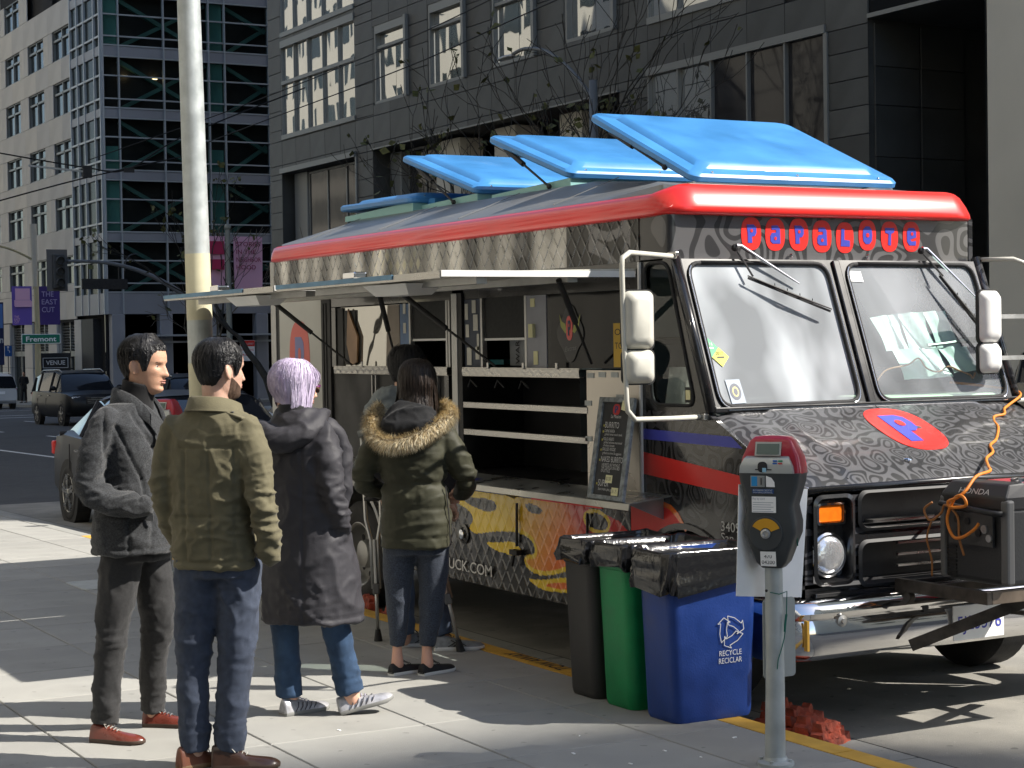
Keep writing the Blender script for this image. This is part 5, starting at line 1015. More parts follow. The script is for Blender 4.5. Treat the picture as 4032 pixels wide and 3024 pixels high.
# ---------------------------------------------------------------- bins with bag liners
bagm = mat('black_bin_liner', (.012, .012, .013), .16, coat=.3, bump=.004, bscale=26)
def bin_(name, label, x0, x1, y0, y1, m, hem, lid=None, zr=.765):
    cx, cy = (x0 + x1) / 2, (y0 + y1) / 2; W, D = x1 - x0, y1 - y0
    t = thing(name, label, 'bin', (cx, cy, 0), 'slim plastic bins beside the truck')
    def lo(k, z, e=0, n=5): return [(x, y, z) for x, y in rrect((W + e) * k, (D + e) * (k + .06 if k < .95 else k), .055 * k, n, cx, cy)]
    p = MB(); p.rings([lo(.85, .002), lo(.87, .012), lo(.885, .03), lo(1.0, zr - .11), lo(1.0, zr - .105, .012), lo(1.0, zr - .02, .016), lo(1.0, zr, .018), lo(1.0, zr, -.01), lo(1.0, zr - .25, -.03)], True); p.build('bin_body', m, t, smooth=35)
    nb_, nr = 120, 16; b = MB(); rs = []
    base = rrect(W + .03, D + .03, .06, 29, cx, cy); base = base[:nb_]
    sd = random.random() * 50
    for j in range(nr):
        s = j / (nr - 1); r = []
        for i, (x, y) in enumerate(base):
            dx, dy = x - cx, y - cy; L_ = math.hypot(dx, dy); ux, uy = dx / L_, dy / L_
            ww = mn.noise((x * 14 + sd, y * 14, s * 2.0)) ; w2 = mn.noise((x * 38 + sd, y * 38, s * 3.0)); hz = hem(x, y) + .025 * mn.noise((x * 9 + sd, y * 9, 5))
            if s < .3: k = s / .3; off = -.075 * (1 - k) + .01 * w2; z = zr - .15 * (max(0, 1 - k - .3) / .7) ** 1.2 + .016 + .014 * ww
            else: k = (s - .3) / .7; w3 = mn.noise((x * 24 + sd, y * 24, s * 1.5)); w4 = mn.noise((x * 60 + y * 20, s * 9, sd)); off = .006 + .008 * math.sin(math.pi * k) + .020 * (.3 + k) * max(0, 1 - abs(w3) * 3.2) ** 1.5 + .014 * w2 * (.3 + k) + .006 * w4; z = (zr + .016 + .014 * ww) * (1 - k) + (hz + .02 * ww) * k
            r.append((x + ux * off, y + uy * off, z))
        rs.append(r)
    b.rings(rs, False); b.add(rs[0], [tuple(range(len(rs[0])))]); b.build('bin_liner', bagm, t, smooth=60)
    return t
lp = lambda a, b_, t: a + (b_ - a) * min(1, max(0, t))
bblack = bin_('waste_bin', 'black slim bin with a black liner, farthest of the three bins', 4.60, 5.10, 7.53, 7.80, mat('black_bin_plastic', (.028, .027, .026), .5, bump=.001, bscale=120), lambda x, y: .66)
bgreen = bin_('compost_bin', 'green slim bin between the black bin and the blue bin', 4.60, 5.10, 7.20, 7.48, mat('green_bin_plastic', (.005, .21, .065), .42, bump=.001, bscale=120, var=.18, vscale=7, rvar=.12), lambda x, y: lp(.665, .655, (x - 4.6) / .4), zr=.77)
bblue = bin_('recycling_bin', 'blue recycling bin nearest the parking meter with a recycling symbol', 4.60, 5.10, 6.84, 7.12, mat('blue_bin_plastic', (.012, .045, .22), .42, bump=.001, bscale=120, var=.2, vscale=7, rvar=.12), lambda x, y: (lp(.59, .53, (x - 4.6) / .13) if x < 4.74 else lp(.53, .66, (x - 4.74) / .3)) if y < 6.95 else .60, zr=.775)
# recycling mark: three chasing arrows drawn in outline
fb = lambda a, b_, z0=0: (4.945 + a, 6.866 - .033 * (b_ - .0) / .75 * 0 - 0, b_)
def face_y(z): return 6.84 + (1 - (.885 + (.115) * min(1, (z - .03) / .63))) * .14 - .0095
mk = MB()
def seg(pts, closed=True, w=.0035):
    P3 = [(4.93 + a, face_y(.405 + b_) , .405 + b_) for a, b_ in pts]
    n_ = len(P3)
    for i in range(n_ if closed else n_ - 1): mk.bar(P3[i], P3[(i + 1) % n_], w, .0015, (0, 1, 0))
for k in range(3):
    a0 = math.radians(120 * k + 90); R2 = lambda x, y: (x * math.cos(a0) - y * math.sin(a0), x * math.sin(a0) + y * math.cos(a0))
    seg([R2(x, y) for x, y in ((.070, .018), (.058, -.022), (.030, -.060), (.044, -.067), (.002, -.074), (-.018, -.036), (-.004, -.044), (.018, -.016), (.028, .012))])
put_text(mk, 'RECYCLE', (4.93, face_y(.295), .292), (1, 0, 0), (0, 0, 1), .036, .0016, center=True, fit=.125); put_text(mk, 'RECICLAR', (4.93, face_y(.258), .257), (1, 0, 0), (0, 0, 1), .036, .0016, center=True, fit=.13)
mk.build('recycling_mark', M['whiteink'], bblue)
# ---------------------------------------------------------------- parking meter (near)
dkg = mat('meter_dark_grey', (.045, .05, .052), .45, var=.1, vscale=10)
mred = mat('meter_red', (.36, .012, .03), .3, coat=.4)
msil = mat('meter_silver', (.42, .44, .43), .35, .5)
def meter(cx, cy, label, full=True, z0=0, ang=None):
    t = thing('parking_meter', label, 'parking meter', (cx, cy, z0), 'parking meters along the kerb')
    p = MB(); p.tube([(cx - .004, cy, z0 - .02), (cx + .002, cy, z0 + .4), (cx, cy, z0 + .83)], [.043, .038, .036], 20); p.build('post', M['galv'], t, smooth=40)
    p = MB(); p.lathe([(.075, 0), (.075, .012), (.05, .02), (.045, .035)], (cx, cy, z0), (0, 0, 1), 20); [p.cyl((cx + .062 * math.cos(a), cy + .062 * math.sin(a), z0 + .01), (cx + .062 * math.cos(a), cy + .062 * math.sin(a), z0 + .026), .008, n=8) for a in (.6, 2.2, 3.8, 5.3)]; p.build('base_flange', M['galv'], t, smooth=40)
    nrm = Vector((-.79, -.61, 0)).normalized() if ang is None else Vector(ang); u = Vector((-nrm.y, nrm.x, 0)); Z = Vector((0, 0, 1))
    if u.dot(RGT) < 0: u = -u
    c0 = Vector((cx + .004, cy, z0))
    F = lambda a, b_, d: tuple(c0 + u * a + Z * b_ + nrm * d)
    def sec(w, d0, d1, z, r=.3):
        q = min(w, (d1 - d0) / 2) * r; return [F(a, z, b_) for a, b_ in rrect(2 * w, d1 - d0, q, 3, 0, (d0 + d1) / 2)]
    p = MB(); p.rings([sec(.042, -.045, .045, .812), sec(.062, -.06, .062, .835), sec(.108, -.075, .075, .955), sec(.110, -.075, .075, 1.0), sec(.096, -.072, .07, 1.066), sec(.124, -.078, .078, 1.165), sec(.128, -.078, .080, 1.20)]); H = p.build('meter_body', dkg, t, smooth=35)
    p = MB(); p.rings([sec(.128, -.079, .060, 1.197), sec(.128, -.079, .058, 1.215), sec(.118, -.075, .050, 1.265), sec(.088, -.06, .036, 1.33), sec(.070, -.045, .022, 1.345), sec(.03, -.02, .01, 1.349)]); p.build('meter_dome', mred, t, smooth=35)
    p = MB(); p.rings([[F(a, 1.20, d) for a, d in ((-.119, .055), (.105, .055), (.105, .083), (-.119, .083))], [F(a, 1.228, d) for a, d in ((-.117, .05), (.100, .05), (.100, .080), (-.117, .080))], [F(a, 1.258, d) for a, d in ((-.104, .045), (.085, .045), (.085, .066), (-.104, .066))], [F(a, 1.268, d) for a, d in ((-.095, .04), (.080, .04), (.080, .052), (-.095, .052))]]); p.build('card_panel', msil, t, smooth=50)
    def slab(x0, x1, za, zb, d, m, nm, th=.003, par=H, dz=0):
        q = MB(); q.rings([[F(a, b_, d + dz * (b_ - za) / (zb - za)) for a, b_ in ((x0, za), (x1, za), (x1, zb), (x0, zb))], [F(a, b_, d + th + dz * (b_ - za) / (zb - za)) for a, b_ in ((x0, za), (x1, za), (x1, zb), (x0, zb))]]); return q.build(nm, m, par)
    s = slab(-.060, .048, 1.270, 1.325, .056, msil, 'screen_frame', .004, dz=-.018); slab(-.052, .040, 1.277, 1.318, .060, mat('lcd_screen', (.10, .14, .12), .15), 'screen', .002, s, dz=-.0135)
    if not full: return t
    q = MB(); q.prism(superell(-.022, 1.225, .020, .022, 16), lambda a, b_, tt: F(a, b_, tt), .078, .0835); q.build('card_slot', M['matte_black'], H); slab(-.052, .016, 1.213, 1.217, .082, M['matte_black'], 'slot_line', .002)
    slab(-.022, -.006, 1.205, 1.222, .084, mat('pale_blue_card', (.3, .55, .7), .5), 'card', .001)
    for i, (x, z, m) in enumerate(((.028, 1.250, (.02, .12, .45)), (.050, 1.250, (.02, .30, .15)), (.028, 1.240, (.02, .12, .45)), (.050, 1.240, (.5, .05, .06)))): slab(x - .009, x + .009, z - .003, z + .003, .070 if z > 1.245 else .074, mat('button', m, .4), 'button', .004)
    s = slab(-.072, -.014, 1.145, 1.190, .079, msil, 'coin_plate', .004); slab(-.068, -.044, 1.148, 1.187, .084, mat('sky_blue_label', (.02, .25, .55), .5), 'blue_label', .001, s); slab(-.036, -.018, 1.150, 1.185, .084, M['dullmetal'], 'coin_slot', .001, s); slab(-.029, -.025, 1.154, 1.181, .0855, M['matte_black'], 'slot', .001, s)
    q = MB(); q.prism([(-.008, 1.145), (.028, 1.145), (.026, 1.165), (.014, 1.182), (-.008, 1.190)], lambda a, b_, tt: F(a, b_, tt), .079, .081); q.build('white_label', M['paper'], H)
    s = slab(-.066, .022, 1.118, 1.136, .0755, mat('navy_label', (.01, .06, .20), .5), 'navy_label', .002); q = MB(); put_text(q, 'BUY PARKING CREDIT AT', F(-.063, 1.127, .0785), u, Z, .010, .0002, fit=.08); put_text(q, 'WWW.SFMTA.COM/PARKING', F(-.063, 1.119, .0785), u, Z, .007, .0002, fit=.08); q.build('label_print', M['whiteink'], s)
    s = slab(-.070, .030, 1.040, 1.105, .0735, M['paper'], 'pay_label', .002); q = MB(); put_text(q, 'Pay by card', F(-.066, 1.092, .0765), u, Z, .013, .0003, fit=.05)
    for i in range(5): q.add([F(-.066, 1.082 - i * .009, .0762), F(.02 - .01 * (i % 2), 1.082 - i * .009, .0762), F(.02 - .01 * (i % 2), 1.0795 - i * .009, .0762), F(-.066, 1.0795 - i * .009, .0762)], [(0, 1, 2, 3)])
    q.build('label_print', mat('grey_print', (.35, .38, .42), .6), s)
    q = MB(); q.lathe([(.070, -.01), (.070, .002), (.067, .005), (.0, .006)], F(-.012, .955, .075), nrm, 36); D = q.build('dial_cover', dkg, H, smooth=30)
    q = MB(); R1, R0 = .062, .024; a1, a2 = 22, 152; pts = [(R1 * math.cos(math.radians(a1 + (a2 - a1) * i / 16)), R1 * math.sin(math.radians(a1 + (a2 - a1) * i / 16))) for i in range(17)] + [(R0 * math.cos(math.radians(a2 + (a1 - a2) * i / 8)), R0 * math.sin(math.radians(a2 + (a1 - a2) * i / 8))) for i in range(9)]
    q.prism([(-.012 + a, .955 + b_) for a, b_ in pts], lambda a, b_, tt: F(a, b_, tt), .0815, .083); q.build('yellow_arc', mat('meter_yellow', (.60, .30, .015), .5), D)
    q = MB(); q.lathe([(.020, 0), (.020, .006), (.012, .009), (.008, .004), (0, .003)], F(-.012, .955, .081), nrm, 16); q.build('lock', M['dullmetal'], D, smooth=40)
    s = slab(-.038, .026, .822, .882, .0635, M['paper'], 'number_label', .003, dz=.008); q = MB(); put_text(q, '470', F(-.006, .855, .0725), u, Z, .022, .0006, center=True); put_text(q, '04200', F(-.006, .831, .0695), u, Z, .022, .0006, center=True); q.build('label_print', M['ink'], s)
    return t
meter(4.545, 6.0, 'nearest parking meter, with a red dome and yellow dial arc, in front of the truck')
meter(4.50, 13.62, 'parking meter with a red dome, beyond the man in the olive jacket', False)
# green string and the two sign blanks tied to the post
st = thing('green_string', 'green twine tied round the nearest parking meter and its post', 'string', (4.545, 6.0, .7))
p = MB(); gm_ = mat('green_twine', (.01, .12, .09), .8)
p.tube([(4.50, 5.965, .715), (4.54, 5.957, .705), (4.585, 5.965, .712), (4.587, 5.97, .66), (4.575, 5.958, .60), (4.568, 5.955, .56), (4.560, 5.955, .52), (4.545, 5.954, .48), (4.530, 5.956, .44), (4.525, 5.957, .40)], .0022, 6); p.build('twine', gm_, st)
p = MB(); p.tube([(4.575, 5.957, .62), (4.566, 5.955, .58), (4.563, 5.954, .55)], .005, 6); p.tube([(4.60, 5.93, 1.05), (4.615, 5.925, 1.0), (4.605, 5.92, .93), (4.615, 5.93, .90)], .003, 6); p.build('twine_knot', gm_, st); p = MB(); p.ball((4.485, 5.97, .722), .006, n=8, m=6); p.build('knot', M['matte_black'], st)
def flat(name, label, q, th, m, cat='sign'):
    a, b_, c, d = map(Vector, q); n_ = (b_ - a).cross(d - a).normalized() * th; p = MB(); p.rings([[a, b_, c, d], [a + n_, b_ + n_, c + n_, d + n_]]); return single(p, name, m, label, cat, org=tuple(a), bevel=.001)
flat('white_board', 'blank white board tied behind the nearest parking meter', [(4.405, 6.07, .695), (4.785, 6.13, .652), (4.825, 6.13, 1.108), (4.425, 6.07, 1.152)], .004, M['paper'], 'board')
p = MB(); p.prism(rrect(.165, .33, .018, 4, 4.612, .508), lambda a, b_, t: (a, 6.055 + t, b_), 0, .003)
single(p, 'sign_plate', mat('bare_aluminium', (.40, .43, .43), .42, .6, var=.08, vscale=8), 'bare grey metal plate with rounded corners low on the meter post', 'sign', org=(4.612, 6.055, .508))
# ---------------------------------------------------------------- chalk menu
mn_ = thing('menu_board', 'chalkboard menu in a worn grey frame leaning on the serving shelf', 'menu board', (5.1, 8.16, .9))
bl, br, tl, tr = Vector((5.10, 8.336, .903)), Vector((5.10, 7.988, .903)), Vector((5.315, 8.538, 1.43)), Vector((5.315, 8.163, 1.434))
MU = (br - bl); MV = (tl - bl); MN = MU.cross(MV).normalized(); MN = MN if MN.x < 0 else -MN
mf = lambda a, b_, t: tuple(bl + MU * a + MV * b_ + MN * t)
p = MB(); p.prism([(.04, .02), (.96, .02), (.96, .98), (.04, .98)], mf, 0, .008); p.build('slate', mat('chalkboard', (.035, .036, .036), .7, var=.35, vscale=7), mn_)
wf_ = mat('weathered_frame', (.22, .24, .24), .7, var=.45, vscale=30)
for q in ([(0, 0), (.11, 0), (.11, 1), (0, 1)], [(.89, 0), (1, 0), (1, 1), (.89, 1)], [(.11, .955), (.89, .955), (.89, 1), (.11, 1)], [(.11, 0), (.89, 0), (.89, .04), (.11, .04)]): p = MB(); p.prism(q, mf, .0, .02); p.build('frame_rail', wf_, mn_)
P_emblem(mn_, lambda a, b_, t: mf(.50 + a * .10, .885 + b_ * .055, .009 + t / 1000), 0, 0, mat('chalk_red', (.45, .04, .04), .7), mat('chalk_blue', (.04, .05, .16), .7), 'chalk_badge')
chalk = mat('chalk_white', (.55, .55, .53), .9); U_ = MU.normalized(); V_ = MV.normalized()
p = MB()
for txt, a, b_, s, w in (('BURRITO', .22, .70, .052, .40), ('CARNE ASADA', .22, .655, .026, .30), ('grilled niman ranch steak', .24, .625, .020, .50), ('POLLO ASADO', .22, .575, .026, .30), ('grilled achiote-marinated', .24, .545, .020, .52), ('chicken breast', .24, .515, .020, .32), ('GRILLED VEGGIE', .22, .475, .026, .38), ('grilled zucchini & eggplant', .24, .44, .020, .54), ('NAKED BURRITO', .22, .365, .048, .62), ('A BURRITO, BUT WITHOUT', .26, .325, .024, .52), ('THE TORTILLA! ON A BED', .26, .295, .024, .52), ('OF LETTUCE.', .26, .265, .024, .26), ('SUPER', .22, .13, .055, .30), ('Sour cream, pico, guac.', .24, .09, .024, .44)):
    put_text(p, txt, mf(a, b_, .0092), U_, V_, s, .0004, fit=w * MU.length)
put_text(p, 'La Mission', mf(.36, .80, .0092), U_, V_, .03, .0003, fit=.1); p.build('chalk_writing', chalk, mn_)
p = MB()
for b_ in (.72, .66, .58, .48, .38, .15): p.obox(mf(.19, b_, .0095), U_ * .005, V_ * .006, MN * .0005)
p.build('chalk_bullet', mat('chalk_yellow', (.45, .42, .08), .9), mn_)
for a, b_, t in ((.52, .20, '$12.00'), (.72, .085, '$11.75')): p = MB(); p.prism([(a - .09, b_ - .035), (a + .09, b_ - .035), (a + .09, b_ + .04), (a - .09, b_ + .04)], mf, .0095, .0115); s = p.build('price_note', M['yellowpaper'], mn_); q = MB(); put_text(q, t, mf(a - .07, b_ - .012, .012), U_, V_, .03, .0003, fit=.045); q.build('price', M['ink'], s)
p = MB(); p.prism([(.68, .88), (.86, .86), (.84, .96), (.70, .97)], mf, .021, .023); p.build('taped_note', M['yellowpaper'], mn_)
# ---------------------------------------------------------------- generator on its bracket
gb = thing('generator_bracket', 'rusty dark steel angle bracket on the front bumper', 'bracket', (6.4, 6.5, .55))
rust = mat('rusty_dark_steel', (.07, .06, .05), .65, .4, var=.45, vscale=14, bump=.002, bscale=40); rb = mat('scuffed_brown_steel', (.16, .125, .095), .55, .4, var=.4, vscale=9)
for q, m in (((5.90, 5.935, 6.20, 6.83, .515, .575), rust), ((6.865, 6.90, 6.20, 6.83, .515, .575), rust), ((5.935, 6.865, 6.20, 6.235, .515, .575), rb), ((5.935, 6.865, 6.60, 6.635, .52, .56), rust)): p = MB(); p.box(*q); p.build('angle_bar', m, gb, bevel=.003)
for a, b_ in (((5.845, 6.655, .275), (6.26, 6.25, .52)), ((6.86, 6.655, .275), (6.50, 6.25, .52))): p = MB(); p.bar(a, b_, .02, .055); p.build('brace', rust, gb)
gn = thing('generator', 'portable generator with black panels and a red tank on the bumper bracket', 'generator', (6.3, 6.4, .58))
p = MB(); p.box(6.0, 6.62, 6.17, 6.58, .59, .96); p.build('housing', mat('generator_charcoal', (.03, .031, .033), .5, bump=.001, bscale=80), gn, bevel=.03, seg=3)
p = MB(); p.rings([[(5.985, 6.165, .94), (6.14, 6.165, .94), (6.14, 6.59, .94), (5.985, 6.59, .94)], [(5.985, 6.165, 1.0), (6.14, 6.165, 1.0), (6.14, 6.59, 1.0), (5.985, 6.59, 1.0)], [(6.03, 6.19, 1.06), (6.13, 6.19, 1.065), (6.13, 6.565, 1.065), (6.03, 6.565, 1.06)]]); p.build('end_cover', mat('generator_black', (.022, .022, .024), .45), gn, bevel=.01)
p = MB(); p.box(5.982, 6.03, 6.15, 6.20, .60, .99); p.box(5.982, 6.03, 6.565, 6.60, .60, .99); p.build('corner_guard', mat('guard_grey', (.12, .12, .12), .5), gn, bevel=.012)
p = MB(); p.box(6.15, 6.62, 6.15, 6.60, .62, 1.05); p.build('tank', mat('generator_red', (.42, .02, .035), .35, coat=.3), gn, bevel=.04, seg=3)
p = MB(); p.lathe([(.04, 0), (.04, .02), (.03, .024), (0, .025)], (6.22, 6.32, 1.05), (0, 0, 1), 20); p.build('fuel_cap', M['chrome'], gn, smooth=30)
p = MB(); p.tube([(5.97, 6.57, .955), (5.945, 6.55, .955), (5.945, 6.20, .93), (5.97, 6.17, .93)], .014, 8); p.build('handle', M['matte_black'], gn, smooth=True)
p = MB(); p.box(5.976, 5.99, 6.24, 6.53, .77, .92); cp = p.build('control_panel', mat('panel_charcoal', (.05, .05, .05), .5, var=.3, vscale=20), gn)
for y, z, r in ((6.47, .885, .018), (6.40, .88, .016), (6.33, .83, .018), (6.29, .85, .02), (6.26, .81, .018), (6.46, .82, .014)): p = MB(); p.cyl((5.977, y, z), (5.968, y, z), r, n=12); p.build('socket', M['dullmetal'] if y < 6.3 else M['matte_black'], cp)
p = MB()
for i in range(9): p.box(5.994, 6.0 - .0005, 6.50, 6.56, .61 + i * .017, .618 + i * .017)
p.build('cooling_slots', M['matte_black'], gn)
p = MB(); put_text(p, 'HONDA', (6.0, 6.475, 1.008), (.0, -1, 0), (.55, 0, .83), .042, .002, fit=.20, width=1.2); p.v = [(x - .012, y, z) for x, y, z in p.v]; p.build('maker_lettering', mat('silver_letters', (.50, .50, .50), .4, .4), gn)
# orange cord
def spline(pts, n=8):
    out = []; P_ = [Vector(p) for p in pts]; P_ = [P_[0]] + P_ + [P_[-1]]
    for i in range(1, len(P_) - 2):
        for k in range(n): t = k / n; a, b_, c, d = P_[i - 1:i + 3]; out.append(.5 * ((2 * b_) + (-a + c) * t + (2 * a - 5 * b_ + 4 * c - d) * t * t + (-a + 3 * b_ - 3 * c + d) * t ** 3))
    out.append(P_[-2]); return out
oc = mat('orange_cable', (.65, .20, .02), .5)
cordp = [(7.25, 7.9, 1.47), (7.44, 7.64, 1.43), (7.47, 7.58, 1.40), (7.31, 7.49, 1.352), (7.22, 7.43, 1.33), (7.16, 7.39, 1.305), (7.07, 7.36, 1.295), (7.03, 7.31, 1.27), (6.98, 7.25, 1.243), (6.86, 7.13, 1.19), (6.76, 7.06, 1.165), (6.71, 7.01, 1.135), (6.60, 6.93, 1.11), (6.45, 6.75, 1.085), (6.2, 6.5, 1.09), (6.05, 6.42, 1.075), (5.96, 6.38, 1.02), (5.925, 6.42, .985), (5.92, 6.47, .96), (5.925, 6.44, .935), (5.925, 6.37, .95), (5.92, 6.37, .99), (5.925, 6.42, .98), (5.93, 6.50, .88), (5.93, 6.45, .80), (5.93, 6.38, .80), (5.935, 6.33, .84), (5.94, 6.29, .87)]
p = MB(); p.tube(spline([Vector(q) + Vector((0, 0, .008)) + Vector((0, .012 * math.sin(i * 2.1), 0)) for i, q in enumerate(cordp)], 6), .0075, 8)
single(p, 'extension_cord', oc, 'orange extension cord running over the bonnet to the generator', 'cord', org=(6.8, 7.1, 1.2), smooth=True)
p = MB(); p.tube(spline([(5.94, 6.60, .955), (5.925, 6.64, .92), (5.925, 6.60, .87), (5.93, 6.53, .91), (5.93, 6.50, .95), (5.94, 6.43, .90), (5.94, 6.42, .80), (5.95, 6.40, .72)], 6), .006, 8); p.tube(spline([(5.95, 6.62, .86), (5.94, 6.64, .78), (5.95, 6.62, .68), (5.96, 6.63, .60)], 6), .005, 8)
single(p, 'looped_cord', mat('brown_orange_cable', (.30, .12, .03), .5), 'looped brown orange lead hanging on the generator handle', 'cord', org=(5.94, 6.5, .9), smooth=True)
p = MB(); p.tube(spline([(6.60, 7.82, 1.43), (6.63, 7.80, 1.50), (6.70, 7.80, 1.56), (6.85, 7.80, 1.585), (6.92, 7.79, 1.62), (6.97, 7.79, 1.57), (7.03, 7.79, 1.545), (7.08, 7.79, 1.545), (7.14, 7.79, 1.57), (7.22, 7.79, 1.545), (7.30, 7.79, 1.52), (7.33, 7.8, 1.50), (7.35, 7.8, 1.53)], 6), .005, 6)
single(p, 'dashboard_cord', mat('faded_orange_cable', (.42, .17, .08), .5), 'thin orange cord draped over the sunshade inside the windscreen', 'cord', org=(6.9, 7.8, 1.5), smooth=True)
# ---------------------------------------------------------------- red wheel blocks, litter
rk = mat('worn_red_paint_on_rubber', (.50, .085, .04), .75, var=.6, vscale=22, col2=(.16, .04, .025), bump=.012, bscale=30)
def chock(cx, cy, ang, L_, label):
    t = thing('kerb_block', label, 'block', (cx, cy, -.13), 'red blocks between the kerb and the truck'); ca, sa = math.cos(ang), math.sin(ang); random.seed(int(cx * 977 + cy * 131))
    for j in range(3):
        p = MB(); w = L_ * (1 - .22 * j); d = .10 - .02 * j; z0 = -.128 + .034 * j; n = 9; rs = []
        for i in range(n + 1):
            a = -w / 2 + w * i / n; k = random.uniform(-.012, .012); hh = .036 + random.uniform(-.010, .010)
            rs.append([(cx + ca * a - sa * b_, cy + sa * a + ca * b_, z) for b_, z in ((-d / 2 + k, z0), (d / 2 + k, z0), (d / 2 + k - .01, z0 + hh), (-d / 2 + k + .008, z0 + hh))])
        p.rings(rs); p.build('ridge', rk, t)
    return t
for i, (x, y, a, L_, lb_) in enumerate(((5.42, 7.16, .5, .30, 'red block by the kerb, nearest the blue bin'), (5.42, 6.98, .35, .32, 'red block by the kerb, second from the blue bin'), (5.36, 6.80, .4, .30, 'red block by the kerb, third from the blue bin'), (5.31, 6.62, .35, .28, 'red block by the kerb, farthest toward the camera'), (5.33, 11.7, 1.4, .40, 'red block wedged beside the rear wheel'), (5.31, 11.2, 1.5, .40, 'red block on the kerb side ahead of the rear wheel'))): chock(x, y, a, L_, lb_)
random.seed(11)
p = MB()
for (x, y) in ((4.30, 6.45), (3.95, 6.62), (4.05, 6.33), (4.36, 6.27), (3.70, 6.45), (4.15, 6.9), (3.4, 6.2), (4.7, 6.5), (4.20, 5.9), (3.3, 7.6)): s = random.uniform(.006, .013); a = random.uniform(0, 3); p.obox((x, y, .002), (s * math.cos(a), s * math.sin(a), 0), (-s * .4 * math.sin(a), s * .4 * math.cos(a), 0), (0, 0, .0015))
tag(single(p, 'litter', M['paper'], 'tiny white scraps of litter scattered on the pavement by the meter', 'litter'), kind='stuff')
p = MB(); p.ball((5.13, 8.15, -.09), .07, .05, .05, 14, 10); p.v = [tuple(Vector(q) + mn.noise_vector(Vector(q) * 30) * .02) for q in p.v]; single(p, 'paper_bag', M['paper'], 'crumpled pale bag lying in the gutter under the truck', 'bag', org=(5.13, 8.15, -.1))
p = MB(); p.prism(rrect(.33, .52, .05, 5, 3.84, 13.27), lambda a, b_, t: (a, b_, walk_z(b_) + t), .001, .006); mh = single(p, 'utility_cover', mat('pale_cover_plate', (.42, .43, .40), .7, var=.1, vscale=8), 'pale rounded utility cover set into the pavement by the grey coat', 'cover', org=(3.84, 13.27, 0))
p = MB(); [p.cyl((a, b_, .006), (a, b_, .0075), .014, n=10) for a, b_ in ((3.73, 13.06), (3.95, 13.06), (3.73, 13.48), (3.95, 13.48))]; p.build('cover_bolt', M['dullmetal'], mh)
# ---------------------------------------------------------------- tall pole by the kerb
tp = thing('traffic_pole', 'tall galvanised pole with faded tan bands rising behind the two men', 'pole', (4.51, 12.7, 0))
def polex(z): return 4.507 - .0155 * z
tanb = mat('tan_band_paint', (.50, .47, .33), .55, var=.1, vscale=6)
zs = [0, 1.63, 1.94, 2.42, 7.5]; rr = lambda z: .098 - .0035 * z
for i, (a, b_) in enumerate(zip(zs[:-1], zs[1:])):
    n = 12; p = MB(); k = 1.012 if i % 2 == 0 else 1; ms = tanb if i % 2 == 0 else M['galv']
    p.tube([(polex(a + (b_ - a) * j / n), 12.7, a + (b_ - a) * j / n) for j in range(n + 1)], [rr(a + (b_ - a) * j / n) * k for j in range(n + 1)], 28); p.build('pole_section' if i % 2 else 'tan_band', ms, tp, smooth=50)
p = MB(); p.lathe([(.17, 0), (.17, .03), (.12, .05), (.1, .1)], (4.507, 12.7, 0), (0, 0, 1), 24); p.build('base_plate', M['galv'], tp, smooth=40)
# ---------------------------------------------------------------- street furniture at the crossing
def banner(parent, c, w, h, m, txts, tcol, nm='banner', yoff=-.03):
    p = MB(); x, y, z = c; p.grid(lambda s, t: (x + w * s, y + .05 * math.sin(3 * s + 2 * t), z + h * t), 6, 6); p.grid(lambda s, t: (x + w * s, y + .012 + .05 * math.sin(3 * s + 2 * t), z + h * t), 6, 6); o = p.build(nm, m, parent, smooth=True)
    q = MB()
    for t_, a, b_, s_, f_ in txts: put_text(q, t_, (x + a, y + yoff - .03, z + b_), (1, 0, 0), (0, 0, 1), s_, .006, fit=f_)
    if q.v: q.build('banner_lettering', tcol, o)
    return o
lp_ = thing('street_lamp', 'cream street lamp with purple banners and a green street sign', 'street lamp', (24.4, 94, -1.3)); yl_ = 94
cp_ = mat('cream_pole', (.45, .38, .22), .5)
p = MB(); p.tube([(24.4, yl_, -1.3), (24.42, yl_, 3.0), (24.35, yl_, 8.1)], [.17, .14, .11], 12); p.build('post', cp_, lp_, smooth=40)
p = MB(); p.tube([(24.36, yl_, 4.95), (24.3, yl_, 8.15)], [.14, .20], 12); p.build('top_sleeve', mat('cream_sleeve', (.5, .45, .36), .5), lp_, smooth=40)
p = MB(); p.tube(spline([(24.3, yl_, 6.3), (23.4, yl_, 6.75), (22.6, yl_, 7.0), (21.9, yl_, 7.05)], 5), .06, 8); p.build('arm', cp_, lp_, smooth=True); p = MB(); p.ball((21.6, yl_, 7.04), .45, .2, .08, 12, 8); p.build('lamp_head', M['paper'], lp_, smooth=True)
pur, pur2, pnk = mat('violet_banner', (.16, .10, .42), .7), mat('deep_violet_banner', (.055, .03, .17), .7), mat('pink_banner', (.70, .40, .55), .7)
b1 = banner(lp_, (23.15, yl_, 2.98), 1.0, 1.98, pur, [('THE', .08, .36, .17, .24), ('EAST', .08, .22, .17, .3), ('CUT', .08, .08, .17, .24)], pnk)
p = MB(); p.box(23.25, 24.1, yl_ - .055, yl_ - .04, 3.95, 4.25); p.box(23.3, 24.05, yl_ - .07, yl_ - .056, 4.26, 4.85); p.box(23.28, 24.15, yl_ - .07, yl_ - .056, 3.9, 4.2); p.build('pink_block', pnk, b1)
banner(lp_, (24.55, yl_, 2.98), 1.05, 1.98, pur2, [('THE', .1, 1.45, .38, .62), ('EAST', .1, 1.05, .38, .80), ('CUT', .1, .65, .38, .66)], mat('lilac_lettering', (.36, .30, .50), .7))
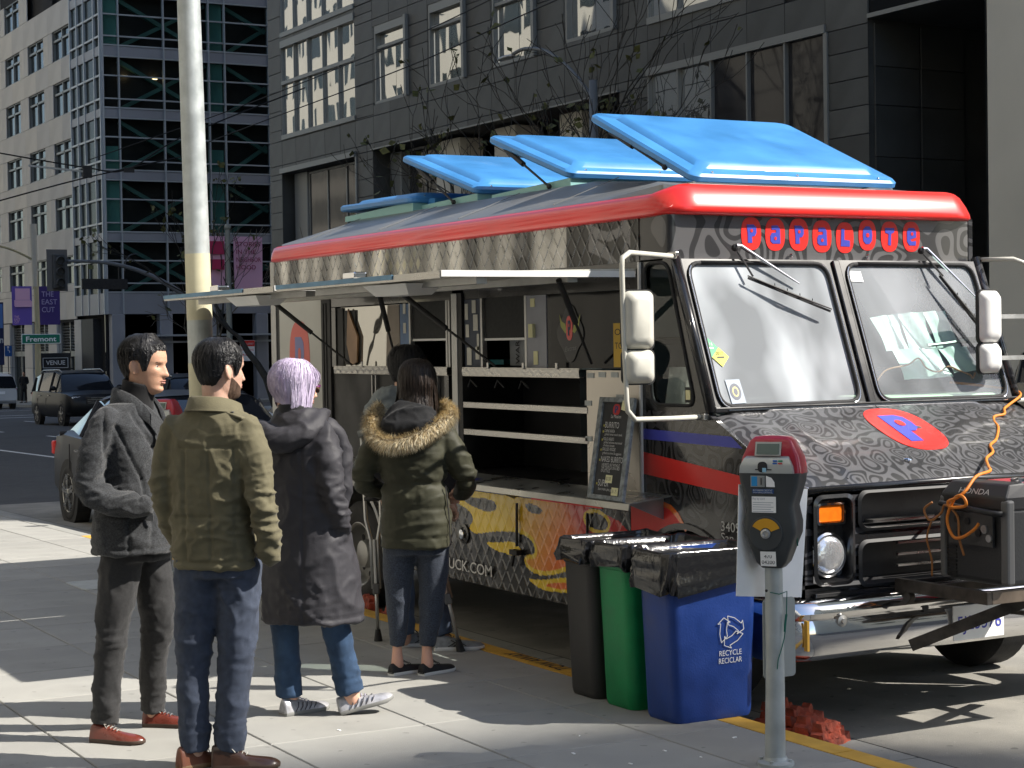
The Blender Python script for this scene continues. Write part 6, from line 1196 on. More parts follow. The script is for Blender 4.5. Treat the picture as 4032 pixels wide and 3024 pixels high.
sn = thing('street_sign', 'green Fremont street name sign across the lamp post', 'street sign', (24.4, 93.8, 2.3))
p = MB(); p.prism(rrect(2.0, .50, .05, 3, 24.53, 2.26), lambda a, b_, t: (a, 93.78 - t, b_), 0, .02); w_ = p.build('sign_border', M['paper'], sn)
p = MB(); p.prism(rrect(1.93, .43, .04, 3, 24.53, 2.26), lambda a, b_, t: (a, 93.755 - t, b_), 0, .008); g_ = p.build('sign_face', mat('sign_green', (.005, .17, .10), .5), w_); p = MB(); put_text(p, 'Fremont', (24.53, 93.74, 2.13), (1, 0, 0), (0, 0, 1), .36, .016, center=True, fit=1.55); p.build('sign_lettering', M['paper'], w_)
s2 = thing('street_sign', 'small pale Fremont sign above the pavement near the shop sign', 'street sign', (26.0, 97, .4))
p = MB(); p.box(25.6, 26.75, 97, 97.03, .28, .52); w_ = p.build('sign_face', M['galv'], s2); p = MB(); put_text(p, 'Fremont', (26.17, 96.98, .33), (1, 0, 0), (0, 0, 1), .2, .008, center=True, fit=.85); p.build('sign_lettering', M['ink'], w_); p = MB(); p.cyl((25.65, 97.05, -1.4), (25.65, 97.05, .55), .03, n=8); p.build('post', M['galv'], s2)
# mast arm signal
ts = thing('traffic_signal', 'dark traffic signal hanging from a curved mast arm over the street', 'traffic signal', (24.5, 69.7, -.9)); yt = 69.7
dk = mat('dark_signal_metal', (.05, .055, .06), .6)
p = MB(); p.tube([(24.5, yt, -.9), (24.5, yt, 4.5)], [.16, .12], 12); p.tube(spline([(24.5, yt, 3.4), (23.3, yt, 4.2), (22.1, yt, 4.75), (20.8, yt, 5.05), (19.3, yt, 5.1)], 6), [.11 - .0021 * i for i in range(25)], 10); p.build('mast_arm', mat('grey_mast', (.14, .15, .16), .5), ts, smooth=True)
p = MB(); p.box(18.75, 19.18, yt - .15, yt + .15, 4.05, 5.35); hd_ = p.build('signal_head', dk, ts, bevel=.03); p = MB(); p.box(18.55, 19.35, yt + .16, yt + .18, 3.95, 5.55); p.build('backplate', mat('grey_backplate', (.12, .12, .12), .6), hd_)
for z in (5.12, 4.7, 4.28): p = MB(); p.tube([(18.96, yt - .15, z), (18.96, yt - .38, z - .02)], [.15, .15], 12, caps=False); p.build('visor', dk, hd_)
p = MB(); p.box(19.85, 21.65, yt - .06, yt + .06, 4.02, 4.42); p.box(20.1, 20.14, yt - .02, yt + .02, 4.42, 4.98); p.box(21.3, 21.34, yt - .02, yt + .02, 4.42, 4.9); p.build('name_panel', M['matte_black'], ts)
p = MB(); p.tube(spline([(21.55, yt, 4.75), (21.6, yt, 5.1), (21.8, yt, 5.35), (22.1, yt, 5.4)], 4), .03, 6); p.build('camera_arm', dk, ts)
p = MB(); p.box(24.3, 24.75, yt - .3, yt - .1, .3, 1.0); p.build('walk_signal', M['matte_black'], ts, bevel=.04)
# pink banner pole and signs
pp = thing('banner_pole', 'grey lamp post with pink banners behind the tall pole', 'street lamp', (25, 67.5, -.8))
p = MB(); p.tube([(25, 67.5, -.9), (25, 67.5, 6.3)], [.13, .10], 10); p.ball((25, 67.5, 6.35), .14); p.build('post', mat('pale_grey_post', (.30, .31, .27), .5), pp, smooth=40)
banner(pp, (25.25, 67.5, 3.9), 1.15, 2.1, pnk, [('STORIES', .06, 1.72, .24, 1.0), ('IN THE', .06, 1.42, .24, .8), ('NEIGHBOR', .06, 1.12, .24, 1.02), ('HOOD', .06, .82, .24, .8)], mat('plum_lettering', (.30, .04, .10), .7), yoff=-.05)
banner(pp, (24.1, 67.5, 3.9), .75, 2.1, pnk, [], pnk); p = MB(); p.box(24.15, 24.8, 67.38, 67.4, 5.3, 5.8); p.box(24.2, 24.8, 67.38, 67.4, 4.7, 5.1); p.build('banner_block', mat('crimson_block', (.45, .03, .10), .7), pp)
ps = thing('parking_sign', 'white and red tow-away sign on the pink-banner post', 'sign', (25.6, 67.3, 1.6)); p = MB(); p.box(25.35, 25.95, 67.3, 67.32, 1.15, 1.95); f_ = p.build('sign_face', M['paper'], ps); p = MB(); p.box(25.36, 25.94, 67.28, 67.297, 1.72, 1.94); p.build('red_band', M['redflat'], f_); p = MB(); put_text(p, 'TOW-AWAY', (25.65, 67.27, 1.77), (1, 0, 0), (0, 0, 1), .13, .003, center=True, fit=.5); p.build('sign_print', M['whiteink'], f_)
p = MB(); put_text(p, 'NO PARKING', (25.65, 67.29, 1.55), (1, 0, 0), (0, 0, 1), .1, .003, center=True, fit=.5); put_text(p, '4-6 PM', (25.65, 67.29, 1.35), (1, 0, 0), (0, 0, 1), .12, .003, center=True, fit=.42); p.build('sign_print', M['redflat'], f_)
fl_ = thing('street_lamp', 'dark curved street lamp among bare branches above the raised lids', 'street lamp', (25.5, 41.2, -.5)); lg = mat('dull_lamp_grey', (.12, .13, .135), .5)
p = MB(); p.tube([(25.5, 41.2, -.5), (25.5, 41.2, 8.6)], [.14, .11], 12); p.tube(spline([(25.5, 41.2, 8.1), (25.5, 42.3, 9.0), (25.5, 43.6, 9.7), (25.5, 44.8, 9.95), (25.5, 45.5, 9.9)], 5), .055, 8); p.build('post', lg, fl_, smooth=True); p = MB(); p.ball((25.5, 45.9, 9.86), .14, .5, .07, 12, 8); p.build('lamp_head', M['dullmetal'], fl_, smooth=True)
# left edge banner + blue sign
lbn = thing('banner_pole', 'grey post with a blue banner at the left edge of the street', 'banner', (23.9, 100, -1.3)); p = MB(); p.cyl((22.95, 100, -1.4), (22.95, 100, 5.0), .12, n=10); p.build('post', lg, lbn)
p = MB(); p.box(23.15, 24.15, 100, 100.02, .9, 4.3); bb = p.build('banner', mat('navy_banner', (.02, .03, .09), .7), lbn); p = MB(); p.box(23.2, 24.1, 99.97, 99.99, 2.9, 4.2); p.build('blue_picture', mat('sky_blue_print', (.10, .22, .50), .7), bb); p = MB(); put_text(p, 'arton', (23.2, 99.96, 2.1), (1, 0, 0), (0, 0, 1), .5, .012, fit=.9); p.build('banner_lettering', M['whiteink'], bb)
bs = thing('blue_sign', 'blue accessible-parking sign on a thin post at the left edge', 'sign', (25.9, 103, -1.4)); p = MB(); p.box(24.9, 25.3, 103, 103.02, 1.35, 1.95); q = p.build('sign_face', mat('sign_blue', (.03, .13, .40), .6), bs); p = MB(); p.lathe([(.06, 0), (.06, .01)], (25.08, 102.98, 1.86), (0, -1, 0), 10); p.tube([(25.08, 102.98, 1.80), (25.08, 102.98, 1.68), (25.16, 102.98, 1.66), (25.17, 102.98, 1.56)], .02, 6); p.build('wheelchair_symbol', M['paper'], q); p = MB(); p.cyl((25.1, 103.05, -1.6), (25.1, 103.05, 2.0), .03, n=8); p.build('post', lg, bs)
nb_ = thing('newspaper_box', 'bright blue newspaper box on the far corner behind the talking man', 'newspaper box', (30.2, 90.6, -1.25)); p = MB(); p.box(29.9, 30.5, 90.5, 91, -1.2, .1); p.build('cabinet', mat('bright_blue_paint', (.01, .07, .55), .4), nb_, bevel=.03); p = MB(); p.box(29.98, 30.42, 90.46, 90.495, -.55, -.15); p.box(29.98, 30.42, 90.46, 90.495, -.1, .02); p.build('window', M['paper'], nb_)
# ---------------------------------------------------------------- overhead wires
wm = mat('cable_black', (.012, .012, .012), .7)
def wire(pts, label, r=.02):
    p = MB(); p.tube(spline(pts, 10), r, 5); single(p, 'overhead_wire', wm, label, 'wire', 'overhead tram and power wires', org=pts[0])
wire([(13.2, 60, 8.3), (17.2, 60, 7.75), (18.7, 60, 7.72), (20.7, 60, 8.9), (25.2, 60, 10.8)], 'overhead wire sagging across the pale stone building', .025)
wire([(21.5, 60.5, 8.7), (22, 56.7, 9.0), (22, 45, 9.3), (22, 37, 9.75), (22, 25, 10.3)], 'lower of the two wires crossing the dark building', .018)
wire([(18, 62, 8.2), (22, 57, 9.75), (22, 45, 10.05), (22, 37, 10.5), (22, 25, 11.0)], 'upper of the two wires crossing the dark building', .018)
wire([(14.2, 60, 6.5), (17.3, 60, 7.4), (21, 60, 8.3)], 'short wire rising from the left edge toward the glass corner', .025)
wh = thing('wire_hanger', 'pale metal hanger clamped on the overhead wires at left', 'wire hanger', (17.3, 60, 7.6))
p = MB(); p.bar((15.4, 60, 7.74), (17.3, 60, 7.60), .06); p.build('rod', M['dullmetal'], wh)
for q in ((17.2, 17.5, 59.95, 60.05, 7.4, 7.8), (18.6, 18.95, 59.95, 60.05, 7.62, 7.78)): p = MB(); p.box(*q); p.build('clamp', M['matte_black'], wh)
M['carglass'] = mat('car_glass', (.010, .012, .016), .05, spec=.3)
# ---------------------------------------------------------------- vehicles
def make_car(label, cat, name, x, y, z, L_=4.8, W=1.85, H=1.45, kind='sedan', col=(.02, .02, .022), facing=-1, group=None, glasscol='carglass', metal=.0, lamps=True, slope=0.0):
    """nose points along y*facing; local s = 0 nose .. 1 tail"""
    t = thing(name, label, cat, (x + W / 2, y, z), group); pm = mat('car_paint', col, .35, metal, coat=.05, spec=.25)
    def Y(s): return y + facing * (L_ / 2 - s * L_)
    zz = lambda s: z + slope * (Y(s) - y)
    if kind == 'sedan': body = [(0, .45, .62, .80), (.03, .28, .72, .93), (.12, .22, .80, .98), (.27, .2, .95, 1), (.45, .2, .97, 1), (.72, .2, 1.0, 1), (.86, .22, 1.03, .98), (.96, .28, 1.0, .93), (1, .42, .85, .82)]; bz = .62; gh = [(.25, .93, .88), (.40, 1.40, .70), (.58, 1.45, .70), (.72, 1.40, .70), (.90, 1.03, .84)]
    elif kind == 'suv': body = [(0, .5, .80, .84), (.02, .35, .98, .94), (.10, .3, 1.06, .99), (.25, .28, 1.10, 1), (.5, .28, 1.12, 1), (.8, .28, 1.14, 1), (.95, .3, 1.14, .98), (1, .45, 1.05, .92)]; gh = [(.24, 1.10, .90), (.36, 1.66, .76), (.50, 1.75, .76), (.80, 1.74, .76), (.96, 1.60, .78), (1.0, 1.12, .86)]
    k = H / (1.45 if kind == 'sedan' else 1.75); rs = []
    for s, zb, zt_, wf in body:
        w = W / 2 * wf; cx = x + W / 2; zo = zz(s); pts = [(-w * .93, zb), (-w, zb + .12), (-w * 1.0, zb + (zt_ - zb) * .6), (-w * .96, zt_ * k - .05), (-w * .86, zt_ * k), (0, zt_ * k + .02), (w * .86, zt_ * k), (w * .96, zt_ * k - .05), (w, zb + (zt_ - zb) * .6), (w, zb + .12), (w * .93, zb)]
        rs.append([(cx + a, Y(s), zo + b_) for a, b_ in pts])
    p = MB(); p.rings(rs); B = p.build('body', pm, t, smooth=40)
    gs = []
    for s, h, wf in gh: w = W / 2 * wf; cx = x + W / 2; zo = zz(s); gs.append([(cx - w * 1.0, Y(s), zo + min(h * k, .96 * h * k)), (cx - w * .9, Y(s), zo + h * k), (cx + w * .9, Y(s), zo + h * k), (cx + w, Y(s), zo + .96 * h * k)])
    # greenhouse: glass sides, body-coloured roof and pillars
    belt = lambda s: np.interp(s, [b_[0] for b_ in body], [b_[2] for b_ in body]) * k - .03
    p = MB(); rr_ = []
    for s, h, wf in gh: w = W / 2; cx = x + W / 2; zo = zz(s); b0 = belt(s); rr_.append([(cx - w * .93, Y(s), zo + min(b0, h * k - .01)), (cx - w * wf, Y(s), zo + h * k - .04), (cx - w * wf * .86, Y(s), zo + h * k), (cx, Y(s), zo + h * k + .015), (cx + w * wf * .86, Y(s), zo + h * k), (cx + w * wf, Y(s), zo + h * k - .04), (cx + w * .93, Y(s), zo + min(b0, h * k - .01))])
    p.rings(rr_); G = p.build('greenhouse', M[glasscol], t, smooth=45)
    r = MB(); top = [q for q, g_ in zip(rr_, gh) if g_[1] > 1.3]; r.rings([[Vector(c) + Vector((0, 0, .012)) for c in q[1:6]] for q in top], False, closed=False); r.build('roof', pm, t, smooth=45)
    for i in range(len(rr_)):
        if kind == 'sedan' and i in (2,) or True:
            for e, f_ in ((0, 1), (6, 5)):
                a, b_ = Vector(rr_[i][e]), Vector(rr_[i][f_]); out = Vector((-.008 if e == 0 else .008, 0, 0)); r = MB(); r.bar(a + out, b_ + out, .07 if i in (2,) else .05, .02, (0, 1, 0)); r.build('pillar', pm if i not in (2,) else M['matte_black'], t)
    if kind == 'suv':
        for sx in (-1, 1): r = MB(); cx = x + W / 2; r.tube([(cx + sx * W * .34, Y(.38), zz(.38) + 1.70 * k), (cx + sx * W * .34, Y(.45), zz(.45) + 1.79 * k), (cx + sx * W * .34, Y(.85), zz(.85) + 1.79 * k), (cx + sx * W * .34, Y(.92), zz(.92) + 1.70 * k)], .02, 6); r.build('roof_rail', M['steel'], t, smooth=True)
    rad = .33 if kind == 'sedan' else .38
    for s in (.19, .80):
        for sx in (-1, 1):
            xx = x + W / 2 + sx * (W / 2 - .01); a = MB(); a.lathe([(rad + .06, .004), (rad + .06, -.16), (0, -.16)], (xx, Y(s), zz(s) + rad), (sx, 0, 0), 24); a.build('wheel_arch', M['matte_black'], t); wheel(xx + sx * .004, Y(s), zz(s) + rad, rad, rad * .68, .2, sx, t, .02)
            q = MB()
            for i in range(5):
                an = 2 * math.pi * i / 5 + .3; c0 = Vector((xx + sx * .012, Y(s), zz(s) + rad)); d0 = Vector((0, math.cos(an), math.sin(an))); n0 = Vector((0, -math.sin(an), math.cos(an)))
                for off in (-.13, .13): d1 = (d0 + n0 * off).normalized(); q.bar(c0 + d1 * .05, c0 + d1 * rad * .66, .035, .014, (1, 0, 0))
            q.lathe([(.06, .0), (.05, .015), (0, .018)], (xx + sx * .01, Y(s), zz(s) + rad), (sx, 0, 0), 12); q.build('spokes', M['steel'], t)
    if lamps:
        f0, r0 = Y(.012), Y(.99); cx = x + W / 2
        for sx in (-1, 1):
            zh = (.66 if kind == 'sedan' else .86) * k; q = MB(); q.obox((cx + sx * W * .34, Y(.022), zz(0) + zh), (W * .10, -facing * .05 * 0, 0), (0, .05, 0), (0, 0, .07)); q.build('headlight', M['lampglass'], t, bevel=.02)
            q = MB(); q.obox((cx + sx * W * .38, Y(.982), zz(1) + (.82 if kind == 'sedan' else 1.0) * k), (W * .08, 0, 0), (0, .05, 0), (0, 0, .08)); q.build('tail_light', M['redflat'], t, bevel=.02)
            q = MB(); q.ball((cx + sx * (W / 2 + .09), Y(.30), zz(.3) + (1.0 if kind == 'sedan' else 1.2) * k), .10, .06, .08, 12, 8); q.build('wing_mirror', pm, t, smooth=True)
        q = MB(); gz = (.60 if kind == 'sedan' else .80) * k; q.box(cx - W * .22, cx + W * .22, min(Y(.0), Y(.012)) - .02, max(Y(.0), Y(.012)), zz(0) + gz - .12, zz(0) + gz + .12); gr = q.build('grille', M['matte_black'], t, bevel=.02)
        for i in range(4): q = MB(); q.box(cx - W * .20, cx + W * .20, Y(0) + facing * .03 - .01, Y(0) + facing * .03 + .01, zz(0) + gz - .09 + i * .055, zz(0) + gz - .075 + i * .055); q.build('grille_bar', M['steel'], gr)
        q = MB(); q.box(cx - .26, cx + .26, min(Y(1), Y(1) - facing * .02), max(Y(1), Y(1) - facing * .02), zz(1) + .75 * k, zz(1) + .88 * k); q.build('rear_plate', M['paper'], t)
    for sd in (.50, .72):
        for sx in (-1, 1): q = MB(); q.box(x + W / 2 + sx * W / 2 * 1.0 - .008, x + W / 2 + sx * W / 2 * 1.0 + .014, Y(sd) - .08, Y(sd) + .08, zz(sd) + (.80 if kind == 'sedan' else .95) * k, zz(sd) + (.825 if kind == 'sedan' else .98) * k); q.build('door_handle', M['steel'], t)
        for sx in (-1, 1): q = MB(); q.box(x + W / 2 + sx * W / 2 - .004, x + W / 2 + sx * W / 2 + .006, Y(sd + .06) - .008, Y(sd + .06) + .008, zz(sd) + .35, zz(sd) + .88 * k); q.build('door_seam', M['matte_black'], t)
    return t
make_car('dark grey sedan parked at the kerb behind the men', 'car', 'parked_car', 5.66, 19.15, road_z(19.2), 4.9, 1.82, 1.46, 'sedan', (.045, .047, .052), -1, 'parked and passing cars', slope=-.0145)
make_car('black SUV driving toward the camera at left', 'SUV', 'black_suv', 16.15, 61.0, road_z(61.0), 5.0, 2.05, 1.80, 'suv', (.008, .009, .011), -1, 'parked and passing cars', slope=-.0145)
make_car('white SUV seen from behind at the left edge', 'SUV', 'white_suv', 21.05, 94.4, road_z(94), 4.6, 1.85, 1.80, 'suv', (.55, .56, .56), 1, 'parked and passing cars', slope=-.0145, metal=.1)
make_car('black SUV with bright headlights between the olive jacket and the purple hair', 'SUV', 'black_suv', 13.9, 42.9, road_z(43), 4.7, 1.85, 1.62, 'suv', (.012, .013, .015), -1, 'parked and passing cars', slope=-.0145)
make_car('beige SUV parked across the street at the right edge', 'SUV', 'beige_suv', 21.9, 20.1, road_z(20), 4.9, 1.95, 1.84, 'suv', (.34, .31, .25), -1, 'parked and passing cars', metal=.2)
make_car('pale blue-grey car partly hidden behind the lilac-haired woman', 'car', 'parked_car', 10.9, 26.5, road_z(26.5), 4.4, 1.78, 1.40, 'sedan', (.30, .33, .36), -1, 'parked and passing cars', slope=-.0145)
# ---------------------------------------------------------------- trees
bark = mat('lit_bark', (.13, .115, .09), .8, var=.35, vscale=6, bump=.01, bscale=20); bark2 = mat('dark_bark', (.035, .033, .028), .85, var=.4, vscale=6, bump=.01, bscale=20); leafm = mat('dry_leaf', (.07, .075, .02), .7, var=.5, vscale=9)  # pale bark copy paints in the light on the small tree
def tree(label, x, y, z, h, seed, m, lean=(0, 0), first=.35, leaves=60, spread=.55, r0=.17):
    rnd = random.Random(seed); t = thing('bare_tree', label, 'tree', (x, y, z), 'bare street trees on the far pavement')
    tr = MB(); cr = MB(); lf = MB(); tips = []
    def branch(mb, p, d, L_, r, lev):
        n = 5 if lev < 3 else 3; pts = [p]; rad = [r]; q = p.copy(); dd = d.copy()
        for i in range(n):
            dd = (dd + Vector((rnd.uniform(-1, 1), rnd.uniform(-1, 1), rnd.uniform(-.5, .8))) * .20).normalized(); q = q + dd * L_ / n; pts.append(q.copy()); rad.append(max(.011, r * (1 - .40 * (i + 1) / n)))
        mb.tube(pts, rad, 7 if lev == 0 else (5 if lev < 2 else 3), caps=False)
        if lev >= 5: tips.append(q.copy()); return
        k = rnd.choice((2, 3, 3)) if lev < 4 else 2
        for i in range(k):
            a = rnd.uniform(0, 2 * math.pi); s = rnd.uniform(.35, 1) * spread; up = dd; e1 = up.cross(Vector((.3, .2, 1))).normalized(); e2 = up.cross(e1)
            nd = (up + (e1 * math.cos(a) + e2 * math.sin(a)) * s * (1.4 if lev else 1.0) + Vector((0, 0, .18))).normalized(); j = rnd.randrange(2, n + 1) if i else n
            branch(cr, pts[j], nd, L_ * rnd.uniform(.62, .86), rad[j] * rnd.uniform(.68, .9), lev + 1)
        if lev > 1 and rnd.random() < .5: tips.append(q.copy())
    branch(tr, Vector((x, y, z)), Vector((lean[0], lean[1], 1)).normalized(), h * first, r0, 0)
    tr.build('trunk', m, t, smooth=True); cr.build('crown', m, t, smooth=True)
    for i in range(leaves):
        p = rnd.choice(tips) + Vector((rnd.gauss(0, .04), rnd.gauss(0, .04), rnd.gauss(-.04, .04))); a = Vector((rnd.uniform(-1, 1), rnd.uniform(-1, 1), rnd.uniform(-1, .3))).normalized(); b_ = a.cross(Vector((rnd.uniform(-1, 1), rnd.uniform(-1, 1), rnd.uniform(-1, 1)))).normalized(); s = rnd.uniform(.08, .20)
        lf.add([p, p + a * s + b_ * s * .6, p + a * s * 1.7 + b_ * .02, p + a * s - b_ * s * .6], [(0, 1, 2, 3)])
    if leaves: o = lf.build('leaves', leafm, t); o['kind'] = 'stuff'
tree('leaning bare tree nearest the corner, left of the truck roof', 25.6, 64.2, -.7, 9.0, 3, bark2, (-.12, .25), .36, 120)
tree('small tree, painted pale as if lit, in front of the tall shop windows', 24.9, 61.0, -.65, 6.5, 8, bark, (.05, .02), .34, 30, .7, .12)
tree('bare tree rising behind the rear roof lids', 25.3, 49.8, -.5, 8.5, 21, bark2, (.02, .03), .38, 70)
tree('tall bare tree with a few green leaves above the middle lids', 25.6, 42.6, -.4, 10.5, 5, bark2, (.03, .16), .36, 150, .6, .19)
tree('bare tree just right of the dark street lamp', 25.3, 40.0, -.4, 9.6, 14, bark2, (.02, .02), .40, 50, .5, .16)
tree('thin pale tree close to the glass corner building', 25.2, 69.5, -.8, 7.0, 30, bark, (-.1, .0), .34, 25, .6, .11)
# ---------------------------------------------------------------- people
class Fig:
    def __init__(s, u0, D):
        lat = (u0 - 1106) / 3952 * D; s.R = Vector((.87384, -.48622, 0)); s.F = Vector((.48622, .87384, 0)); s.C = s.F * D + s.R * lat
    def P(s, r, d, z): return s.C + s.R * r + s.F * d + Vector((0, 0, z))
    def ring(s, r, d, z, yaw, a, b, n=28, e=2.35, tx=0, ty=0):
        y = math.radians(yaw); f = (math.sin(y), math.cos(y)); q = (math.cos(y), -math.sin(y)); out = []
        for i in range(n):
            t = 2 * math.pi * i / n; c, sn = math.cos(t), math.sin(t); cx = a * math.copysign(abs(c) ** (2 / e), c); cy = b * math.copysign(abs(sn) ** (2 / e), sn)
            out.append(s.P(r + q[0] * cx + f[0] * cy, d + q[1] * cx + f[1] * cy, z + tx * cx + ty * cy))
        return out
def smooth_rings(keys, m=4):
    """Catmull-Rom through key tuples"""
    K = [np.array(k, float) for k in keys]; K = [K[0]] + K + [K[-1]]; out = []
    for i in range(1, len(K) - 2):
        for k in range(m):
            t = k / m; a, b_, c, d = K[i - 1:i + 3]; out.append(.5 * ((2 * b_) + (-a + c) * t + (2 * a - 5 * b_ + 4 * c - d) * t * t + (-a + 3 * b_ - 3 * c + d) * t ** 3))
    out.append(K[-2]); return out
def torso(mb, F, keys, m=5): mb.rings([F.ring(*k) for k in smooth_rings(keys, m)]); return mb
def limb(mb, F, keys, n=16, m=6):
    ks = smooth_rings(keys, m); pts = [F.P(*k[:3]) for k in ks]; rad = [k[3] for k in ks]; mb.tube(pts, rad, n)
    for p, r in ((pts[0], rad[0]), (pts[-1], rad[-1]))[:(1 if keys[-1][2] < .2 and keys[-1][3] > .04 else 2)]: mb.ball(p, r * .98, n=12, m=8)
    return mb
def remesh(mb, voxel, sm=2):
    me = bpy.data.meshes.new('tmp'); me.from_pydata(mb.v, [], mb.f); bm = bmesh.new(); bm.from_mesh(me); bmesh.ops.recalc_face_normals(bm, faces=bm.faces); bm.to_mesh(me); bm.free()
    o = bpy.data.objects.new('tmp', me); COL.objects.link(o); r = o.modifiers.new('r', 'REMESH'); r.mode = 'VOXEL'; r.voxel_size = voxel; r.use_smooth_shade = True
    if sm: k = o.modifiers.new('s', 'SMOOTH'); k.iterations = sm; k.factor = .5
    dg = bpy.context.evaluated_depsgraph_get(); out = bpy.data.meshes.new_from_object(o.evaluated_get(dg)); bpy.data.objects.remove(o); bpy.data.meshes.remove(me); return out
def finish(me, name, m, parent, disp=None):
    n = len(me.vertices); co = np.empty(n * 3, np.float32); me.vertices.foreach_get('co', co); co = co.reshape(-1, 3)
    if disp:
        no = np.empty(n * 3, np.float32); me.vertices.foreach_get('normal', no); no = no.reshape(-1, 3); d = np.array([disp(Vector(c)) for c in co.tolist()]); co = co + no * d[:, None]
    me.vertices.foreach_set('co', (co - np.array(ORG[parent.name])).astype(np.float32).ravel()); me.update(); me.name = name
    me.materials.clear(); me.materials.append(m); me.polygons.foreach_set('use_smooth', [True] * len(me.polygons))
    o = bpy.data.objects.new(name, me); COL.objects.link(o); o.parent = parent; ORG[o.name] = ORG[parent.name]; return o
def folds(F, amp=.006, hot=(), sx=5, sz=9, seed=0, fine=.0015, power=2.0):
    H = [(F.P(*h[:3]), h[3], h[4]) for h in hot]; off = Vector((seed * 7.3, seed * 3.1, seed))
    def f(p):
        q = Vector((p.x * sx, p.y * sx, p.z * sz)) + off; w_ = mn.noise_vector(q * .45) * .8; n1 = mn.noise(q + w_); rd = (1 - min(1, abs(n1) * 2.6)) ** power; d = 1.35 * amp * (rd - .35) + amp * .5 * ((1 - min(1, abs(mn.noise(q * 2.3 + w_)) * 3)) ** 2 - .3)
        for c, r, a in H:
            k = (p - c).length / r
            if k < 1.6: g = math.exp(-k * k * 1.6); z = (p.z - c.z); n2 = mn.noise(Vector((p.x * 9, p.y * 9, p.z * 26)) + off); d += a * g * ((1 - min(1, abs(n2) * 2.4)) ** 1.6 - .4)
        return d + fine * mn.noise(p * 45)
    return f
LV = [(-1.2, 5.2, .5, 3.4), (0, 8.2, -1, 4.1), (1.5, 9.1, -3.4, 5.0), (3, 8.8, -5, 5.7), (4.7, 9.2, -6.6, 6.1), (6.3, 9.2, -7.7, 6.5), (8, 9.3, -8.7, 6.9), (10, 9.3, -9.4, 7.2), (11.6, 9.1, -9.8, 7.35), (13.2, 9.6, -10.1, 7.5), (15.5, 9.6, -10.2, 7.65), (18, 8.8, -9.8, 7.4), (20.3, 6.9, -8.4, 6.4), (22, 4.2, -6.2, 4.6), (22.9, 1.8, -3.6, 2.5), (23.2, .2, -1.6, .6)]
def lev(z):
    zs = [l[0] for l in LV]; return [float(np.interp(z, zs, [l[k] for l in LV])) for k in (1, 2, 3)]
def head_pt(th, z, off=0, jaw=1):
    """th 0 = front, + towards the person's right; cm, origin under the chin"""
    f, b_, w = lev(z); c, s = math.cos(th), math.sin(th); mid = (f + b_) / 2 * .0; y = (f if c > 0 else -b_) * (abs(c) ** .92) * (1 if c > 0 else -1); x = w * math.copysign(abs(s) ** (.92 if c < 0 else 1.0), s)
    return x + off * s, y + off * c, z
def head_mesh(mb, X, male=1):
    rs = []; zz = np.concatenate([np.linspace(-1.2, 20, 54), np.linspace(20.3, 23.2, 9)])
    for z in zz:
        r = []
        for i in range(72):
            th = 2 * math.pi * i / 72; x, y, _ = head_pt(th, z)
            if y > 0:
                g = lambda a, b_: math.exp(-(a / b_) ** 2)
                t = (z - 7.2) / (12.4 - 7.2); nz_ = 0
                if 6.6 < z < 12.8: nz_ = (2.7 * max(0, 1 - max(0, t)) ** .75 if t > 0 else 2.7 * max(0, 1 + t * 5.5)) ; wn_ = .95 + .75 * max(0, 1 - abs(z - 7.9) / 1.6); y += nz_ * g(x, wn_)
                y -= (1.0 * g(abs(x) - 3.3, 1.35) * g(z - 11.3, 1.15)); y += .35 * g(abs(x) - 3.0, 2.0) * g(z - 13.2, .8); y += .5 * g(abs(x) - 4.6, 1.5) * g(z - 9.2, 1.5)
                y += .75 * g(x, 2.2) * (g(z - 5.55, .45) + 1.0 * g(z - 4.35, .55)) - .55 * g(x, 2.3) * g(z - 4.95, .28) - .35 * g(x, 2) * g(z - 3.2, .6) + .5 * g(x, 1.8) * g(z - 1.2, 1.2)
            r.append(X(x, y, z))
        rs.append(r)
    mb.rings(rs)
    for s in (-1, 1): mb.ball(X(s * 8.25, -1.3, 10.0), .0085, .0185, .034, 12, 8, ax=(X(1, 0, 0) - X(0, 0, 0), X(0, 1, 0) - X(0, 0, 0), X(0, .25, 1) - X(0, 0, 0)) if False else tuple((v).normalized() for v in (X(1, .5 * s, 0) - X(0, 0, 0), X(-.5 * s, 1, .0) - X(0, 0, 0), X(0, -.22, 1) - X(0, 0, 0))))
def head_frame(F, r, d, z, yaw, pitch=0, k=1.0, roll=0):
    y = math.radians(yaw); fw = (F.R * math.sin(y) + F.F * math.cos(y)); rt = (F.R * math.cos(y) - F.F * math.sin(y)); up = Vector((0, 0, 1)); p = math.radians(pitch); fw2 = fw * math.cos(p) + up * math.sin(p); up2 = up * math.cos(p) - fw * math.sin(p); o = F.P(r, d, z)
    return lambda x, y_, z_: o + (rt * x + fw2 * y_ + up2 * z_) * .01 * k
def seams(F, base, rows=(), cols=(), lines=(), side=-1, w=.008, a=.0065):
    def f(p):
        q = p - F.C; r, dd = q.dot(F.R), q.dot(F.F); d = base(p)
        for z0, r0, r1 in rows:
            if r0 < r < r1: d -= a * math.exp(-((p.z - z0) / w) ** 2)
        for c, z0, z1 in cols:
            if z0 < p.z < z1 and dd * side > 0: d -= a * math.exp(-((r - c) / w) ** 2)
        for x0, y0, x1, y1 in lines:
            if dd * side > 0: ux, uy = x1 - x0, y1 - y0; L2 = ux * ux + uy * uy; t = max(0, min(1, ((r - x0) * ux + (p.z - y0) * uy) / L2)); e = math.hypot(r - x0 - ux * t, p.z - y0 - uy * t); d -= a * 1.6 * math.exp(-(e / w) ** 2)
        return d
    return f
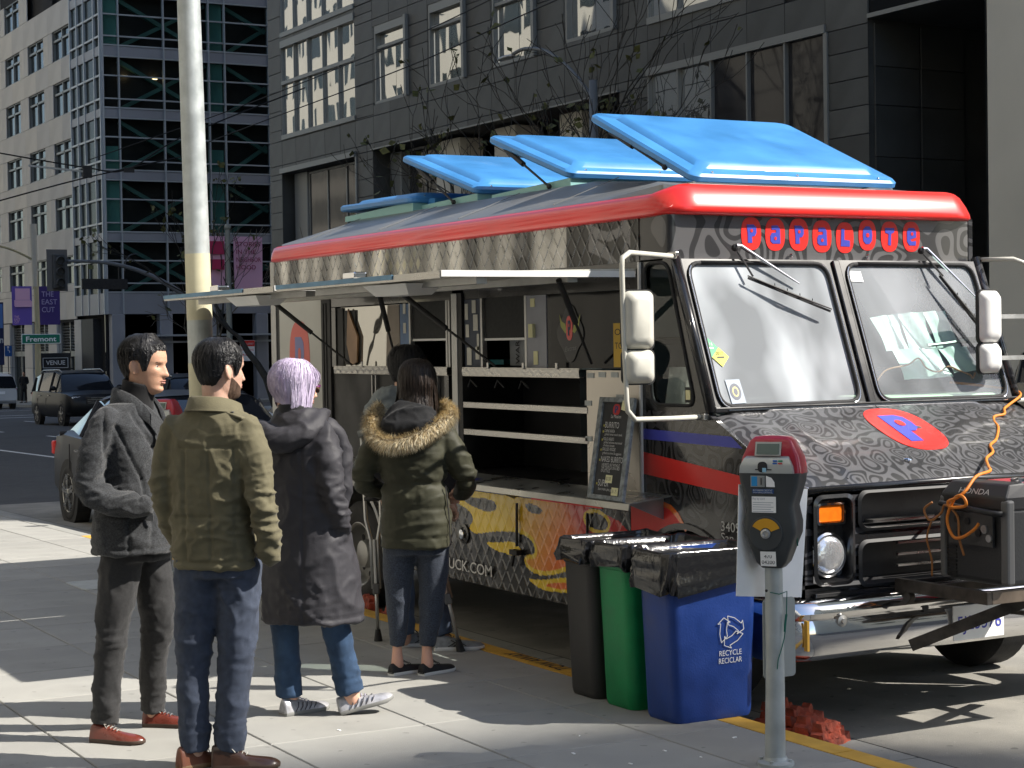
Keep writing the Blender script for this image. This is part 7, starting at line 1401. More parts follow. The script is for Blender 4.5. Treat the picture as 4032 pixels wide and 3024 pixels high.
def person(label, F, head, body, skin, hair=None, group='people queuing at the food truck'):
    o = thing('person', label, 'person', tuple(F.C), group); X = head; mb = MB(); head_mesh(mb, X)
    a = X(0, -1.2, 2); b_ = X(0, -2.2, -5); mb.tube([X(0, -2, 6), X(0, -1.8, 0), X(0, -2.4, -6), X(0, -3.0, -11)], [.058, .055, .056, .066], 20)
    for ks in body['torso']: torso(mb, F, ks)
    for ks in body['limbs']: limb(mb, F, ks, 12, 4)
    for h in body.get('hands', ()): hand(mb, F, *h)
    me = remesh(mb, .0055, 1); finish(me, 'body', skin, o)
    for s in (-1, 1):
        p = MB(); p.ball(X(s * 3.15, 6.55, 11.3), .0118, n=14, m=10); e = p.build('eye', M['eyewhite'], o, smooth=True); p = MB(); p.ball(X(s * 3.15, 7.25, 11.25), .0058, n=10, m=8); p.build('iris', M['iris'], e, smooth=True)
        p = MB(); q = [X(s * t, 9.0 - .13 * (t - 1.3) ** 2, 12.95 + .35 * math.sin((t - 1.3) / 3.6 * math.pi)) for t in (1.3, 2.3, 3.3, 4.3, 4.9)]; p.tube(q, [.0018, .0030, .0030, .0024, .001], 6); p.build('eyebrow', M['brow'], o, smooth=True)
    p = MB(); p.tube([X(-2.3, 8.55, 4.85), X(-1, 9.6, 5.3), X(0, 9.95, 5.25), X(1, 9.6, 5.3), X(2.3, 8.55, 4.85)], [.001, .003, .0036, .003, .001], 6); p.tube([X(-2.1, 8.5, 4.75), X(-1, 9.5, 4.35), X(0, 9.8, 4.25), X(1, 9.5, 4.35), X(2.1, 8.5, 4.75)], [.001, .0035, .0042, .0035, .001], 6); p.build('lips', M['lips'], o, smooth=True)
    return o
def hand(mb, F, r, d, z, yaw, pitch, side=1, k=1.0):
    """palm and five separate curled fingers, wrist at (r, d, z)"""
    X = head_frame(F, r, d, z, yaw, pitch, k); mb.tube([X(0, -3, 0), X(0, 0, 0), X(0, 4, 0), X(0, 8, -.2)], [.026, .024, .030, .026], 10)
    for i, (x, L_) in enumerate(((-3, 6.2), (-1, 7.4), (1, 7.0), (3, 5.6))): mb.tube([X(x * .8, 6, 0), X(x, 8 + L_ * .35, -.5), X(x, 8 + L_ * .65, -2.0), X(x, 8 + L_ * .7, -3.8)], [.0095, .0092, .0088, .0078], 8)
    mb.tube([X(-side * 2.2, 1.5, -.5), X(-side * 4.8, 4.2, -1.2), X(-side * 5.4, 7.2, -2)], [.013, .0105, .009], 8)
M['eyewhite'] = mat('eye_white', (.45, .42, .40), .4); M['iris'] = mat('dark_iris', (.02, .012, .008), .15); M['brow'] = mat('dark_brow', (.012, .010, .009), .8); M['lips'] = mat('lips', (.38, .17, .135), .45)
def hairmat(name, col, col2, rough=.5, sc=60):
    m = mat(name, col, rough, var=.5, vscale=sc, stretch=(1, 1, .12), col2=col2, spec=.35, bump=.004, bscale=sc * 1.6); m.node_tree.nodes['Principled BSDF'].inputs['Anisotropic'].default_value = .5; return m
def hair(name, X, parent, m, line, off, hang=None, strands=900, top=.9, seed=0, width=.0016, slen=1.0, ridge=.25, curl=.0, lift=.3, flare=0):
    """shell following the skull down to line(th) (cm above the chin) plus many thin locks; hang: height below which the hair drops straight"""
    nth, nt_ = 90, 26; rnd = random.Random(seed)
    def surf(th, t, extra=0):
        zl = line(th); z = zl + (23.2 - zl) * t; zh = max(z, hang if math.cos(th) > -.35 else max(hang - 5.0, z * .6 + hang * .22)) if hang is not None else z; e = off(th, t) + extra + flare * (1 - t) ** 2; x, y, _ = head_pt(th, min(zh, 23.0), e)
        n_ = mn.noise(Vector((th * 9, t * 2.0, seed))) * ridge + mn.noise(Vector((th * 26, t * 3, seed))) * ridge * .6; k = 1 + n_ * .06
        return X(x * k, y * k, z + (e * max(0, (t - .75) / .25)) * 1.0)
    p = MB(); rs = [[surf(2 * math.pi * i / nth, j / nt_) for i in range(nth)] for j in range(nt_ + 1)]
    inner = [[surf(2 * math.pi * i / nth, j / nt_, -off(2 * math.pi * i / nth, .3) - .5) for i in range(nth)] for j in (3, 0)]
    p.rings(inner + rs); o = p.build(name, m, parent, smooth=True)
    q = MB()
    for _ in range(strands):
        th = rnd.uniform(0, 2 * math.pi); t1 = rnd.uniform(.35, 1.0); t0 = max(-.03, t1 - rnd.uniform(.35, .9) * slen); pts = []; n = 6; sw = rnd.uniform(-1, 1) * curl; ex = rnd.uniform(.02, .12 + lift)
        for i in range(n + 1): s = i / n; t = t1 + (t0 - t1) * s; pts.append(surf(th + sw * s * s + .03 * math.sin(3 * s + _), max(-.04, min(.985, t)), ex))
        c = X(0, 0, 10); 
        for i in range(n):
            a, b_ = pts[i], pts[i + 1]; w0 = width * (1 - abs(i / n - .5) * 1.2) + .0003; w1 = width * (1 - abs((i + 1) / n - .5) * 1.2) + .0003; sd = (b_ - a).cross(a - c)
            if sd.length < 1e-9: continue
            sd.normalize(); q.add([a - sd * w0, a + sd * w0, b_ + sd * w1, b_ - sd * w1], [(0, 1, 2, 3)])
    if q.v: s_ = q.build('hair_locks', m, o, smooth=True); s_['kind'] = 'stuff'
    return o
def shoe(parent, F, r, d, yaw, L_=.29, m=None, sole=None, pitch=0, lace=None, z=0, w=1.0, high=1.0, collar=None):
    X = head_frame(F, r, d, z, yaw, pitch, L_ / .28)
    prof = [(-5.5, 2.0, 5.0), (-5.2, 3.1, 8.2), (-3, 3.55, 8.6), (0, 3.6, 8.4), (3, 3.7, 7.6), (6, 4.0, 6.6), (10, 4.6, 5.4), (14, 4.9, 4.8), (18, 4.6, 4.3), (20.5, 3.4, 3.6), (22.2, 1.2, 2.4)]
    p = MB(); rs = []
    for y, hw, h in smooth_rings(prof, 3):
        h *= high if y < 8 else 1; pts = []
        for i in range(18): t = 2 * math.pi * i / 18; c, s = math.cos(t), math.sin(t); pts.append(X(hw * w * (c if s < 0 else math.copysign(abs(c) ** 1.2, c)) * (1 if s < .2 else .86), y, 1.6 + (h - 1.6) * max(0, s) ** .8 - .3 * max(0, -s)))
        rs.append(pts)
    p.rings(rs); S_ = p.build('shoe', m, parent, smooth=60)
    p = MB(); rs = []
    for zz, k in ((0, .97), (.4, 1.02), (1.6, 1.04), (2.0, .99)): rs.append([X(x * k * w, y + (k - 1) * 3, zz + (.9 if y > 18 else 0) * (1 - zz / 3) * .6) for x, y in [(hw, y) for y, hw, h in prof] + [(-hw, y) for y, hw, h in prof[::-1]]])
    p.rings(rs); p.build('sole', sole, S_, smooth=40)
    if lace:
        p = MB()
        for i in range(4): y = 3.6 + i * 1.7; zt_ = 7.8 - i * .55; p.tube([X(-1.8, y, zt_ - .3), X(0, y + .3, zt_ + .35), X(1.8, y, zt_ - .3)], .0022, 5)
        p.tube([X(0, 3.4, 8.2), X(2.6, 2.6, 9.0), X(3.4, 4.4, 7.2)], .002, 5); p.tube([X(0, 3.4, 8.2), X(-2.6, 2.6, 9.0), X(-3.4, 4.6, 7.2)], .002, 5); p.build('laces', lace, S_)
    return S_
def skinmat(n, c): return mat(n, c, .48, var=.10, vscale=14, bump=.0006, bscale=160, sub=.12, spec=.4)
def fabric(n, c, rough=.85, var=.12, vs=60, bump=.0012, bs=260, sheen=.1, col2=None): return mat(n, c, rough, var=var, vscale=vs, bump=bump, bscale=bs, sheen=sheen, spec=.25, col2=col2)
BL = lambda arms, legs: [[(q[0], q[1], q[2], q[3] * .58) for q in k] for k in arms] + [[(q[0], q[1], q[2], q[3] * .60) for q in k] + [(k[-1][0], k[-1][1], .055, .034)] for k in legs]
BODYT = lambda r, d, yaw, top, s=1.0: [[(r, d, .86, yaw, .13 * s, .085 * s), (r, d, 1.05, yaw, .115 * s, .08 * s), (r, d, 1.28, yaw, .145 * s, .085 * s), (r, d, top, yaw, .12 * s, .065 * s)]]
# ---- 1: man in the grey coat
F = Fig(300, 8.2); X = head_frame(F, .012, .0, 1.552, 103, -5, 1.05)
sk1 = skinmat('skin_warm', (.50, .285, .19))
o = person('man in a charcoal wool coat and black turtleneck, leftmost in the queue', F, X, dict(torso=BODYT(-.06, 0, 108, 1.40), limbs=BL([[(-.115, -.165, 1.425, .066), (-.165, -.205, 1.30, .068), (-.185, -.215, 1.13, .063), (-.10, -.235, 1.085, .058), (.0, -.235, 1.065, .054), (.055, -.225, 1.055, .050)], [(.01, .155, 1.425, .064), (.0, .22, 1.28, .066), (.0, .235, 1.10, .06), (.10, .2, 1.05, .052)]], [[(-.075, -.07, .86, .098), (-.10, -.08, .70, .090), (-.128, -.085, .49, .076), (-.150, -.085, .30, .066), (-.172, -.085, .075, .060)], [(-.005, .07, .86, .098), (.022, .09, .70, .088), (.035, .11, .49, .074), (.005, .16, .30, .064), (-.012, .205, .075, .058)]])), sk1)
wool = fabric('charcoal_wool', (.032, .034, .037), .95, .5, 140, .004, 300, .2)
mb = MB(); torso(mb, F, [(-.022, .0, .835, 105, .235, .185), (-.03, 0, .95, 105, .225, .168), (-.035, 0, 1.12, 106, .195, .150), (-.04, 0, 1.28, 107, .208, .150), (-.045, 0, 1.41, 108, .205, .125), (-.045, 0, 1.475, 108, .150, .10), (-.035, 0, 1.515, 108, .085, .075)])
limb(mb, F, [(-.115, -.165, 1.425, .066), (-.165, -.205, 1.30, .068), (-.185, -.215, 1.13, .063), (-.10, -.235, 1.085, .058), (.0, -.235, 1.065, .054), (.055, -.225, 1.055, .050)]); limb(mb, F, [(.01, .155, 1.425, .064), (.0, .22, 1.28, .066), (.0, .235, 1.10, .06), (.10, .2, 1.05, .052)])
el = [(-.175, -.215, 1.12, .13, .022), (-.02, -.23, 1.06, .10, .014), (-.1, -.1, .95, .25, .006), (-.14, -.17, 1.34, .10, .008)]
finish(remesh(mb, .0078, 3), 'coat', wool, o, seams(F, folds(F, .007, el, 4, 6, 1), [(.865, -.3, .3)], [(-.015, .84, 1.0), (.075, .84, 1.0)], [(-.068, 1.408, .037, 1.167), (.037, 1.167, .045, 1.08), (-.012, 1.466, .079, 1.31), (.079, 1.31, .10, 1.16), (-.115, 1.47, -.105, 1.27)]))
p = MB(); p.rings([[F.P(r_, d_, z_) for r_, d_, z_ in q] for q in ([(-.02, -.207, 1.045), (.085, -.197, 1.025), (.09, -.199, .985), (-.015, -.211, 1.0)], [(-.02, -.197, 1.045), (.085, -.187, 1.025), (.09, -.189, .985), (-.015, -.199, 1.0)])]); p.build('pocket_flap', wool, o)
p = MB()   # collar and lapel
X2 = head_frame(F, -.02, .0, 1.50, 104, 0)
cp = [(5.5, 10.5, -9), (6.8, 8, -3.5), (8.2, 3.5, 1.2), (7.6, -3, 4.2), (4, -7.6, 5.2), (-4, -7.6, 5.2), (-7.6, -3, 4.2), (-8.2, 3.5, 1.2), (-6.8, 8, -3.5), (-5.5, 10.5, -9)]
rs = []
for i, q in enumerate(smooth_rings(cp, 4)): x, y, z = q; L_ = math.hypot(x, y) or 1; ux, uy = x / L_, y / L_; h = 5.0 + 1.2 * math.sin(math.pi * i / 36); rs.append([X2(x + ux * a, y + uy * a, z + b_) for a, b_ in ((-.3, 1.6), (.6, 2.2), (1.6, 1.4), (3.2, -h), (3.0, -h - .4), (2.0, -h + .2), (.2, -.2))])
p.rings(rs); p.build('collar', wool, o, smooth=50)
p = MB(); rs = [[X2(x, y, z) for x, y, z in q] for q in ([(1.5, 12.6, -8), (7.5, 11.0, -4), (8.5, 11.3, -9), (5.5, 13.6, -14)], [(.5, 15.6, -30), (1.5, 15.8, -32), (2.2, 15.9, -33), (.8, 15.8, -34)])]; p.rings(rs); p.build('lapel', wool, o, smooth=50)
p = MB()
for zz in (-26, -37): p.lathe([(.013, 0), (.013, .003), (0, .004)], X2(3.5, 15.4, zz), (X2(0, 1, 0) - X2(0, 0, 0)), 12)
p.build('coat_button', M['matte_black'], o)
p = MB(); X3 = head_frame(F, .0, 0, 1.522, 95, -14); p.rings([[X3(x * k, y * k - 1.6, z) for x, y in superell(0, 0, 6.9, 7.2, 24, 2.1)] for z, k in ((-6, 1.3), (-2, 1.14), (0, 1.06), (3.0, 1.04), (5.2, 1.05), (6.2, 1.07), (6.9, 1.03), (6.4, .9))]); p.build('turtleneck', fabric('black_knit', (.012, .012, .013), .95), o, smooth=True)
tr1 = fabric('charcoal_trousers', (.030, .030, .031), .8, .15, 90)
mb = MB(); torso(mb, F, [(-.02, 0, .80, 105, .165, .125), (-.02, 0, .92, 105, .16, .12), (-.03, 0, 1.0, 105, .14, .11)])
limb(mb, F, [(-.075, -.07, .86, .098), (-.10, -.08, .70, .090), (-.128, -.085, .49, .076), (-.150, -.085, .30, .066), (-.172, -.085, .075, .060)]); limb(mb, F, [(-.005, .07, .86, .098), (.022, .09, .70, .088), (.035, .11, .49, .074), (.005, .16, .30, .064), (-.012, .205, .075, .058)])
finish(remesh(mb, .010, 3), 'trousers', tr1, o, folds(F, .006, [(-.13, -.1, .47, .10, .012), (.03, .1, .47, .10, .012), (-.172, -.085, .16, .09, .016), (-.01, .2, .15, .09, .016), (-.05, 0, .84, .15, .008)], 6, 5, 3))
cog = mat('cognac_leather', (.13, .028, .018), .28, var=.3, vscale=12, coat=.4, rvar=.1); csole = mat('brown_welt', (.05, .03, .02), .6)
shoe(o, F, -.175, -.115, 108, .265, cog, csole, lace=mat('grey_lace', (.3, .28, .25), .8)); shoe(o, F, -.005, .20, 98, .265, cog, csole, lace=M['dullmetal'])
blk = hairmat('glossy_black_hair', (.006, .006, .007), (.030, .029, .030), .40)
def ln_short(th, back=3.0, front=18.4):
    a = abs(math.degrees((th + math.pi) % (2 * math.pi) - math.pi)); return float(np.interp(a, [0, 30, 48, 58, 66, 76, 84, 102, 110, 130, 180], [front, front + .2, front - 1.2, 15.0, 9.6, 9.2, 13.9, 13.4, 8.5, back + 2, back]))
hair('hair', X, o, blk, lambda th: ln_short(th), lambda th, t: .18 + 1.25 * min(1, t * 1.5) * (1.3 if math.cos(th) > .2 else .9), None, 3200, seed=2, ridge=.9, curl=.7, width=.0011, lift=.45)
# ---- 2: man in the olive jacket
F = Fig(468, 7.58); X = head_frame(F, .004, .02, 1.535, 50, -3, 1.04); sk2 = skinmat('skin_light', (.52, .32, .24))
o = person('man in an olive field jacket and blue jeans, seen from behind, second from left', F, X, dict(torso=BODYT(-.03, 0, 22, 1.38), limbs=BL([[(-.185, .02, 1.405, .064), (-.225, .03, 1.27, .064), (-.232, .03, 1.12, .059), (-.205, .10, .98, .055), (-.17, .16, .90, .050)], [(.125, -.07, 1.405, .064), (.165, -.10, 1.27, .065), (.185, -.12, 1.13, .060), (.205, -.11, 1.0, .057), (.215, -.08, .89, .054)]], [[(-.095, .0, .84, .098), (-.105, .0, .68, .092), (-.122, .0, .47, .075), (-.125, -.01, .28, .066), (-.122, -.01, .07, .062)], [(.068, -.01, .84, .102), (.066, -.01, .68, .094), (.060, -.01, .47, .078), (.040, -.02, .28, .068), (.022, -.02, .07, .064)]])), sk2)
olive = fabric('olive_cotton', (.112, .100, .060), .8, .12, 18, .001, 220, .1)
mb = MB(); torso(mb, F, [(-.02, .0, .835, 20, .185, .135), (-.025, 0, .93, 20, .185, .135), (-.03, 0, 1.08, 20, .178, .128), (-.03, 0, 1.25, 20, .195, .130), (-.025, -.01, 1.39, 21, .198, .115), (-.022, -.01, 1.455, 22, .165, .092), (-.02, -.01, 1.50, 25, .088, .078)])
limb(mb, F, [(-.185, .02, 1.405, .064), (-.225, .03, 1.27, .064), (-.232, .03, 1.12, .059), (-.205, .10, .98, .055), (-.17, .16, .90, .050)]); limb(mb, F, [(.125, -.07, 1.405, .064), (.165, -.10, 1.27, .065), (.185, -.12, 1.13, .060), (.205, -.11, 1.0, .057), (.215, -.08, .89, .054)])
finish(remesh(mb, .0072, 2), 'jacket', olive, o, seams(F, folds(F, .008, [(.18, -.12, 1.12, .14, .020), (.21, -.1, .95, .12, .016), (-.22, .03, 1.12, .13, .016), (.10, -.09, 1.38, .08, .012), (-.02, -.12, .95, .16, .014)], 5, 7, 12), [(1.335, -.15, .12), (.865, -.3, .18), (1.05, -.17, .14)], [(-.02, .87, 1.335), (-.13, .87, 1.335), (.085, .87, 1.335)]))
p = MB(); X2 = head_frame(F, -.02, -.005, 1.475, 28, 0); rs = []
for i, q in enumerate(smooth_rings([(2.5, 10.5, -3), (7.5, 8, .5), (9.3, 2.5, 2.2), (8, -4.0, 3.8), (3.5, -8.0, 4.4), (-3.5, -8.0, 4.4), (-8, -4, 3.8), (-9.3, 2.5, 2.2), (-7.5, 8, .5), (-2.5, 10.5, -3)], 4)): x, y, z = q; L_ = math.hypot(x, y); ux, uy = x / L_, y / L_; rs.append([X2(x + ux * a, y + uy * a, z + b_) for a, b_ in ((-.8, 2.0), (.1, 2.6), (1.1, 2.1), (2.2, -1.8), (3.0, -3.2), (2.2, -3.6), (.4, -1.5))])
p.rings(rs); p.build('collar', olive, o, smooth=50)
p = MB(); p.tube([X2(10.2, -.5, 2.2), X2(9.2, 3.5, 2.0), X2(7.6, 8.6, .6), X2(2.5, 11.6, -3)], .004, 6); p.build('zip', M['dullmetal'], o)
p = MB(); a, b_ = F.P(.055, -.085, 1.475), F.P(.125, -.12, 1.452); p.bar(a, b_, .035, .010, (0, 0, 1)); ep = p.build('epaulette', olive, o, bevel=.004); p = MB(); p.lathe([(.007, 0), (.007, .003), (0, .004)], F.P(.075, -.095, 1.478), (0, 0, 1), 10); p.build('snap_button', M['steel'], ep)
jean = fabric('blue_denim', (.046, .057, .084), .85, .2, 30, .001, 300, .05)
mb = MB(); torso(mb, F, [(-.015, 0, .80, 20, .175, .125), (-.015, 0, .90, 20, .165, .115), (-.02, 0, 1.0, 20, .15, .11)])
limb(mb, F, [(-.095, .0, .84, .098), (-.105, .0, .68, .092), (-.122, .0, .47, .075), (-.125, -.01, .28, .066), (-.122, -.01, .07, .062)]); limb(mb, F, [(.068, -.01, .84, .102), (.066, -.01, .68, .094), (.060, -.01, .47, .078), (.040, -.02, .28, .068), (.022, -.02, .07, .064)])
finish(remesh(mb, .010, 2), 'jeans', jean, o, folds(F, .006, [(-.12, 0, .46, .10, .014), (.06, 0, .46, .10, .016), (-.12, 0, .15, .09, .018), (.02, 0, .16, .10, .020), (0, -.1, .80, .14, .012)], 6, 6, 5))
dbr = mat('dark_brown_leather', (.045, .022, .014), .28, var=.3, vscale=12, coat=.4); tbr = mat('tan_brown_leather', (.15, .055, .03), .35, var=.2, vscale=12)
shoe(o, F, .010, -.05, 86, .285, dbr, csole, lace=M['cream'], high=1.15); shoe(o, F, -.140, -.03, 52, .275, tbr, mat('tan_sole', (.20, .12, .06), .6), lace=M['cream'], high=1.15)
hair('hair', X, o, blk, lambda th: ln_short(th, 3.6, 19.6), lambda th, t: .12 + .8 * min(1, t * 1.5), None, 3200, seed=5, ridge=.8, curl=.6, width=.0011, lift=.5)
p = MB(); B_ = hairmat('short_beard', (.05, .032, .022), (.11, .07, .05), .8, 90); n1, n2 = 40, 8
for sgn in (-1, 1): p.grid(lambda s, t: X(*[sgn * v if i == 0 else v for i, v in enumerate(head_pt(math.radians(14 + 70 * s), (-.9 + (3.2 + 5.0 * s ** 1.5 + .9) * t), .16))]), 16, 8)
p.build('beard', B_, o, smooth=True)
# ---- 3: woman with lilac hair
F = Fig(655, 8.64); X = head_frame(F, -.055, .0, 1.440, 64, -6, 1.0); sk3 = skinmat('skin_fair', (.62, .36, .26))
o = person('woman with a short lilac bob, dark sunglasses and a long grey hooded coat', F, X, dict(torso=BODYT(-.02, 0, 40, 1.28, .9), limbs=BL([[(.095, -.10, 1.325, .066), (.125, -.145, 1.20, .068), (.145, -.165, 1.05, .064), (.165, -.13, .93, .058), (.155, -.085, .84, .050)], [(-.145, .07, 1.32, .064), (-.19, .09, 1.18, .066), (-.20, .10, 1.03, .06), (-.14, .18, .90, .05)]], [[(-.09, .02, .80, .085), (-.115, .01, .50, .072), (-.105, .0, .28, .064), (-.095, .0, .085, .066)], [(.06, -.02, .80, .085), (.115, -.03, .52, .073), (.155, -.03, .30, .066), (.200, -.03, .10, .068)]])), sk3)
coatm = fabric('dark_grey_technical_cloth', (.036, .035, .040), .6, .12, 14, .0008, 200, .0)
mb = MB(); torso(mb, F, [(.015, .0, .445, 40, .255, .215), (.015, 0, .62, 40, .245, .200), (.005, 0, .85, 40, .225, .175), (-.01, 0, 1.05, 40, .205, .155), (-.015, 0, 1.22, 40, .205, .140), (-.015, 0, 1.33, 40, .185, .118), (-.02, 0, 1.40, 42, .12, .10), (-.022, 0, 1.43, 44, .09, .09)])
limb(mb, F, [(.095, -.10, 1.325, .066), (.125, -.145, 1.20, .068), (.145, -.165, 1.05, .064), (.165, -.13, .93, .058), (.155, -.085, .84, .050)]); limb(mb, F, [(-.145, .07, 1.32, .064), (-.19, .09, 1.18, .066), (-.20, .10, 1.03, .06), (-.14, .18, .90, .05)]); limb(mb, F, [(.10, .09, 1.35, .05), (.155, .10, 1.30, .045), (.165, .11, 1.15, .05), (.165, .10, 1.0, .04)])
finish(remesh(mb, .011, 3), 'coat', coatm, o, seams(F, folds(F, .010, [(.145, -.16, 1.06, .13, .020), (.165, -.12, .90, .12, .024), (0, -.16, .52, .20, .012), (.1, -.1, 1.27, .09, .012)], 4, 5, 21), [(.475, -.4, .4)], [(.0, .46, 1.28)]))
mb = MB(); limb(mb, F, [(-.215, .03, 1.36, .045), (-.19, -.09, 1.34, .055), (-.10, -.155, 1.305, .06), (.0, -.155, 1.33, .058), (.07, -.10, 1.385, .045), (.09, .0, 1.42, .035)]); torso(mb, F, [(-.06, -.07, 1.27, 40, .10, .06), (-.05, -.06, 1.33, 40, .14, .09), (-.04, -.04, 1.41, 40, .13, .085), (-.035, -.02, 1.45, 40, .105, .075)])
finish(remesh(mb, .010, 4), 'hood', coatm, o, folds(F, .007, [], 5, 9, 30))
p = MB(); rs = []; X2 = head_frame(F, -.032, -.01, 1.43, 46, 0)
p.rings([[X2(x * k, y * k - 1.2, z) for x, y in superell(0, 0, 7.6, 8.0, 26, 2.1)] for z, k in ((-4, 1.25), (0, 1.08), (2.6, 1.02), (4.0, 1.0), (4.3, .9), (3.4, .86))]); p.build('stand_collar', fabric('black_collar', (.015, .015, .017), .7), o, smooth=True)
p = MB(); q = F.P(.155, -.10, .80); p.tube([q, q + Vector((.01, -.01, -.05))], .002, 5); p.tube([q, q + Vector((-.015, -.01, -.045))], .002, 5); p.ball(q, .006, n=8, m=6); p.build('drawcord', M['matte_black'], o)
den = fabric('mid_blue_denim', (.028, .055, .105), .85, .3, 12, .001, 300, .05)
mb = MB(); torso(mb, F, [(0, 0, .72, 40, .16, .12), (0, 0, .86, 40, .15, .11), (0, 0, .95, 40, .13, .10)])
limb(mb, F, [(-.09, .02, .80, .085), (-.115, .01, .50, .072), (-.105, .0, .28, .064), (-.095, .0, .085, .066)]); limb(mb, F, [(.06, -.02, .80, .085), (.115, -.03, .52, .073), (.155, -.03, .30, .066), (.200, -.03, .10, .068)])
finish(remesh(mb, .010, 2), 'jeans', den, o, folds(F, .005, [(-.1, 0, .18, .08, .010), (.18, -.03, .2, .10, .012)], 6, 6, 33))
for c in ((-.095, 0, .07), (.205, -.02, .10)): p = MB(); p.cyl(F.P(c[0], c[1], .03), F.P(c[0] - .005, c[1], .16), .036, n=14); p.build('sock', mat('dark_sock', (.03, .03, .035), .9), o, smooth=True)
sil = mat('silver_trainer', (.40, .40, .42), .32, .35, var=.3, vscale=30); gso = mat('grey_trainer_sole', (.20, .20, .19), .6)
for r_, d_, yw, pt, zz in ((-.085, -.02, 48, 0, 0), (.195, -.03, 76, 13, .012)):
    S_ = shoe(o, F, r_, d_, yw, .27, sil, gso, pitch=pt, lace=mat('lilac_lace', (.35, .33, .45), .8), z=zz, w=1.06); Xs = head_frame(F, r_, d_, zz, yw, pt, .27 / .28)
    for sd in (-1, 1):
        for i in range(5): p = MB(); y = 1 + i * 2.6; p.tube([Xs(sd * 4.1, y - 1, 2.2), Xs(sd * 3.95, y + .6, 4.2), Xs(sd * 2.9, y + 1.4, 6.3 - i * .35)], .0028, 5); p.build('side_stripe', mat('graphite_stripe', (.06, .06, .07), .5), S_)
lil = hairmat('lilac_hair', (.42, .34, .50), (.68, .60, .74), .38, 70)
def bob(th):
    a = abs(math.degrees((th + math.pi) % (2 * math.pi) - math.pi)); return float(np.interp(a, [0, 25, 50, 60, 72, 95, 120, 150, 180], [17, 16.0, 11.0, -.5, -2.4, -1.6, 1.0, 3.2, 4.0]))
hair('hair', X, o, lil, bob, lambda th, t: 1.0 + 1.5 * math.sin(math.pi * min(1, .15 + t * .8)) * (1.1 if math.cos(th) < 0 else .9), 9.5, 4200, seed=9, ridge=.8, width=.0013, curl=.12, lift=.5)
gl = MB(); gl.rings([[X(x, y, z) for x, z in rrect(5.2, 3.6, 1.3, 4, 3.2, 11.0)] for y in (10.3, 10.5)]); gl.rings([[X(x, y, z) for x, z in rrect(5.2, 3.6, 1.3, 4, -3.2, 11.0)] for y in (10.3, 10.5)]); g_ = gl.build('sunglasses', mat('dark_lens', (.012, .006, .012), .08, coat=.5), o)
p = MB(); p.tube([X(5.8, 10.3, 12.2), X(7.6, 9.0, 12.2), X(8.0, 2, 12.0)], .0035, 6); p.tube([X(-5.8, 10.3, 12.2), X(-7.6, 9.0, 12.2), X(-8.0, 2, 12.0)], .0035, 6); p.tube([X(-5.8, 10.5, 12.6), X(-3, 10.8, 12.9), X(0, 10.9, 12.3), X(3, 10.8, 12.9), X(5.8, 10.5, 12.6)], .0035, 6); p.build('frame', mat('plum_frame', (.16, .01, .14), .3), g_)
# ---- 5: man on crutches (behind the parka)
F = Fig(905, 10.4); X = head_frame(F, -.078, .0, 1.482, 30, -8, 1.03); sk4 = skinmat('skin_mid', (.50, .29, .20))
o = person('dark-haired man on crutches in a black jacket with a grey hood', F, X, dict(torso=BODYT(-.05, 0, 30, 1.32), limbs=BL([[(-.205, .04, 1.34, .062), (-.25, .06, 1.18, .062), (-.26, .06, 1.02, .056), (-.225, .1, .90, .048)], [(.10, -.06, 1.34, .062), (.14, -.06, 1.18, .06), (.15, -.05, 1.02, .055), (.15, 0, .90, .047)]], [[(-.11, .0, .80, .09), (-.12, .0, .48, .073), (-.11, .05, .085, .06)], [(.03, 0, .80, .09), (.05, 0, .48, .073), (.11, .0, .085, .06)]]), hands=[(-.22, .1, .86, 30, -60, -1), (.15, 0, .86, 60, -60, 1)]), sk4)
bj = fabric('black_jacket_cloth', (.014, .014, .016), .7)
mb = MB(); torso(mb, F, [(-.05, .0, .80, 30, .19, .13), (-.05, 0, 1.0, 30, .185, .13), (-.05, 0, 1.2, 30, .20, .13), (-.05, 0, 1.34, 30, .19, .11), (-.05, 0, 1.42, 30, .10, .085)]); limb(mb, F, [(-.205, .04, 1.34, .062), (-.25, .06, 1.18, .062), (-.26, .06, 1.02, .056), (-.225, .1, .90, .048)]); limb(mb, F, [(.10, -.06, 1.34, .062), (.14, -.06, 1.18, .06), (.15, -.05, 1.02, .055), (.15, 0, .90, .047)])
finish(remesh(mb, .012, 2), 'jacket', bj, o, folds(F, .007, [(-.25, .06, 1.05, .12, .014)], 5, 6, 40))
mb = MB(); torso(mb, F, [(-.215, -.10, 1.33, 30, .07, .05), (-.205, -.10, 1.39, 30, .10, .065), (-.18, -.08, 1.46, 30, .085, .06), (-.16, -.07, 1.50, 30, .05, .04)]); limb(mb, F, [(-.27, -.06, 1.37, .045), (-.19, -.12, 1.45, .055), (-.05, -.10, 1.46, .045)])
finish(remesh(mb, .010, 3), 'hood', fabric('grey_fleece', (.17, .19, .195), .95, .15, 40), o, folds(F, .008, [], 6, 8, 44))
mb = MB(); torso(mb, F, [(-.04, 0, .74, 30, .16, .12), (-.04, 0, .92, 30, .15, .11)]); limb(mb, F, [(-.11, .0, .80, .09), (-.12, .0, .48, .073), (-.11, .05, .085, .06)]); limb(mb, F, [(.03, 0, .80, .09), (.05, 0, .48, .073), (.11, .0, .085, .06)])
finish(remesh(mb, .012, 2), 'jeans', fabric('dusty_blue_denim', (.06, .08, .12), .85, .2, 20), o, folds(F, .005, [], 6, 6, 47))
gt = mat('grey_running_shoe', (.20, .21, .21), .6, var=.25, vscale=40); ws = mat('white_foam_sole', (.62, .62, .60), .6)
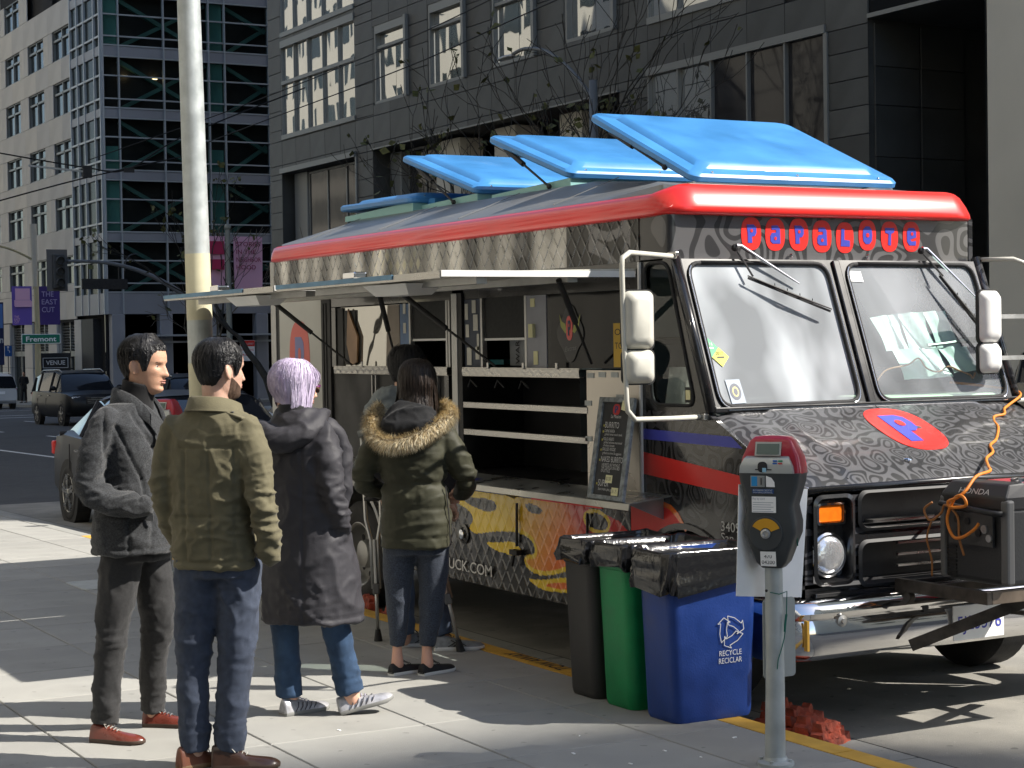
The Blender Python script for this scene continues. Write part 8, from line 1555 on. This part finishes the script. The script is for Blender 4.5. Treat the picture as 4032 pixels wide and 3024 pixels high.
for r_, d_, yw in ((-.085, .12, 78), (.115, -.03, 84)):
    S_ = shoe(o, F, r_, d_, yw, .29, gt, ws, lace=M['matte_black'], w=1.05); Xs = head_frame(F, r_, d_, 0, yw, 0, .29 / .28)
    for sd in (-1, 1):
        for q in ([(2, 2.4), (8, 5.6)], [(5, 2.4), (9, 5.2)], [(9, 2.4), (3.5, 6.0)], [(12, 2.6), (6, 5.8)]): p = MB(); p.tube([Xs(sd * 4.25, q[0][0], q[0][1]), Xs(sd * 3.9, q[1][0], q[1][1])], .0026, 5); p.build('side_stripe', M['matte_black'], S_)
hair('hair', X, o, blk, lambda th: ln_short(th, 2.4, 17.5), lambda th, t: .4 + 1.4 * min(1, t * 1.8), None, 2600, seed=15, ridge=1.2, curl=.6, width=.0012, lift=1.0)
al = mat('crutch_aluminium', (.50, .50, .48), .35, .8)
def crutch(tip, lean, label, tone):
    t = thing('crutch', label, 'crutch', tuple(tip), 'pair of underarm crutches'); T = Vector(tip); U = Vector(lean).normalized(); sd = Vector((.87, -.49, 0)); sd = (sd - U * sd.dot(U)).normalized()
    p = MB(); p.tube([T, T + U * .035, T + U * .07], [.026, .021, .015], 14); p.build('rubber_tip', M['rubber'], t, smooth=40)
    p = MB(); p.tube([T + U * .06, T + U * .42], .0105, 12); p.build('lower_tube', al, t, smooth=True)
    p = MB(); p.bar(T + U * .28, T + U * .34, .058, .04, sd); p.build('leg_clamp', mat('clamp_grey', (.10, .10, .10), .5), t, bevel=.006)
    for s in (-1, 1): p = MB(); p.tube([T + U * .31 + sd * s * .018, T + U * .60 + sd * s * .020, T + U * .72 + sd * s * .045, T + U * 1.22 + sd * s * .05], .0115, 10); side = p.build('side_tube', tone, t, smooth=True)
    p = MB(); [p.cyl(T + U * (.36 + .035 * i) + sd * 0 - Vector((.486, .874, 0)) * .011, T + U * (.36 + .035 * i) - Vector((.486, .874, 0)) * .0125, .004, n=8) for i in range(7)]; q = p.build('adjustment_holes', M['matte_black'], t); q['kind'] = 'stuff'
    p = MB(); p.bar(T + U * .34, T + U * .60, .036, .018, sd); p.build('inner_tube', tone, t, bevel=.004)
    p = MB(); p.tube([T + U * .84 - sd * .05, T + U * .84 + sd * .05], .016, 10); p.build('hand_grip', M['matte_black'], t, smooth=True); p = MB(); p.tube([T + U * 1.22 - sd * .07, T + U * 1.24, T + U * 1.22 + sd * .07], [.02, .026, .02], 10); p.build('arm_pad', mat('pad_grey', (.16, .17, .17), .8), t, smooth=True)
crutch((4.50, 9.76, 0), (-.02, .01, 1), 'left aluminium crutch beside the rear wheel, tip on the pavement', al)
crutch((4.735, 9.16, 0), (-.20, .10, 1), 'slanting aluminium crutch at right, beside the grey running shoe', mat('crutch_bronze', (.42, .32, .25), .4, .7))
# ---- 4: woman in the parka
F = Fig(887, 9.62); X = head_frame(F, .028, .0, 1.425, 8, -10, .96)
o = person('dark-haired woman in an olive parka with a fur-trimmed hood, seen from behind', F, X, dict(torso=BODYT(0, 0, 5, 1.26, .92), limbs=BL([[(-.165, 0, 1.265, .066), (-.215, -.015, 1.16, .068), (-.262, .0, 1.06, .064), (-.235, .10, .99, .058), (-.14, .18, .96, .048)], [(.165, 0, 1.265, .066), (.225, -.02, 1.16, .068), (.275, .0, 1.05, .064), (.275, .08, .98, .058), (.245, .15, .94, .048)]], [[(-.072, 0, .72, .090), (-.085, 0, .55, .080), (-.090, 0, .36, .064), (-.092, .0, .22, .050), (-.098, 0, .15, .042)], [(.095, 0, .72, .092), (.098, 0, .55, .082), (.085, 0, .36, .066), (.068, -.01, .22, .052), (.060, -.015, .15, .044)]]), hands=[(.235, .14, .955, -20, -20, 1)]), skinmat('skin_rose', (.60, .34, .25)))
pk_ = fabric('olive_parka_cloth', (.034, .034, .020), .6, .2, 10, .0006, 200, .05)
mb = MB(); torso(mb, F, [(.015, .0, .675, 5, .185, .150), (.015, 0, .82, 5, .188, .150), (.01, 0, .94, 5, .180, .143), (.005, 0, 1.02, 5, .172, .138), (.0, 0, 1.15, 5, .185, .142), (.0, 0, 1.26, 5, .185, .125), (0, 0, 1.33, 5, .15, .105), (0, 0, 1.39, 5, .09, .085)])
limb(mb, F, [(-.165, 0, 1.265, .066), (-.215, -.015, 1.16, .068), (-.262, .0, 1.06, .064), (-.235, .10, .99, .058), (-.14, .18, .96, .048)]); limb(mb, F, [(.165, 0, 1.265, .066), (.225, -.02, 1.16, .068), (.275, .0, 1.05, .064), (.275, .08, .98, .058), (.245, .15, .94, .048)])
pf = folds(F, .007, [(.26, 0, 1.07, .12, .016), (-.25, 0, 1.07, .12, .016), (0, -.14, 1.03, .16, .012)], 4, 8, 51)
def puff(p):  # quilted horizontal baffles and a cinched waist
    zz = p.z; w = math.exp(-((zz - 1.015) / .018) ** 2) * .014 + math.exp(-((zz - .885) / .012) ** 2) * .006 + math.exp(-((zz - .735) / .010) ** 2) * .006; return pf(p) - w
finish(remesh(mb, .010, 2), 'parka', pk_, o, puff)
p = MB(); p.tube([F.P(.175, -.09, 1.0), F.P(.19, -.09, .85), F.P(.195, -.085, .70)], .0035, 6); p.build('side_zip', M['matte_black'], o)
mb = MB(); torso(mb, F, [(0, -.10, 1.245, 5, .10, .05), (0, -.12, 1.30, 5, .15, .085), (0, -.10, 1.36, 5, .14, .085), (.0, -.07, 1.42, 5, .10, .07), (.0, -.05, 1.45, 5, .07, .05)]); finish(remesh(mb, .010, 3), 'hood', fabric('black_hood_lining', (.006, .0065, .008), .8), o, folds(F, .010, [], 6, 7, 55))
# fur ruff: a rope of many fine tapered hairs
rp = spline([F.P(*q) for q in ((-.165, .02, 1.415), (-.205, -.05, 1.37), (-.205, -.11, 1.30), (-.15, -.17, 1.245), (-.06, -.20, 1.235), (.04, -.20, 1.265), (.12, -.17, 1.31), (.185, -.11, 1.355), (.20, -.04, 1.395), (.16, .03, 1.42))], 8)
p = MB(); p.tube(rp, [.026] * len(rp), 10); fb_ = p.build('fur_core', mat('fur_base', (.16, .12, .065), .95), o, smooth=True)
fur = MB(); rnd = random.Random(4); furm = [mat('fur_tan', (.62, .48, .27), .6, var=.3, vscale=50), mat('fur_cream', (.85, .77, .56), .6), mat('fur_dark', (.12, .085, .045), .7)]
for _ in range(13000):
    t = rnd.random() * (len(rp) - 1.001); i = int(t); c = rp[i].lerp(rp[i + 1], t - i); tn = (rp[i + 1] - rp[i]).normalized(); a = Vector((rnd.gauss(0, 1), rnd.gauss(0, 1), rnd.gauss(0, 1))); a = (a - tn * a.dot(tn)).normalized(); L_ = rnd.uniform(.020, .050); dr = (a + tn * rnd.uniform(-.5, .2) + Vector((0, 0, -.35))).normalized(); s0 = c + a * .022; m1 = s0 + dr * L_ * .55 + Vector((0, 0, -.004)); e = s0 + dr * L_ + Vector((0, 0, -.012)); sd = dr.cross(a + Vector((.1, .2, .3))).normalized() * .0008; k = rnd.choice((0, 0, 1, 1, 2))
    fur.add([s0 - sd, s0 + sd, m1 + sd * .8, m1 - sd * .8, e], [(0, 1, 2, 3), (3, 2, 4)], k)
q = fur.build('fur', furm, fb_, keepfix=True); q['kind'] = 'stuff'
jog = fabric('navy_marl_joggers', (.040, .048, .065), .9, .4, 160)
mb = MB(); torso(mb, F, [(.01, 0, .64, 5, .165, .12), (.01, 0, .80, 5, .16, .12), (.01, 0, .9, 5, .14, .1)]); limb(mb, F, [(-.072, 0, .72, .090), (-.085, 0, .55, .080), (-.090, 0, .36, .064), (-.092, .0, .22, .050), (-.098, 0, .15, .042)]); limb(mb, F, [(.095, 0, .72, .092), (.098, 0, .55, .082), (.085, 0, .36, .066), (.068, -.01, .22, .052), (.060, -.015, .15, .044)])
finish(remesh(mb, .010, 2), 'joggers', jog, o, folds(F, .004, [(-.09, 0, .2, .08, .008), (.07, 0, .2, .08, .008)], 5, 5, 60))
bs_ = mat('black_knit_trainer', (.012, .012, .013), .75); 
shoe(o, F, -.098, -.005, 48, .245, bs_, ws, lace=M['matte_black'], high=.85); shoe(o, F, .060, -.02, 44, .245, bs_, ws, lace=M['matte_black'], high=.85)
dkh = hairmat('dark_brown_hair', (.010, .007, .006), (.035, .024, .018), .38, 80)
def lng(th):
    a = abs(math.degrees((th + math.pi) % (2 * math.pi) - math.pi)); return float(np.interp(a, [0, 25, 45, 60, 90, 130, 180], [16, 14, 4, -5, -9, -7, -4]))
hair('hair', X, o, dkh, lng, lambda th, t: 1.4 + 1.1 * math.sin(math.pi * min(1, .2 + t * .7)), 9.5, 3600, seed=19, ridge=1.0, width=.0014, curl=.2, lift=.5, flare=3.2)
# ---- far pedestrians: small figures
def pedestrian(label, x, y, z, h, yaw, top, legs, skin, hairc, phase=.12, group='people on the far pavement', coat=.75):
    F = Fig(0, 1); F.C = Vector((x, y, z)); k = h / 1.75; P_ = lambda r, d, zz: (r * k, d * k, zz * k); t = thing('person', label, 'person', (x, y, z), group)
    mb = MB(); X = head_frame(F, 0, 0, 1.52 * k, yaw, 0, k); mb.ball(X(0, 0, 11), .078 * k, .098 * k, .118 * k, 16, 12); mb.tube([X(0, -1, 4), X(0, -1.5, -6)], .05 * k, 10); mb.ball(X(0, 9.6, 9), .016 * k); torso(mb, F, [(0, 0, .9 * k, yaw, .12 * k, .08 * k), (0, 0, 1.4 * k, yaw, .13 * k, .07 * k)])
    for s in (-1, 1): limb(mb, F, [(s * .08 * k, 0, .85 * k, .06 * k), (s * .09 * k, s * phase * k, .08 * k, .035 * k)], 8, 2); limb(mb, F, [(s * .17 * k, 0, 1.38 * k, .035 * k), (s * .22 * k, 0, 1.1 * k, .03 * k), (s * .12 * k, -.12 * k, 1.02 * k, .03 * k)], 8, 2)
    finish(remesh(mb, .02, 1), 'body', skin, t)
    mb = MB(); torso(mb, F, [(0, 0, coat * k, yaw, .19 * k, .14 * k), (0, 0, 1.1 * k, yaw, .17 * k, .125 * k), (0, 0, 1.38 * k, yaw, .20 * k, .115 * k), (0, 0, 1.48 * k, yaw, .09 * k, .08 * k)])
    for s in (-1, 1): limb(mb, F, [(s * .18 * k, 0, 1.40 * k, .06 * k), (s * .24 * k, 0, 1.12 * k, .055 * k), (s * .13 * k, -.12 * k, 1.04 * k, .045 * k)], 10, 3)
    finish(remesh(mb, .02, 2), 'coat', top, t, folds(F, .008, [], 5, 6, x))
    mb = MB(); torso(mb, F, [(0, 0, .78 * k, yaw, .16 * k, .12 * k), (0, 0, .95 * k, yaw, .15 * k, .11 * k)])
    for s in (-1, 1): limb(mb, F, [(s * .08 * k, 0, .82 * k, .085 * k), (s * .085 * k, s * phase * .5 * k, .45 * k, .07 * k), (s * .09 * k, s * phase * k, .10 * k, .055 * k)], 10, 3)
    finish(remesh(mb, .02, 2), 'trousers', legs, t)
    for s in (-1, 1): shoe(t, F, s * .09 * k, s * phase * k, yaw, .27, M['matte_black'], M['rubber'])
    p = MB(); p.ball(X(0, -1.6, 12.5), .086 * k, .10 * k, .112 * k, 16, 12); p.build('hair', hairc, t, smooth=True); return t
dark_ = fabric('dark_cloth', (.016, .016, .018)); grey_ = fabric('mid_grey_cloth', (.06, .06, .062)); tan_ = fabric('camel_cloth', (.22, .15, .08)); 
pedestrian('pedestrian all in black walking past the stone building at far left', 26.3, 104.5, walk_z(104), 1.78, 200, dark_, dark_, sk4, M['brow'])
pedestrian('pedestrian in a grey top right of the one in black, far left', 27.2, 103.5, walk_z(103.5), 1.68, 195, grey_, dark_, sk1, M['brow'])
pedestrian('person in a camel coat holding something dark on the far corner', 28.6, 89.5, -1.22, 1.72, 160, tan_, fabric('beige_cloth', (.25, .2, .14)), sk2, M['brow'], .03, coat=.55)
pedestrian('person in dark clothes just right of the camel coat on the far corner', 29.1, 91.2, -1.24, 1.80, 175, grey_, dark_, sk3, M['brow'], .03)
pedestrian('person in a black jacket beside the blue newspaper box', 31.0, 91.6, -1.25, 1.66, 190, dark_, dark_, sk4, M['brow'], .03)

# ---------------------------------------------------------------- pieces that come apart become objects of their own
SPLIT = {'edge_strip', 'tape_patch', 'velcro_patch', 'teal_tray', 'wheel_well', 'roof_seam', 'bonnet_seam', 'grille_bar', 'catch', 'cover_bolt', 'coat_button', 'chalk_bullet', 'ceiling_lamp', 'cross_brace', 'corner_guard', 'metal_trim', 'window_frame', 'mirror_bracket', 'angle_bar', 'pink_block', 'banner_block', 'window_stile', 'tape', 'washer_jet', 'bumper_bolt', 'blind', 'chassis', 'wire', 'bulkhead_trim', 'street_side_wall', 'canopy', 'shelf_bracket', 'floor_edge', 'end_wall', 'bonnet_catch', 'side_stripe'}
for o in [q for q in bpy.data.objects if q.type == 'MESH' and q.parent and q.name.split('.')[0] in SPLIT and not q.modifiers]:
    bm = bmesh.new(); bm.from_mesh(o.data); seen = set(); isl = []
    for v in bm.verts:
        if v.index in seen: continue
        st = [v]; seen.add(v.index); cur = []
        while st:
            a = st.pop(); cur.append(a)
            for e in a.link_edges:
                b_ = e.other_vert(a)
                if b_.index not in seen: seen.add(b_.index); st.append(b_)
        isl.append(cur)
    if 1 < len(isl) < 40:
        for k, cur in enumerate(isl):
            ix = {v.index: i for i, v in enumerate(cur)}; fs = [tuple(ix[v.index] for v in f_.verts) for f_ in bm.faces if f_.verts[0].index in ix]
            me = bpy.data.meshes.new(o.name.split('.')[0]); me.from_pydata([v.co[:] for v in cur], [], fs)
            for m_ in o.data.materials: me.materials.append(m_)
            if k == 0: first = me
            else: c = bpy.data.objects.new(o.name.split('.')[0], me); COL.objects.link(c); c.parent = o.parent; c.location = o.location
        o.data = first
    bm.free()
